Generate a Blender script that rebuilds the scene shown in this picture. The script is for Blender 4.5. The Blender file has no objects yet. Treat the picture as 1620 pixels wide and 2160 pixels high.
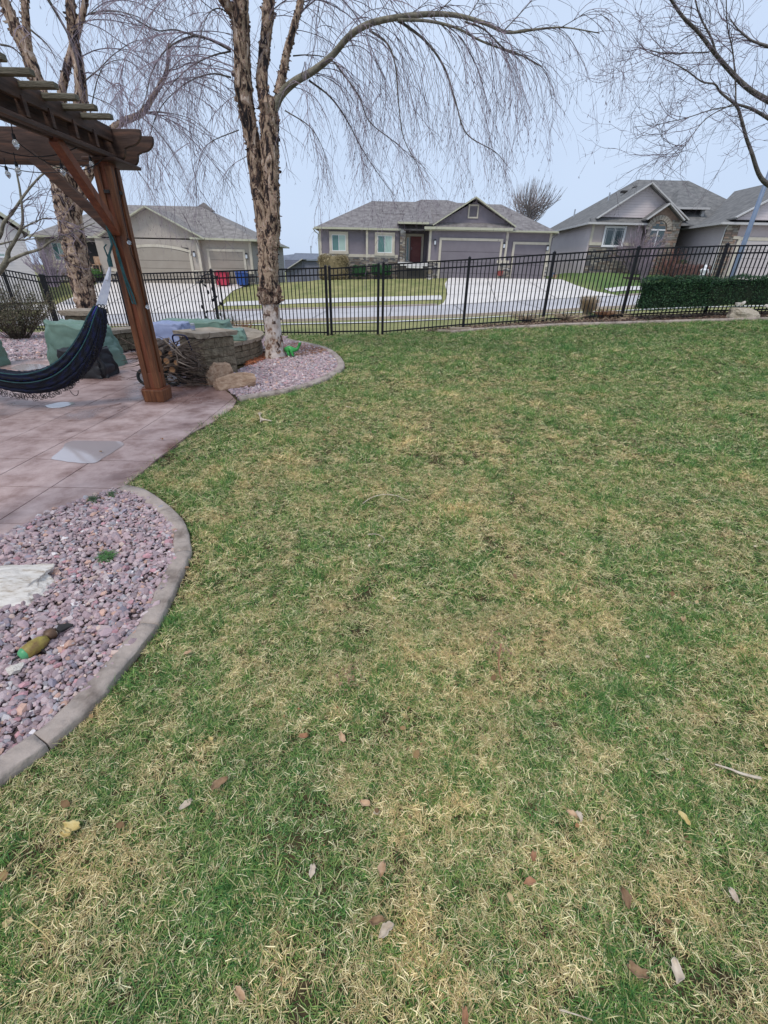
import bpy, bmesh, math, random
import numpy as np
from mathutils import Vector, Matrix, noise
R = random.Random(7)
nr = np.random.RandomState(5)
S = bpy.context.scene
COL = S.collection
rad = math.radians

# ------------------------------------------------------------------ camera
F, W0, H0_ = 930.0, 1620.0, 2160.0
PITCH, ROLL, CZ = rad(28.7), rad(1.2), 1.6
cam = bpy.data.cameras.new('camera'); camo = bpy.data.objects.new('camera', cam); COL.objects.link(camo)
cam.sensor_fit = 'HORIZONTAL'; cam.sensor_width = 36.0; cam.lens = 36.0 * F / W0
cam.clip_start = 0.02; cam.clip_end = 3000
camo.matrix_world = Matrix.Translation((0, 0, CZ)) @ Matrix.Rotation(rad(90) - PITCH, 4, 'X') @ Matrix.Rotation(ROLL, 4, 'Z')
S.camera = camo

# ------------------------------------------------------------------ world: overcast sky
wd = bpy.data.worlds.new('World'); S.world = wd; wd.use_nodes = True
nt = wd.node_tree; nt.nodes.clear()
out = nt.nodes.new('ShaderNodeOutputWorld'); bg = nt.nodes.new('ShaderNodeBackground')
sky = nt.nodes.new('ShaderNodeTexSky'); sky.sky_type = 'NISHITA'; sky.sun_disc = False
SUN_EL, SUN_ROT = rad(58), rad(200)
sky.sun_elevation = SUN_EL; sky.sun_rotation = SUN_ROT; sky.air_density = 1.0; sky.dust_density = 3.0
mix = nt.nodes.new('ShaderNodeMix'); mix.data_type = 'RGBA'
mix.inputs[0].default_value = 0.90
tc = nt.nodes.new('ShaderNodeTexCoord')
nz = nt.nodes.new('ShaderNodeTexNoise'); nz.inputs['Scale'].default_value = 1.6; nz.inputs['Detail'].default_value = 3
rp = nt.nodes.new('ShaderNodeValToRGB')
rp.color_ramp.elements[0].position = 0.3; rp.color_ramp.elements[1].position = 0.75
rp.color_ramp.elements[0].color = (4.8, 5.95, 7.9, 1); rp.color_ramp.elements[1].color = (6.1, 7.2, 9.0, 1)
L = nt.links.new
L(tc.outputs['Generated'], nz.inputs['Vector']); L(nz.outputs[0], rp.inputs[0])
L(sky.outputs[0], mix.inputs[6]); L(rp.outputs[0], mix.inputs[7]); L(mix.outputs[2], bg.inputs[0])
bg.inputs[1].default_value = 0.1
L(bg.outputs[0], out.inputs[0])
sl = bpy.data.lights.new('sun', 'SUN'); slo = bpy.data.objects.new('sun', sl); COL.objects.link(slo)
sl.energy = 1.5; sl.angle = rad(16); sl.color = (1.0, 0.93, 0.84)
slo.rotation_euler = (rad(32), 0, rad(-25))
S.view_settings.view_transform = 'Standard'; S.view_settings.look = 'None'
S.view_settings.exposure = 0.25; S.view_settings.gamma = 1.0
S.view_settings.use_curve_mapping = False
S.render.engine = 'CYCLES'

# ------------------------------------------------------------------ measuring helpers
def ray(px, py):
    u = (px - 810) / F; v = (py - 1080) / F
    c, s = math.cos(ROLL), math.sin(ROLL)
    u, v = u * c + v * s, -u * s + v * c
    return Vector((u, math.cos(PITCH) - v * math.sin(PITCH), -(math.sin(PITCH) + v * math.cos(PITCH))))
def at(px, py, y):
    r = ray(px, py); t = y / r.y
    return Vector((r.x * t, y, CZ + r.z * t))
def gz(px, py, z=0.0):
    r = ray(px, py); t = (z - CZ) / r.z
    return Vector((r.x * t, r.y * t, z))
def lin(tab, x):
    return float(np.interp(x, [a for a, b in tab], [b for a, b in tab]))
FB = [(-14, -.2), (-10.2, -.30), (-5, -.13), (-1.7, .0), (-.2, .05), (2.1, .28), (4.4, .47), (6.7, .63), (8.9, .76), (14, .95)]
ZS = [(-60, -3.4), (-26, -1.93), (-6, -1.05), (4, -.60), (14, .1), (30, 1.0), (60, 2.6)]
ZH = [(-40, .1), (-26, .15), (-13, .2), (-8, .5), (-6.8, .7), (4.8, 1.05), (16.1, 1.14), (18.5, 1.86), (28, 1.6), (36, 2.1), (60, 3)]
def fence_y(x):
    return 12.8 if x > -1.7 else 12.8 + (-1.7 - x) * (1.8 / 8.5)
def HT(x, y):
    fy = min(fence_y(x), 15.2)
    zf = lin(FB, x); s = max(0.0, min(1.0, (y - 1) / (fy - 1)))
    z1 = zf * s ** 1.25
    if y <= fy: return z1
    zs = lin(ZS, x)
    if y < 26.6:
        t = (y - fy) / (26.6 - fy); return zf + (zs - zf) * t
    if y < 36.3: return zs
    zh = lin(ZH, x)
    if y < 46: return zs + (zh - zs) * ((y - 36.3) / 9.7)
    if y < 52: return zh
    return zh + (min(zh, 0.2) - 1.5 - zh) * min(1, (y - 52) / 45)
def hit(px, py, y0=12.9, y1=60):
    r = ray(px, py); y = y0
    while y < y1:
        t = y / r.y
        if CZ + r.z * t <= HT(r.x * t, y): return Vector((r.x * t, y, HT(r.x * t, y)))
        y += 0.02
    t = y1 / r.y
    return Vector((r.x * t, y1, HT(r.x * t, y1)))

# ------------------------------------------------------------------ materials
def mat(name, c1, c2=None, scale=5.0, rough=0.8, detail=6, bump=0.0, bscale=None, metallic=0.0, stops=(0.35, 0.65),
        c3=None, spec=0.4, stretch=None, rough2=None, alpha=None, bdist=0.02, coord='Object'):
    m = bpy.data.materials.new(name); m.use_nodes = True
    t = m.node_tree; b = t.nodes['Principled BSDF']
    b.inputs['Roughness'].default_value = rough; b.inputs['Metallic'].default_value = metallic
    b.inputs['Specular IOR Level'].default_value = spec
    tc = t.nodes.new('ShaderNodeTexCoord'); mp = t.nodes.new('ShaderNodeMapping')
    t.links.new(tc.outputs[coord], mp.inputs[0])
    if stretch: mp.inputs['Scale'].default_value = stretch
    if c2 is None:
        b.inputs['Base Color'].default_value = (*c1, 1)
    else:
        n = t.nodes.new('ShaderNodeTexNoise'); n.inputs['Scale'].default_value = scale; n.inputs['Detail'].default_value = detail
        n.inputs['Roughness'].default_value = 0.62
        t.links.new(mp.outputs[0], n.inputs['Vector'])
        r = t.nodes.new('ShaderNodeValToRGB')
        r.color_ramp.elements[0].position = stops[0]; r.color_ramp.elements[1].position = stops[1]
        r.color_ramp.elements[0].color = (*c1, 1); r.color_ramp.elements[1].color = (*c2, 1)
        if c3:
            e = r.color_ramp.elements.new((stops[0] + stops[1]) / 2); e.color = (*c3, 1)
        t.links.new(n.outputs[0], r.inputs[0]); t.links.new(r.outputs[0], b.inputs['Base Color'])
        if rough2 is not None:
            rr = t.nodes.new('ShaderNodeMapRange'); rr.inputs[1].default_value = stops[0]; rr.inputs[2].default_value = stops[1]
            rr.inputs[3].default_value = rough; rr.inputs[4].default_value = rough2
            t.links.new(n.outputs[0], rr.inputs[0]); t.links.new(rr.outputs[0], b.inputs['Roughness'])
    if bump:
        n2 = t.nodes.new('ShaderNodeTexNoise'); n2.inputs['Scale'].default_value = bscale or scale * 4; n2.inputs['Detail'].default_value = 5
        t.links.new(mp.outputs[0], n2.inputs['Vector'])
        bp = t.nodes.new('ShaderNodeBump'); bp.inputs['Strength'].default_value = bump; bp.inputs['Distance'].default_value = bdist
        t.links.new(n2.outputs[0], bp.inputs['Height']); t.links.new(bp.outputs[0], b.inputs['Normal'])
    return m
def siding(name, c1, c2, pitch=0.2):
    m = mat(name, c1, c2, 0.8, 0.75)
    t = m.node_tree; b = t.nodes['Principled BSDF']
    tc = t.nodes.new('ShaderNodeTexCoord'); sx = t.nodes.new('ShaderNodeSeparateXYZ'); t.links.new(tc.outputs['Object'], sx.inputs[0])
    d = t.nodes.new('ShaderNodeMath'); d.operation = 'DIVIDE'; d.inputs[1].default_value = pitch; t.links.new(sx.outputs['Z'], d.inputs[0])
    f = t.nodes.new('ShaderNodeMath'); f.operation = 'FRACT'; t.links.new(d.outputs[0], f.inputs[0])
    bp = t.nodes.new('ShaderNodeBump'); bp.inputs['Strength'].default_value = 1.0; bp.inputs['Distance'].default_value = 0.03; bp.invert = True
    t.links.new(f.outputs[0], bp.inputs['Height']); t.links.new(bp.outputs[0], b.inputs['Normal'])
    return m
def attr_mat(name, rough=0.7, spec=0.3, trans=0.0, bump=0.0):
    m = bpy.data.materials.new(name); m.use_nodes = True
    t = m.node_tree; b = t.nodes['Principled BSDF']
    a = t.nodes.new('ShaderNodeAttribute'); a.attribute_name = 'col'
    i = t.nodes.new('ShaderNodeAttribute'); i.attribute_name = 'tint'; i.attribute_type = 'INSTANCER'
    x = t.nodes.new('ShaderNodeMix'); x.data_type = 'RGBA'; x.blend_type = 'MULTIPLY'; x.inputs[0].default_value = 1
    t.links.new(a.outputs['Color'], x.inputs[6]); t.links.new(i.outputs['Color'], x.inputs[7])
    t.links.new(x.outputs[2], b.inputs['Base Color'])
    b.inputs['Roughness'].default_value = rough; b.inputs['Specular IOR Level'].default_value = spec
    if bump:
        tc = t.nodes.new('ShaderNodeTexCoord'); n2 = t.nodes.new('ShaderNodeTexNoise'); n2.inputs['Scale'].default_value = 90
        t.links.new(tc.outputs['Object'], n2.inputs['Vector'])
        bp = t.nodes.new('ShaderNodeBump'); bp.inputs['Strength'].default_value = bump; bp.inputs['Distance'].default_value = .004
        t.links.new(n2.outputs[0], bp.inputs['Height']); t.links.new(bp.outputs[0], b.inputs['Normal'])
    return m

M = {}
M['soil'] = mat('lawn_thatch', (.10, .085, .045), (.17, .155, .075), 9, .95, 8, .6, 60, c3=(.12, .13, .055))
M['stucco1'] = mat('purple_grey_stucco', (.195, .172, .20), (.23, .205, .235), 1.2, .85, bump=.3, bscale=30)
M['stucco0'] = mat('taupe_stucco', (.38, .335, .29), (.43, .385, .34), 1.2, .85, bump=.3, bscale=30)
M['stucco3'] = mat('mauve_stucco', (.43, .365, .36), (.48, .415, .41), 1.2, .85, bump=.3, bscale=30)
M['side0'] = siding('taupe_lap_siding', (.30, .285, .27), (.34, .32, .305))
M['side3'] = siding('mauve_lap_siding', (.54, .48, .485), (.59, .53, .53))
M['side4'] = siding('blue_grey_lap_siding', (.16, .17, .22), (.18, .19, .25))
M['side5'] = siding('cream_lap_siding', (.56, .53, .51), (.62, .59, .57))
M['trim'] = mat('cream_trim_paint', (.50, .45, .36), (.58, .53, .44), 2, .6)
M['fascia'] = mat('olive_cream_gutter', (.42, .42, .31), (.48, .47, .36), 2, .5)
M['fascia3'] = mat('pale_grey_gutter', (.46, .45, .44), (.5, .49, .48), 2, .5)
def shingle(name, a, b):
    m = mat(name, a, b, 2.2, .95, 9, bump=.5, bscale=12)
    return m
M['roof1'] = shingle('brown_grey_shingles', (.15, .135, .135), (.27, .25, .245))
M['roof0'] = shingle('warm_grey_shingles', (.17, .155, .145), (.30, .275, .26))
M['roof3'] = shingle('dark_grey_shingles', (.12, .12, .12), (.21, .205, .20))
M['roof4'] = shingle('blue_grey_shingles', (.14, .16, .20), (.20, .22, .27))
M['gdoor1'] = mat('purple_grey_door_paint', (.17, .15, .17), (.195, .175, .195), 1, .6)
M['gdoor0'] = mat('taupe_door_paint', (.30, .26, .215), (.34, .30, .25), 1, .6)
M['gdoor3'] = mat('pale_mauve_door_paint', (.45, .41, .40), (.49, .45, .44), 1, .6)
M['glass'] = mat('green_tinted_glass', (.07, .16, .15), (.10, .22, .20), 1, .12, spec=.8)
M['glassb'] = mat('window_with_pale_blind', (.34, .47, .41), (.40, .53, .47), 1, .2, spec=.7)
M['glassd'] = mat('dark_window_glass', (.02, .04, .045), (.04, .07, .07), 1, .08, spec=.9)
M['white'] = mat('white_paint', (.75, .75, .76), None, rough=.5)
M['reddoor'] = mat('oxblood_door', (.15, .03, .028), (.19, .045, .04), 3, .45)
M['dark'] = mat('dark_parts_and_recess_shade', (.035, .033, .033), None, rough=.9)  # near black for dark parts; also paints the shade inside openings
M['black'] = mat('black_powder_coat', (.006, .006, .009), (.012, .012, .015), 20, .5, spec=.3)
M['lampglass'] = mat('clear_lamp_glass', (.55, .58, .62), None, rough=.2)
M['asphalt'] = mat('street_concrete', (.47, .45, .46), (.56, .54, .545), .5, .85, bump=.2, bscale=30)
M['drive'] = mat('driveway_concrete', (.66, .615, .585), (.76, .71, .67), .7, .85, bump=.2, bscale=30)
M['walk'] = mat('sidewalk_concrete', (.58, .56, .54), (.68, .66, .63), 1, .85)
M['kerb'] = mat('road_kerb_concrete', (.42, .35, .31), (.55, .47, .42), 1, .9)
M['curb'] = mat('cast_edging_concrete', (.19, .15, .125), (.44, .365, .315), 6, .85, 10, 1.0, 20, stretch=(1, 1, 1), bdist=.014, c3=(.345, .285, .245), stops=(.34, .62))
M['slate'] = mat('mulch_soil', (.035, .028, .026), (.10, .08, .07), 14, .95, 9, .8, 60)
M['block'] = mat('split_face_block', (.13, .10, .068), (.28, .225, .155), 11, .95, 9, 1.0, 34, bdist=.03, c3=(.20, .16, .108))
M['cap'] = mat('cast_stone_cap', (.25, .20, .145), (.42, .35, .275), 5, .85, 9, .6, 30)
M['boulder'] = mat('tan_sandstone', (.28, .165, .10), (.52, .36, .25), 4, .9, 9, .5, 10, bdist=.02, c3=(.40, .265, .175))
M['whiterock'] = mat('white_quartzite', (.36, .29, .22), (.72, .67, .61), 3.0, .8, 6, .35, 6, bdist=.02, stretch=(1, 2.4, 1.5), c3=(.60, .55, .49), stops=(.34, .6))
M['beigerock'] = mat('beige_limestone', (.40, .33, .24), (.62, .55, .45), 5, .9, 8, .8, 12, bdist=.04)
def wood(name, a, b, c, rough=.5):
    return mat(name, a, b, 3.5, rough, 10, .35, 24, stretch=(7, 7, .5), c3=c, stops=(.3, .72), bdist=.006, spec=.45)
M['cedar'] = wood('stained_cedar_post', (.045, .015, .006), (.29, .12, .048), (.14, .05, .019))
M['cedarr'] = wood('red_stained_cedar', (.10, .03, .012), (.27, .085, .035), (.17, .05, .02))
M['cedard'] = mat('weathered_brown_cedar', (.024, .010, .006), (.15, .070, .042), 3.5, .6, 10, .4, 24, stretch=(.6, .6, 7), c3=(.062, .033, .023), stops=(.3, .72), bdist=.006)
M['cedarg'] = mat('grey_weathered_slat', (.09, .075, .05), (.20, .17, .13), 4, .75, 10, .4, 24, stretch=(1, 6, 6), c3=(.13, .115, .08))
M['birch'] = None
M['limbd'] = mat('dark_grey_limb_bark', (.11, .10, .09), (.25, .22, .20), 9, .9, 8, .8, 30, c3=(.095, .083, .068))
M['twig'] = mat('purple_brown_twig', (.20, .155, .185), (.33, .27, .31), 8, .9)
M['limb'] = mat('grey_green_limb_bark', (.13, .115, .085), (.30, .27, .21), 9, .9, 8, .8, 30, c3=(.20, .185, .135))
M['dtwig'] = mat('dark_twig_bark', (.13, .10, .125), (.21, .17, .20), 8, .9)
M['hedge'] = None
M['gcover'] = mat('sage_green_vinyl', (.13, .215, .17), (.18, .285, .225), 3, .45, bump=.3, bscale=7, bdist=.03)
M['bcover'] = mat('blue_grey_vinyl', (.22, .26, .42), (.28, .33, .50), 3, .5, bump=.3, bscale=7, bdist=.03)
M['blackcloth'] = mat('black_vinyl', (.012, .012, .014), (.03, .03, .034), 6, .55)
M['rope'] = mat('white_rope', (.62, .64, .74), (.74, .76, .82), 20, .8)
M['strap'] = mat('teal_strap', (.01, .05, .055), (.03, .10, .11), 20, .7)
M['rubber'] = mat('tyre_rubber', (.018, .024, .026), None, rough=.7)
M['steel'] = mat('galvanised_steel', (.38, .40, .43), (.5, .52, .55), 5, .4, metallic=.6)
M['poleblue'] = mat('blue_grey_steel_pole', (.17, .22, .32), (.22, .28, .39), 2, .5, metallic=.2)
M['logbark'] = mat('firewood_bark', (.05, .035, .028), (.19, .14, .11), 14, .95, 8, .9, 40)
M['logend'] = mat('cut_log_end', (.22, .10, .045), (.42, .25, .13), 12, .9)
M['stick'] = mat('pale_dry_stick', (.20, .15, .115), (.36, .29, .23), 10, .9)
M['dino'] = mat('green_painted_plastic', (.03, .26, .05), (.06, .38, .09), 6, .4)
M['redbin'] = mat('red_plastic_bin', (.42, .025, .06), (.5, .04, .08), 3, .5)
M['bluebin'] = mat('blue_plastic_bin', (.015, .06, .26), (.025, .09, .34), 3, .5)
M['redpot'] = mat('red_glazed_pot', (.26, .05, .045), (.33, .08, .07), 3, .4)
M['leafb'] = mat('tan_dead_leaf', (.36, .22, .12), (.60, .42, .27), 30, .8)
M['leafr'] = mat('rust_dead_leaf', (.27, .13, .065), (.42, .23, .13), 30, .8)
M['leafy'] = mat('yellow_straw_leaf', (.50, .38, .14), (.66, .54, .26), 30, .8)
M['leafw'] = mat('bleached_leaf', (.42, .33, .24), (.66, .57, .46), 30, .8)
M['leafd'] = mat('dull_brown_leaf', (.18, .105, .055), (.34, .225, .13), 30, .8)

def birch_mat():
    m = bpy.data.materials.new('peeling_river_birch_bark'); m.use_nodes = True
    t = m.node_tree; b = t.nodes['Principled BSDF']; b.inputs['Roughness'].default_value = .85
    tc = t.nodes.new('ShaderNodeTexCoord'); mp = t.nodes.new('ShaderNodeMapping'); mp.inputs['Scale'].default_value = (4.0, 4.0, 1.5)
    t.links.new(tc.outputs['Object'], mp.inputs[0])
    n = t.nodes.new('ShaderNodeTexNoise'); n.inputs['Scale'].default_value = 2.2; n.inputs['Detail'].default_value = 9; n.inputs['Distortion'].default_value = 1.2
    n.inputs['Roughness'].default_value = .65
    t.links.new(mp.outputs[0], n.inputs['Vector'])
    r = t.nodes.new('ShaderNodeValToRGB'); cr = r.color_ramp
    cr.elements[0].position = .40; cr.elements[0].color = (.014, .010, .010, 1)
    cr.elements[1].position = .62; cr.elements[1].color = (.62, .50, .40, 1)
    for p, c in ((.45, (.055, .032, .026)), (.48, (.20, .12, .08)), (.515, (.40, .29, .195)), (.555, (.46, .35, .25)), (.575, (.30, .16, .11))):
        e = cr.elements.new(p); e.color = (*c, 1)
    t.links.new(n.outputs[0], r.inputs[0]); t.links.new(r.outputs[0], b.inputs['Base Color'])
    bp = t.nodes.new('ShaderNodeBump'); bp.inputs['Strength'].default_value = .9; bp.inputs['Distance'].default_value = .03
    t.links.new(n.outputs[0], bp.inputs['Height']); t.links.new(bp.outputs[0], b.inputs['Normal'])
    return m
M['birch'] = birch_mat()
M['birchpale'] = mat('smooth_pale_birch_bark', (.20, .11, .07), (.62, .54, .49), 6, .8, 9, .7, 24, c3=(.50, .41, .35), stops=(.40, .53), stretch=(1, 1, .8))
M['flake'] = mat('curling_bark_flake', (.03, .02, .018), (.55, .43, .33), 9, .9, stops=(.42, .6), c3=(.24, .15, .11))

# ------------------------------------------------------------------ mesh helpers
WL = {}
class MB:
    def __init__(s): s.v = []; s.f = []; s.mi = []; s.cur = 0
    def add(s, vs, fs):
        o = len(s.v); s.v += [tuple(p) for p in vs]; s.f += [tuple(i + o for i in f) for f in fs]; s.mi += [s.cur] * len(fs)
        return s
    def box(s, x0, x1, y0, y1, z0, z1, rz=0, c=None):
        vs = [Vector((x, y, z)) for x in (x0, x1) for y in (y0, y1) for z in (z0, z1)]
        if rz:
            c = c or ((x0 + x1) / 2, (y0 + y1) / 2); C = Vector((c[0], c[1], 0)); m = Matrix.Rotation(rz, 3, 'Z')
            vs = [C + m @ (v - C) for v in vs]
        return s.add(vs, [(0, 1, 3, 2), (4, 6, 7, 5), (0, 4, 5, 1), (2, 3, 7, 6), (0, 2, 6, 4), (1, 5, 7, 3)])
    def bar(s, a, b, w, h, up=Vector((0, 0, 1))):
        a = Vector(a); b = Vector(b); d = (b - a).normalized(); sd = d.cross(up)
        if sd.length < 1e-4: sd = Vector((1, 0, 0))
        sd.normalize(); u = sd.cross(d)
        vs = [p + sd * (i * w / 2) + u * (j * h / 2) for p in (a, b) for i in (-1, 1) for j in (-1, 1)]
        return s.add(vs, [(0, 1, 3, 2), (4, 6, 7, 5), (0, 4, 5, 1), (2, 3, 7, 6), (0, 2, 6, 4), (1, 5, 7, 3)])
    def tube(s, pts, rs, n=6, cap=True, jit=0.0):
        pts = [Vector(p) for p in pts]
        if not hasattr(rs, '__len__'): rs = [rs] * len(pts)
        o = len(s.v); prev = None
        for i, p in enumerate(pts):
            d = (pts[min(i + 1, len(pts) - 1)] - pts[max(i - 1, 0)])
            if d.length < 1e-9: d = Vector((0, 0, 1))
            d.normalize()
            if prev is None:
                a = d.orthogonal().normalized()
            else:
                a = (prev - d * prev.dot(d))
                a = a.normalized() if a.length > 1e-6 else d.orthogonal().normalized()
            prev = a; b = d.cross(a)
            for k in range(n):
                th = 2 * math.pi * k / n; rr = rs[i] * (1 + (R.uniform(-jit, jit) if jit else 0))
                s.v.append(tuple(p + a * (rr * math.cos(th)) + b * (rr * math.sin(th))))
        m = len(pts)
        for i in range(m - 1):
            for k in range(n):
                k2 = (k + 1) % n
                s.f.append((o + i * n + k, o + i * n + k2, o + (i + 1) * n + k2, o + (i + 1) * n + k)); s.mi.append(s.cur)
        if cap and n > 2:
            s.f.append(tuple(o + k for k in range(n))[::-1]); s.f.append(tuple(o + (m - 1) * n + k for k in range(n))); s.mi += [s.cur] * 2
        return s
    def prism(s, poly, z0, z1):
        n = len(poly); vs = [(x, y, z0) for x, y in poly] + [(x, y, z1) for x, y in poly]
        return s.add(vs, [tuple(range(n))[::-1], tuple(range(n, 2 * n))] + [(i, (i + 1) % n, n + (i + 1) % n, n + i) for i in range(n)])
    def slab(s, pts, d):   # polygon pts (3d) thickened by vector d
        n = len(pts); d = Vector(d); vs = [Vector(p) for p in pts] + [Vector(p) + d for p in pts]
        return s.add(vs, [tuple(range(n)), tuple(range(2 * n - 1, n - 1, -1))] + [((i + 1) % n, i, n + i, n + (i + 1) % n) for i in range(n)])
    def build(s, name, m, parent=None, smooth=False, stuff=False, bevel=0.0, fix=True):
        w = WL.get(parent.name, Vector((0, 0, 0))) if parent else Vector((0, 0, 0))
        me = bpy.data.meshes.new(name)
        me.from_pydata([(a - w.x, b - w.y, c - w.z) for a, b, c in s.v], [], s.f)
        ms = m if isinstance(m, (list, tuple)) else [m]
        for q in ms: me.materials.append(q)
        if len(ms) > 1: me.polygons.foreach_set('material_index', s.mi)
        if fix or bevel:
            b = bmesh.new(); b.from_mesh(me); bmesh.ops.recalc_face_normals(b, faces=b.faces)
            if bevel: bmesh.ops.bevel(b, geom=b.edges[:], offset=bevel, segments=1, affect='EDGES')
            b.to_mesh(me); b.free()
        if smooth: me.polygons.foreach_set('use_smooth', [True] * len(me.polygons))
        o = bpy.data.objects.new(name, me); COL.objects.link(o)
        if parent: o.parent = parent
        WL[o.name] = w.copy()
        if stuff: o['kind'] = 'stuff'
        return o
def thing(name, label, cat, loc=(0, 0, 0), group=None):
    o = bpy.data.objects.new(name, None); COL.objects.link(o); o.location = loc; o.empty_display_size = .1
    WL[o.name] = Vector(loc); return tag(o, label, cat, group)
def tag(o, label, cat, group=None):
    o['label'] = label; o['category'] = cat
    if group: o['group'] = group
    return o
def struct(o, label=None):
    o['kind'] = 'structure'
    if label: o['label'] = label
    return o
def share(name, me, parent, loc, rot=(0, 0, 0), scale=(1, 1, 1)):   # alike pieces sharing one mesh
    o = bpy.data.objects.new(name, me); COL.objects.link(o); o.parent = parent
    w = WL.get(parent.name, Vector((0, 0, 0))) if parent else Vector((0, 0, 0))
    o.location = Vector(loc) - w; o.rotation_euler = rot; o.scale = scale; WL[o.name] = Vector(loc)
    return o
def mesh_of(mb, name, m, bevel=0, smooth=False):
    o = mb.build(name, m, bevel=bevel, smooth=smooth); me = o.data; bpy.data.objects.remove(o); return me
def inpoly(P, poly):
    x, y = P[:, 0], P[:, 1]; c = np.zeros(len(P), bool); n = len(poly)
    for i in range(n):
        x0, y0 = poly[i]; x1, y1 = poly[(i + 1) % n]
        if y0 == y1: continue
        k = ((y0 > y) != (y1 > y)) & (x < (x1 - x0) * (y - y0) / (y1 - y0) + x0); c ^= k
    return c
def catmull(P, n=6):
    P = [Vector(p) for p in P]; Q = [P[0] * 2 - P[1]] + P + [P[-1] * 2 - P[-2]]; o = []
    for i in range(1, len(Q) - 2):
        a, b, c, d = Q[i - 1:i + 3]
        for k in range(n):
            t = k / n
            o.append(.5 * (2 * b + (c - a) * t + (2 * a - 5 * b + 4 * c - d) * t * t + (3 * b - a - 3 * c + d) * t ** 3))
    o.append(P[-1]); return o
def rock_mesh(name, m, seed, sub=2, flat=.6, amp=.35, freq=1.3):
    b = bmesh.new(); bmesh.ops.create_icosphere(b, subdivisions=sub, radius=1)
    off = Vector((seed * 7.1, seed * 3.3, seed * 1.7))
    # chop with random planes for facets
    rr = random.Random(seed)
    for k in range(7):
        d = Vector((rr.uniform(-1, 1), rr.uniform(-1, 1), rr.uniform(-1, 1))).normalized(); h = rr.uniform(.55, .85)
        for v in b.verts:
            e = v.co.dot(d)
            if e > h: v.co -= d * (e - h)
    for v in b.verts:
        v.co *= 1 + amp * noise.noise(v.co * freq + off); v.co.z *= flat
    me = bpy.data.meshes.new(name); b.to_mesh(me); b.free(); me.materials.append(m)
    return me

# ------------------------------------------------------------------ scatter by geometry nodes (stuff)
def col_attr(me, cols):      # cols per face
    a = me.color_attributes.new('col', 'FLOAT_COLOR', 'CORNER'); arr = []
    for p, c in zip(me.polygons, cols): arr += [*c, 1.0] * len(p.vertices)
    a.data.foreach_set('color', arr)
def scatter(name, pts, rot, scl, idx, tint, variants, label=None, cat=None, parent=None):
    n = len(pts)
    me = bpy.data.meshes.new(name); me.vertices.add(n); me.vertices.foreach_set('co', np.asarray(pts, np.float32).ravel())
    for nm, ty, key, dat in (('rot', 'FLOAT_VECTOR', 'vector', rot), ('scl', 'FLOAT_VECTOR', 'vector', scl), ('tint', 'FLOAT_COLOR', 'color', tint)):
        a = me.attributes.new(nm, ty, 'POINT'); a.data.foreach_set(key, np.asarray(dat, np.float32).ravel())
    a = me.attributes.new('idx', 'INT', 'POINT'); a.data.foreach_set('value', np.asarray(idx, np.int32))
    o = bpy.data.objects.new(name, me); COL.objects.link(o)
    c = bpy.data.collections.new(name + '_kinds')
    for i, v in enumerate(variants):
        q = bpy.data.objects.new('%s_kind_%02d' % (name, i), v); c.objects.link(q)
    g = bpy.data.node_groups.new(name, 'GeometryNodeTree')
    g.interface.new_socket(name='Geometry', in_out='INPUT', socket_type='NodeSocketGeometry')
    g.interface.new_socket(name='Geometry', in_out='OUTPUT', socket_type='NodeSocketGeometry')
    N = g.nodes.new; gi = N('NodeGroupInput'); go = N('NodeGroupOutput'); ip = N('GeometryNodeInstanceOnPoints'); ci = N('GeometryNodeCollectionInfo')
    ci.inputs['Collection'].default_value = c; ci.inputs['Separate Children'].default_value = True; ci.inputs['Reset Children'].default_value = True
    ip.inputs['Pick Instance'].default_value = True
    def na(nm, ty):
        q = N('GeometryNodeInputNamedAttribute'); q.data_type = ty; q.inputs['Name'].default_value = nm
        return [s_ for s_ in q.outputs if s_.name == 'Attribute' and s_.enabled][0]
    k = g.links.new
    k(gi.outputs[0], ip.inputs['Points']); k(ci.outputs[0], ip.inputs['Instance'])
    k(na('idx', 'INT'), ip.inputs['Instance Index']); k(na('scl', 'FLOAT_VECTOR'), ip.inputs['Scale'])
    er = N('FunctionNodeEulerToRotation'); k(na('rot', 'FLOAT_VECTOR'), er.inputs[0]); k(er.outputs[0], ip.inputs['Rotation'])
    k(ip.outputs[0], go.inputs[0])
    md = o.modifiers.new('scatter', 'NODES'); md.node_group = g
    o['kind'] = 'stuff'
    if label: o['label'] = label
    if cat: o['category'] = cat
    if parent: o.parent = parent
    return o
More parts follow.
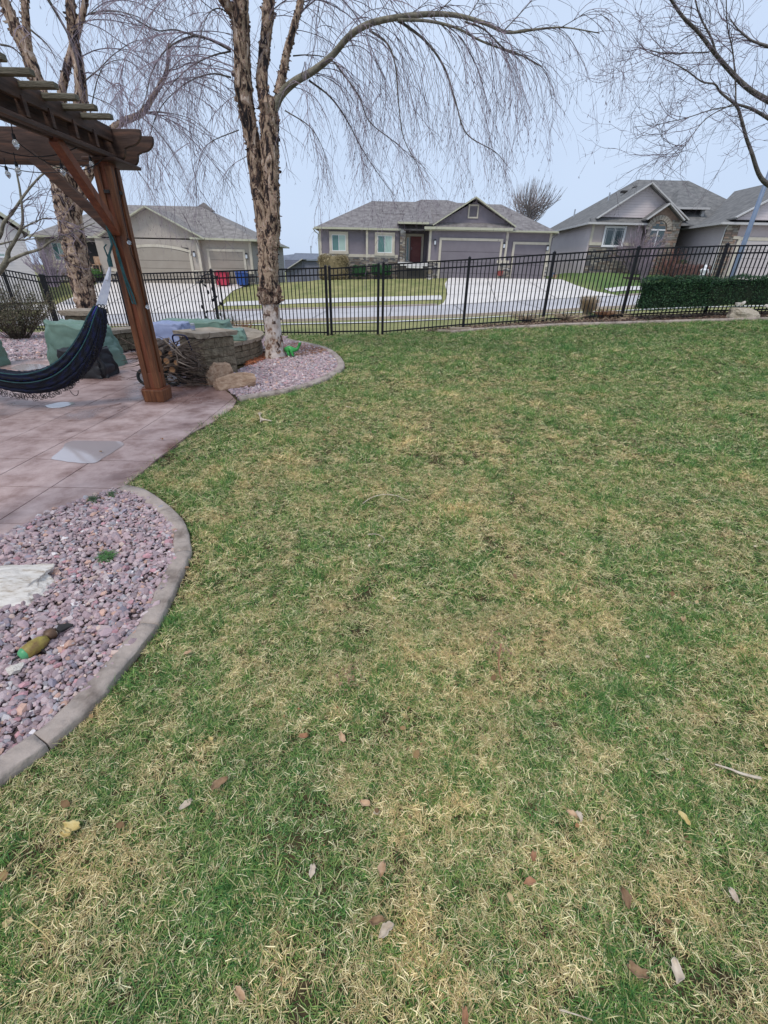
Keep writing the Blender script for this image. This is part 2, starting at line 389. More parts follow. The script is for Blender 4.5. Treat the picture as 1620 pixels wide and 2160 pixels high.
# ================================================================== GROUND
xs = np.concatenate([[-900, -400, -200, -120, -80, -60], np.arange(-48, -14, 2.0), np.arange(-14, 14.01, .5), np.arange(16, 50, 2.0), [60, 80, 120, 200, 400, 900]])
ys = np.concatenate([[-60, -20, -8, -3], np.arange(-1, 15.5, .4), np.arange(15.6, 54, .8), [58, 64, 72, 84, 97, 130, 200, 400, 900, 1800]])
mb = MB()
vs = [(x, y, HT(x, y)) for y in ys for x in xs]; nx = len(xs)
mb.add(vs, [(j * nx + i, j * nx + i + 1, (j + 1) * nx + i + 1, (j + 1) * nx + i) for j in range(len(ys) - 1) for i in range(nx - 1)])
def lawn_mat():
    m = bpy.data.materials.new('far_lawn'); m.use_nodes = True
    t = m.node_tree; b = t.nodes['Principled BSDF']; b.inputs['Roughness'].default_value = .95; b.inputs['Specular IOR Level'].default_value = .15
    tc = t.nodes.new('ShaderNodeTexCoord')
    def nz_(sc, det, rgh=.6, st=None):
        n = t.nodes.new('ShaderNodeTexNoise'); n.inputs['Scale'].default_value = sc; n.inputs['Detail'].default_value = det; n.inputs['Roughness'].default_value = rgh
        if st:
            mp = t.nodes.new('ShaderNodeMapping'); mp.inputs['Scale'].default_value = st; t.links.new(tc.outputs['Object'], mp.inputs[0]); t.links.new(mp.outputs[0], n.inputs['Vector'])
        else: t.links.new(tc.outputs['Object'], n.inputs['Vector'])
        return n
    def ramp(n, a, b_, p0, p1):
        r = t.nodes.new('ShaderNodeValToRGB'); r.color_ramp.elements[0].color = (*a, 1); r.color_ramp.elements[1].color = (*b_, 1)
        r.color_ramp.elements[0].position = p0; r.color_ramp.elements[1].position = p1; t.links.new(n.outputs[0], r.inputs[0]); return r
    far = ramp(nz_(.8, 6), (.20, .225, .085), (.37, .34, .155), .32, .68)
    near = ramp(nz_(5, 10, .75), (.045, .030, .018), (.10, .078, .038), .35, .6)  # brown soil, toned darker to paint in shade between the blades
    fine = ramp(nz_(22, 5, .7, (1, .5, 1)), (.72, .72, .72), (1.25, 1.25, 1.25), .3, .7)
    sx = t.nodes.new('ShaderNodeSeparateXYZ'); t.links.new(tc.outputs['Object'], sx.inputs[0])
    mr = t.nodes.new('ShaderNodeMapRange'); mr.inputs[1].default_value = 12.5; mr.inputs[2].default_value = 13.2
    t.links.new(sx.outputs['Y'], mr.inputs[0])
    x = t.nodes.new('ShaderNodeMix'); x.data_type = 'RGBA'; t.links.new(mr.outputs[0], x.inputs[0]); t.links.new(near.outputs[0], x.inputs[6]); t.links.new(far.outputs[0], x.inputs[7])
    # greener turf on the right-hand neighbour's side of the street
    gr = ramp(nz_(.7, 6), (.10, .17, .055), (.17, .235, .085), .32, .68)
    mg = t.nodes.new('ShaderNodeMapRange'); mg.inputs[1].default_value = 14.5; mg.inputs[2].default_value = 17.5; t.links.new(sx.outputs['X'], mg.inputs[0])
    mg2 = t.nodes.new('ShaderNodeMapRange'); mg2.inputs[1].default_value = 33; mg2.inputs[2].default_value = 38; t.links.new(sx.outputs['Y'], mg2.inputs[0])
    mm = t.nodes.new('ShaderNodeMath'); mm.operation = 'MULTIPLY'; t.links.new(mg.outputs[0], mm.inputs[0]); t.links.new(mg2.outputs[0], mm.inputs[1])
    x2 = t.nodes.new('ShaderNodeMix'); x2.data_type = 'RGBA'; t.links.new(mm.outputs[0], x2.inputs[0]); t.links.new(x.outputs[2], x2.inputs[6]); t.links.new(gr.outputs[0], x2.inputs[7])
    y = t.nodes.new('ShaderNodeMix'); y.data_type = 'RGBA'; y.blend_type = 'MULTIPLY'; y.inputs[0].default_value = 1
    t.links.new(x2.outputs[2], y.inputs[6]); t.links.new(fine.outputs[0], y.inputs[7]); t.links.new(y.outputs[2], b.inputs['Base Color'])
    bp = t.nodes.new('ShaderNodeBump'); bp.inputs['Strength'].default_value = .6; bp.inputs['Distance'].default_value = .04
    nb = nz_(35, 4); t.links.new(nb.outputs[0], bp.inputs['Height']); t.links.new(bp.outputs[0], b.inputs['Normal'])
    return m
M['lawn'] = lawn_mat()
struct(mb.build('ground', M['lawn'], smooth=True, fix=False))

def sheet(name, A, B, nu, nv, dz, m, thick=0.0, kind=True, parent=None):
    A = [Vector((p[0], p[1], 0)) for p in A]; B = [Vector((p[0], p[1], 0)) for p in B]
    def samp(P, t):
        d = [0]
        for i in range(1, len(P)): d.append(d[-1] + (P[i] - P[i - 1]).length)
        s = t * d[-1]
        for i in range(1, len(P)):
            if s <= d[i] + 1e-9: return P[i - 1].lerp(P[i], (s - d[i - 1]) / max(1e-9, d[i] - d[i - 1]))
        return P[-1]
    mb = MB(); vs = []
    for i in range(nu + 1):
        a, b = samp(A, i / nu), samp(B, i / nu)
        for j in range(nv + 1):
            p = a.lerp(b, j / nv); vs.append((p.x, p.y, HT(p.x, p.y) + dz))
    fs = [(i * (nv + 1) + j, (i + 1) * (nv + 1) + j, (i + 1) * (nv + 1) + j + 1, i * (nv + 1) + j + 1) for i in range(nu) for j in range(nv)]
    mb.add(vs, fs)
    if thick:   # skirt
        ring = [i * (nv + 1) for i in range(nu + 1)] + [nu * (nv + 1) + j for j in range(1, nv + 1)] + [i * (nv + 1) + nv for i in range(nu - 1, -1, -1)] + [j for j in range(nv - 1, 0, -1)]
        o = len(mb.v); mb.v += [(mb.v[k][0], mb.v[k][1], mb.v[k][2] - thick) for k in ring]
        n = len(ring)
        for k in range(n): mb.f.append((ring[k], ring[(k + 1) % n], o + (k + 1) % n, o + k)); mb.mi.append(0)
    o = mb.build(name, m, parent=parent)
    if kind: struct(o)
    return o
X = lambda a, b, y: [(a + (b - a) * i / 40, y) for i in range(41)]
street = sheet('street', X(-90, 90, 27.0), X(-90, 90, 36.0), 120, 6, .03, M['asphalt'])
def kerb(name, y0, y1, a, b):
    return sheet(name, X(a, b, y0), X(a, b, y1), 60, 1, .14, M['kerb'], thick=.16)
kerb('kerb', 26.8, 27.0, -90, 90)
# driveway outlines read off the ground
g = hit
def xy(v): return (v.x, v.y)
d1L = [xy(g(925, 584)), xy(g(938, 600)), xy(g(944, 622)), xy(g(936, 640)), xy(g(925, 648))]
d1R = [xy(g(1175, 588)), xy(g(1215, 603)), xy(g(1255, 616)), xy(g(1300, 624)), xy(g(1335, 628))]
d1L[0] = (d1L[0][0], 47.9); d1R[0] = (15.9, 47.9); d1L[-1] = (d1L[-1][0], 35.95); d1R[-1] = (d1R[-1][0], 35.95)
sheet('driveway', d1L, d1R, 24, 24, .05, M['drive'])
d0L = [(-27.2, 46.0), xy(g(205, 600)), xy(g(150, 630)), xy(g(100, 652)), xy(g(75, 668))]
d0R = [(-13.0, 46.0), xy(g(492, 614)), xy(g(475, 630)), xy(g(462, 645)), xy(g(440, 659))]
d0L[-1] = (d0L[-1][0], 35.95); d0R[-1] = (d0R[-1][0], 35.95)
sheet('driveway', d0L, d0R, 24, 30, .05, M['drive'])
d3L = [(29.9, 43.4), (30.2, 35.95)]; d3R = [(42.0, 43.4), (42.0, 35.95)]
sheet('driveway', d3L, d3R, 10, 10, .05, M['drive'])
xa, xb = d0R[-2][0] + .3, d1L[-2][0] - .0
sheet('sidewalk', X(xa, xb, 37.9), X(xa, xb, 39.3), 60, 2, .04, M['walk'])
xa2 = d1R[-2][0] + .2
sheet('sidewalk', X(xa2, 30.0, 37.9), X(xa2, 30.0, 39.3), 30, 2, .04, M['walk'])
sheet('sidewalk', X(-70, d0L[-2][0], 37.9), X(-70, d0L[-2][0], 39.3), 30, 2, .04, M['walk'])
sheet('sidewalk', X(-70, 70, 21.6), X(-70, 70, 23.0), 80, 2, .035, M['walk'])
kerb('kerb', 36.0, 36.2, d0R[-1][0], d1L[-1][0]); kerb('kerb', 36.0, 36.2, d1R[-1][0], 30.2); kerb('kerb', 36.0, 36.2, -90, d0L[-1][0])
M['seam'] = mat('dark_concrete_seam', (.16, .15, .15), (.24, .23, .22), 3, .9)
def seam(a, b, w=.05):
    a, b = Vector((*a, 0)), Vector((*b, 0)); n_ = (b - a).normalized().cross(Vector((0, 0, 1))) * w / 2
    sheet('pavement_seam', [a - n_, b - n_], [a + n_, b + n_], 24, 1, .062, M['seam'])
seam((-60, 35.93), (60, 35.93), .07); seam((-60, 31.5), (60, 31.5), .05)
for t_ in (.33, .66): 
    for LL, RR in ((d1L, d1R), (d0L, d0R)):
        seam((LL[0][0] * (1 - t_) + RR[0][0] * t_, LL[0][1] - .1), (LL[-1][0] * (1 - t_) + RR[-1][0] * t_, 36.0))
for y_, LL, RR in ((39.4, d1L, d1R), (43.2, d1L, d1R), (39.4, d0L, d0R), (42.6, d0L, d0R)):
    xa_ = np.interp(-y_, [-p[1] for p in LL], [p[0] for p in LL]); xb2 = np.interp(-y_, [-p[1] for p in RR], [p[0] for p in RR]); seam((float(xa_), y_), (float(xb2), y_))
for k in range(-9, 14): seam((k * 4.5, 27.0), (k * 4.5 + .3, 36.0), .04)
# front walk of the centre house
sheet('front_path', [xy(at(848, 560, 47.4)), xy(g(868, 583)), xy(g(905, 592))], [xy(at(905, 560, 47.4)), xy(g(925, 580)), xy(g(940, 586))], 12, 4, .06, M['walk'])

# ---------------------------------------------------------------- patio
PZ = 0.018
bed_edge = [(-2.16, 3.19), (-2.29, 2.98), (-2.40, 2.82), (-2.46, 2.61), (-2.52, 2.38), (-2.66, 2.0), (-2.9, 1.65), (-3.3, 1.4)]
patio = [(-2.12, 3.24), (-2.11, 3.55), (-2.13, 3.8), (-2.10, 4.2), (-2.11, 4.55), (-2.02, 4.95), (-1.99, 5.25), (-1.97, 5.6), (-2.03, 5.95), (-2.22, 6.3), (-2.44, 6.62),
         (-2.75, 7.0), (-3.1, 7.55), (-3.5, 8.2), (-3.6, 10.2), (-4.6, 10.3), (-5.4, 9.5), (-6.3, 9.05), (-6.55, 8.75), (-7.0, 8.3), (-8.2, 8.1), (-8.2, 1.1), (-3.6, 1.1)] + bed_edge[::-1]
M['patio'] = None
def patio_mat(name):
    m = bpy.data.materials.new(name); m.use_nodes = True
    t = m.node_tree; b = t.nodes['Principled BSDF']
    tc = t.nodes.new('ShaderNodeTexCoord'); ge = t.nodes.new('ShaderNodeNewGeometry')
    def nz_(sc, det, rg=.6):
        n = t.nodes.new('ShaderNodeTexNoise'); n.inputs['Scale'].default_value = sc; n.inputs['Detail'].default_value = det; n.inputs['Roughness'].default_value = rg
        t.links.new(ge.outputs['Position'], n.inputs['Vector']); return n
    r = t.nodes.new('ShaderNodeValToRGB'); cr = r.color_ramp
    cr.elements[0].position = .34; cr.elements[0].color = (.27, .165, .14, 1)
    cr.elements[1].position = .66; cr.elements[1].color = (.60, .455, .42, 1)
    e = cr.elements.new(.5); e.color = (.46, .325, .295, 1)
    t.links.new(nz_(3.2, 9, .7).outputs[0], r.inputs[0])
    # wetness: darker and glossier
    w = t.nodes.new('ShaderNodeValToRGB'); w.color_ramp.elements[0].position = .50; w.color_ramp.elements[1].position = .60
    wn = nz_(.9, 5, .55); wn.inputs['Distortion'].default_value = .6
    t.links.new(wn.outputs[0], w.inputs[0])
    sx = t.nodes.new('ShaderNodeSeparateXYZ'); t.links.new(ge.outputs['Position'], sx.inputs[0])
    # the damp corner beside the firewood
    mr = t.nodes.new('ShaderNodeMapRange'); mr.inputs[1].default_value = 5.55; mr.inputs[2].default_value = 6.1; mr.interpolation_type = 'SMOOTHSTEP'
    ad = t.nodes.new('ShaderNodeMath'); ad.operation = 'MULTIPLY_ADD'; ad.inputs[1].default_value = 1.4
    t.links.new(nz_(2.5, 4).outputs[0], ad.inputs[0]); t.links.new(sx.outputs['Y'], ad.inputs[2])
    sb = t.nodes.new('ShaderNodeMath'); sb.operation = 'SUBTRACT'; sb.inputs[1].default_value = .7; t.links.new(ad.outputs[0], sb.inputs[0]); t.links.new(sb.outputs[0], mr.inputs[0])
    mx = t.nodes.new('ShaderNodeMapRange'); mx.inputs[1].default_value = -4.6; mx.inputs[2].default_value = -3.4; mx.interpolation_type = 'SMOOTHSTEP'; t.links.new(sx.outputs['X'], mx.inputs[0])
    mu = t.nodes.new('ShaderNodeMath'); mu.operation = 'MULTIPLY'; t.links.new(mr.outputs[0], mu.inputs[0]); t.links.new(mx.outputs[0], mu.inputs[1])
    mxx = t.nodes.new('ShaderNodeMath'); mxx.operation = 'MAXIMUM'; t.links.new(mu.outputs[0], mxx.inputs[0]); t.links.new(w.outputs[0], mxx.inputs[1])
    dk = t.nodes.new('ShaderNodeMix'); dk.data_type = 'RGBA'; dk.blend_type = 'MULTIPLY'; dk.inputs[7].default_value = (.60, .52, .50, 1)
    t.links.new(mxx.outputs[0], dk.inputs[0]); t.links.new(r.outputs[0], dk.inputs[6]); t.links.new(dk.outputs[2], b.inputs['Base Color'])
    rr = t.nodes.new('ShaderNodeMapRange'); rr.inputs[3].default_value = .62; rr.inputs[4].default_value = .22
    t.links.new(mxx.outputs[0], rr.inputs[0]); t.links.new(rr.outputs[0], b.inputs['Roughness'])
    bp = t.nodes.new('ShaderNodeBump'); bp.inputs['Strength'].default_value = .35; bp.inputs['Distance'].default_value = .008
    t.links.new(nz_(9, 8, .7).outputs[0], bp.inputs['Height']); t.links.new(bp.outputs[0], b.inputs['Normal'])
    return m
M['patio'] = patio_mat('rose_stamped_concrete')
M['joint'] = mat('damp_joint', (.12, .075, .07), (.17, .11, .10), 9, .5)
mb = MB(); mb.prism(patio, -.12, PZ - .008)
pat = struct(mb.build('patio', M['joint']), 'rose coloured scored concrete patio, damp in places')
b = bmesh.new(); b.faces.new([b.verts.new((x, y, PZ)) for x, y in patio])
for k in range(-12, 4):
    for co, no in (((-2.69 + .577 * k, 0, 0), (1, 0, 0)), ((0, 3.19 - .0 + .577 * (k + 9), 0), (0, 1, 0))):
        bmesh.ops.bisect_plane(b, geom=b.verts[:] + b.edges[:] + b.faces[:], plane_co=co, plane_no=no)
for k in range(0, 6):
    bmesh.ops.bisect_plane(b, geom=b.verts[:] + b.edges[:] + b.faces[:], plane_co=(0, 3.19 - .577 * k, 0), plane_no=(0, 1, 0))
for f in b.faces:
    P = [v.co.copy() for v in f.verts]
    if f.calc_area() < .01: continue
    q = bmesh.new(); ff = q.faces.new([q.verts.new(p) for p in P])
    ff.normal_update()
    if ff.normal.z < 0: ff.normal_flip()
    res = bmesh.ops.inset_individual(q, faces=[ff], thickness=R.uniform(.0045, .0075))
    bmesh.ops.delete(q, geom=res['faces'], context='FACES')
    P2 = [(v.co.x, v.co.y) for v in ff.verts]; q.free()
    if len(P2) < 3: continue
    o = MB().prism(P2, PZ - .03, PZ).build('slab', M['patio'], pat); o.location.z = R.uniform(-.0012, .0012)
b.free()
# standing water on one slab
def puddle(pts, z):
    c = catmull([Vector((x, y, z)) for x, y in pts + pts[:1]], 12)[:-1]; c = [p + Vector((noise.noise(p * 7), noise.noise(p * 7 + Vector((9, 9, 9))), 0)) * .035 for p in c]
    mb = MB(); mb.add([tuple(p) for p in c], [tuple(range(len(c)))]); 
    return struct(mb.build('puddle', M['water'], fix=False))
M['water'] = bpy.data.materials.new('rain_water_painted_sky'); M['water'].use_nodes = True
_b = M['water'].node_tree.nodes['Principled BSDF']; _b.inputs['Base Color'].default_value = (.50, .42, .41, 1); _b.inputs['Roughness'].default_value = .07; _b.inputs['Specular IOR Level'].default_value = 1.0  # pale base colour stands in for the sky mirrored in the water
_b.inputs['IOR'].default_value = 1.9
puddle([xy(gz(*p, PZ)) for p in [(112, 968), (140, 936), (165, 930), (225, 931), (262, 934), (235, 955), (205, 975), (150, 976)]], PZ + .004)
puddle([xy(gz(*p, PZ)) for p in [(95, 855), (130, 849), (160, 851), (140, 858), (108, 862)]], PZ + .004)
puddle([xy(gz(*p, PZ)) for p in [(20, 777), (50, 768), (95, 770), (90, 777), (45, 782)]], PZ + .004)

# ---------------------------------------------------------------- cast edging in segments
def edging(pts, w, h, label, seglen, n0=8):
    P = [Vector((x, y, 0)) for x, y in pts]; C = catmull(P, n0)
    root = thing('garden_edging', label, 'edging', (C[0].x, C[0].y, 0))
    d = 0; cur = []; segs = []
    for i, p in enumerate(C):
        if cur: d += (p - cur[-1]).length
        cur.append(p)
        if d > seglen or i == len(C) - 1:
            if len(cur) > 1: segs.append(cur)
            cur = [p]; d = 0
    for sg in segs:
        prof = [(-w / 2, -.06), (-w / 2, h * .70), (-w * .44, h * .93), (-w * .2, h), (0, h * .98), (w * .2, h), (w * .38, h * .9), (w * .47, h * .68), (w / 2, h * .3), (w / 2, -.06)]
        # trim ends for the control joint
        a = sg[0] + (sg[1] - sg[0]).normalized() * .0022; z = sg[-1] + (sg[-2] - sg[-1]).normalized() * .0022; q = [a] + sg[1:-1] + [z]
        fine = []
        for i in range(len(q) - 1):
            k = max(1, int((q[i + 1] - q[i]).length / .022)); fine += [q[i].lerp(q[i + 1], j / k) for j in range(k)]
        fine.append(q[-1])
        mb = MB(); vs = []; m = len(prof)
        for i, p in enumerate(fine):
            t = (fine[min(i + 1, len(fine) - 1)] - fine[max(0, i - 1)]).normalized(); s_ = Vector((t.y, -t.x, 0))
            for k, (o_, z_) in enumerate(prof):
                jt = noise.noise(Vector((p.x * 9, p.y * 9, k * 1.3))) * .009 + noise.noise(Vector((p.x * 31, p.y * 31, k * 2.3))) * .005
                zz = z_ + HT(p.x, p.y) + (jt if z_ > 0 else 0)
                v = p + s_ * (o_ + jt); vs.append((v.x, v.y, zz))
        fs = [(i * m + k, i * m + (k + 1) % m, (i + 1) * m + (k + 1) % m, (i + 1) * m + k) for i in range(len(fine) - 1) for k in range(m)]
        fs += [tuple(range(m)), tuple(range(len(fine) * m - m, len(fine) * m))[::-1]]
        mb.add(vs, fs); mb.build('edging_block', M['curb'], root, smooth=True)
    return root
near_c = [(-2.10, 3.17), (-1.93, 3.10), (-1.66, 2.87), (-1.42, 2.60), (-1.26, 2.28), (-1.20, 1.94), (-1.165, 1.64), (-1.19, 1.38), (-1.23, 1.14), (-1.34, .92), (-1.55, .70), (-1.9, .50), (-2.4, .35)]
edging(near_c, .105, .047, 'pinkish grey cast concrete edging curving round the near bed of purple rock', .62)
bed2_c = [(-2.02, 6.02), (-1.60, 6.36), (-1.23, 6.82), (-.96, 7.5), (-.84, 8.3), (-1.0, 9.25), (-1.38, 10.38), (-2.05, 11.35), (-2.67, 12.1)]
edging(bed2_c, .13, .06, 'pale concrete edging curving round the gravel bed under the birch tree', .75)
edR = [(1.6, 12.2), (2.6, 12.3), (4.2, 12.25), (5.2, 12.15), (6.1, 12.05), (8.0, 11.95), (10.2, 11.9), (12.5, 11.9)]
edging(edR, .12, .06, 'straight concrete edging between the lawn and the mulch below the dark hedge', 1.1)

# ---------------------------------------------------------------- beds (soil sheets)
def bed(name, poly, m, dz=.012):
    b = bmesh.new(); b.faces.new([b.verts.new((x, y, 0)) for x, y in poly])
    x0, x1 = min(p[0] for p in poly), max(p[0] for p in poly); y0, y1 = min(p[1] for p in poly), max(p[1] for p in poly)
    k = x0 + .5
    while k < x1: bmesh.ops.bisect_plane(b, geom=b.verts[:] + b.edges[:] + b.faces[:], plane_co=(k, 0, 0), plane_no=(1, 0, 0)); k += .5
    k = y0 + .4
    while k < y1: bmesh.ops.bisect_plane(b, geom=b.verts[:] + b.edges[:] + b.faces[:], plane_co=(0, k, 0), plane_no=(0, 1, 0)); k += .4
    for v in b.verts: v.co.z = HT(v.co.x, v.co.y) + dz
    bmesh.ops.recalc_face_normals(b, faces=b.faces)
    for f in b.faces:
        if f.normal.z < 0: f.normal_flip()
    me = bpy.data.meshes.new(name); b.to_mesh(me); b.free(); me.materials.append(m)
    o = bpy.data.objects.new(name, me); COL.objects.link(o); struct(o); return o
bed1 = [(-2.12, 3.12)] + near_c[1:] + [(-5.0, .3), (-5.0, 1.05), (-3.6, 1.05)] + bed_edge[::-1]
bed2 = bed2_c + [(-2.7, 12.7), (-4.5, 13.2), (-4.6, 11.1), (-3.6, 10.6), (-2.6, 9.6), (-2.6, 8.2), (-2.75, 7.05), (-2.4, 6.66), (-2.2, 6.35)]
bed3 = [(-4.6, 11.1), (-4.5, 13.3), (-10.2, 14.5), (-12, 13.5), (-12, 8.1), (-8.2, 8.1), (-7.0, 8.32), (-6.5, 8.8), (-6.25, 9.1), (-5.7, 9.6)]
bed4 = [(1.6, 12.22), (2.6, 12.32), (4.2, 12.27), (6.1, 12.07), (8, 11.97), (10.2, 11.92), (12.5, 11.92), (13.5, 13.3), (1.2, 13.3), (1.0, 12.6)]
bed('planting_bed', bed1, mat('gritty_bed_soil', (.10, .07, .065), (.24, .175, .175), 40, .95, 8, .8, 90), .014); bed('planting_bed', bed2, M['slate']); bed('planting_bed', bed3, M['slate'], .02); bed('planting_bed', bed4, M['slate'])

# ---------------------------------------------------------------- rock mulch
M['gravel'] = attr_mat('crushed_purple_rock', .8, .35, bump=.5)
stone_v = []
for k in range(9):
    me = rock_mesh('chip', M['gravel'], k + 3, sub=1, flat=R.uniform(.45, .75), amp=.3)
    col_attr(me, [(1, 1, 1)] * len(me.polygons)); stone_v.append(me)
pal = np.array([(.36, .265, .275), (.42, .31, .315), (.30, .235, .25), (.45, .355, .355), (.39, .285, .30), (.34, .315, .335), (.48, .40, .39), (.52, .33, .26), (.47, .26, .28), (.62, .57, .56), (.26, .23, .27), (.56, .42, .36)])
pw = np.array([.17, .17, .14, .12, .12, .09, .06, .035, .03, .02, .03, .015])
def gravel(name, poly, dens, size, label, zoff=.02, cull=None):
    x0, x1 = min(p[0] for p in poly), max(p[0] for p in poly); y0, y1 = min(p[1] for p in poly), max(p[1] for p in poly)
    n = int((x1 - x0) * (y1 - y0) * dens); P = np.c_[nr.uniform(x0, x1, n), nr.uniform(y0, y1, n)]
    P = P[inpoly(P, poly)]
    if cull: P = P[[cull(a, b) for a, b in P]]
    n = len(P)
    s = size * nr.lognormal(0, .36, n)
    z = np.array([HT(a, b) for a, b in P]) + zoff + nr.uniform(0, .022, n)
    pts = np.c_[P, z]; rot = np.c_[nr.uniform(-.5, .5, n), nr.uniform(-.5, .5, n), nr.uniform(0, 6.28, n)]
    scl = np.c_[s * nr.uniform(.8, 1.35, n), s * nr.uniform(.7, 1.0, n), s * nr.uniform(.7, 1.1, n)]
    c = pal[nr.choice(len(pal), n, p=pw / pw.sum())] * nr.uniform(.90, 1.42, (n, 1))
    return scatter(name, pts, rot, scl, nr.randint(0, 9, n), np.c_[c, np.ones(n)], stone_v, label)
vis = lambda a, b: abs(a) < b * 1.05 + 1.2
gravel('rock_mulch', bed1, 4700, .0142, 'loose crushed purple and grey rock filling the near bed', cull=vis)
gravel('rock_mulch', bed2, 2200, .0185, 'loose crushed purple rock under the birch tree', cull=vis)
gravel('rock_mulch', bed3, 420, .032, 'loose brownish purple rock behind the patio', cull=vis)
chip_v = []
for k in range(4):
    mb = MB(); a = .5
    mb.box(-1, 1, -.22, .22, -.12, .12); me = mesh_of(mb, 'chip', M['gravel'], bevel=.05); col_attr(me, [(1, 1, 1)] * len(me.polygons)); chip_v.append(me)
def chips(name, poly, n, size, cols, label, zo=.01):
    x0, x1 = min(p[0] for p in poly), max(p[0] for p in poly); y0, y1 = min(p[1] for p in poly), max(p[1] for p in poly)
    P = np.c_[nr.uniform(x0, x1, n), nr.uniform(y0, y1, n)]; P = P[inpoly(P, poly)]; n = len(P)
    z = np.array([HT(a, b) for a, b in P]) + .02 + zo + nr.uniform(0, .02, n); s = size * nr.lognormal(0, .4, n)
    cols = np.array(cols); c = cols[nr.randint(0, len(cols), n)] * nr.uniform(.7, 1.25, (n, 1))
    return scatter(name, np.c_[P, z], np.c_[nr.uniform(-.4, .4, n), nr.uniform(-.4, .4, n), nr.uniform(0, 6.28, n)], np.c_[s, s, s], nr.randint(0, 4, n), np.c_[c, np.ones(n)], chip_v, label)
chips('bark_mulch', bed4, 9000, .022, [(.16, .09, .06), (.22, .14, .10), (.10, .06, .05), (.34, .25, .18)], 'brown bark mulch and dead stalks below the fence')
chips('bark_mulch', [(-2.2, 9.0), (-1.35, 9.7), (-1.3, 10.2), (-2.1, 11.2), (-2.75, 11.0), (-2.75, 9.5)], 1500, .018, [(.30, .14, .08), (.24, .11, .07), (.36, .22, .15)], 'rust brown mulch patch behind the birch trunk', .03)
chips('bark_mulch', [(-2.55, 8.2), (-2.4, 8.9), (-2.45, 9.9), (-2.62, 9.9), (-2.75, 8.9)], 900, .02, [(.36, .13, .06), (.30, .10, .05)], 'rust brown mulch strip beside the stone bench', .03)

# ---------------------------------------------------------------- turf
M['blade'] = attr_mat('turf_blade', .62, .25)
def tuft(kind, seed, spread=.03, nb=15, L0=.033, flatness=.5):
    rr = random.Random(seed); mb = MB(); cols = []
    for k in range(nb):
        th = rr.uniform(0, 6.28); r0 = spread * math.sqrt(rr.random()); az = rr.uniform(0, 6.28)
        straw = (kind == 'straw') or (kind == 'mix' and rr.random() < .35)
        L_ = L0 * rr.uniform(.6, 1.5); el = rad(rr.uniform(8, 55) if straw else rr.uniform(25, 85)) * (1 - flatness * .35)
        w = rr.uniform(.0006, .0013) if straw else rr.uniform(.0009, .0017); p = Vector((r0 * math.cos(th), r0 * math.sin(th), -.004 if not straw else rr.uniform(0, .012)))
        d = Vector((math.cos(az) * math.cos(el), math.sin(az) * math.cos(el), math.sin(el))); sd = Vector((-math.sin(az), math.cos(az), 0)) * w
        sd = Matrix.Rotation(rr.uniform(-.8, .8), 3, d) @ sd
        pts = [p]
        for i in range(2):
            d = (d + Vector((rr.uniform(-.25, .25), rr.uniform(-.25, .25), -rr.uniform(.1, .45)))).normalized(); p = p + d * L_ / 2; p.z = max(p.z, .002); pts.append(p)
        o = len(mb.v); mb.v += [tuple(pts[0] - sd), tuple(pts[0] + sd), tuple(pts[1] - sd * .9), tuple(pts[1] + sd * .9), tuple(pts[2])]
        mb.f += [(o, o + 1, o + 3, o + 2), (o + 2, o + 3, o + 4)]; mb.mi += [0, 0]
        if straw: c = [(.55, .46, .22), (.74, .66, .39), (.37, .28, .14), (.54, .50, .24)][rr.randrange(4)]
        else: c = [(.068, .18, .042), (.105, .24, .055), (.165, .28, .07), (.05, .135, .042), (.26, .34, .10)][rr.randrange(5)]
        f_ = rr.uniform(.75, 1.25); c = tuple(q * f_ for q in c); cols += [c, tuple(q * 1.12 for q in c)]
    me = mesh_of_raw(mb, M['blade']); col_attr(me, cols); return me
def mesh_of_raw(mb, m):
    me = bpy.data.meshes.new('tuft'); me.from_pydata(mb.v, [], mb.f); me.materials.append(m); return me
tufts = [tuft('green', i) for i in range(4)] + [tuft('mix', 10 + i) for i in range(3)] + [tuft('straw', 20 + i, nb=18, L0=.026) for i in range(4)] + [tuft('green', 30 + i, nb=15, L0=.06, spread=.02, flatness=.1) for i in range(2)]
lawn_poly = [(-1.30, .86), (-1.22, 1.03), (-1.155, 1.2), (-1.115, 1.4), (-1.09, 1.64), (-1.12, 1.98), (-1.18, 2.3), (-1.35, 2.68), (-1.60, 2.96), (-1.9, 3.2), (-2.12, 3.22), (-2.14, 3.55), (-2.16, 3.8), (-2.13, 4.2), (-2.14, 4.55), (-2.05, 4.95), (-2.02, 5.25), (-2.0, 5.6), (-2.06, 5.95),
             (-1.53, 6.32), (-1.16, 6.8), (-.88, 7.5), (-.76, 8.3), (-.92, 9.28), (-1.31, 10.4), (-1.98, 11.42), (-2.6, 12.15), (-2.7, 13.1), (1.0, 12.9), (1.5, 12.15), (2.6, 12.22), (4.2, 12.18), (6.1, 11.98), (8, 11.88), (10.2, 11.83), (13, 11.83), (13, -.3), (-1.2, -.3), (-1.9, .3), (-1.5, .66)]
def fbm(x, y, s, o=0): return noise.fractal(Vector((x * s, y * s, o)), 1.0, 2.0, 4)
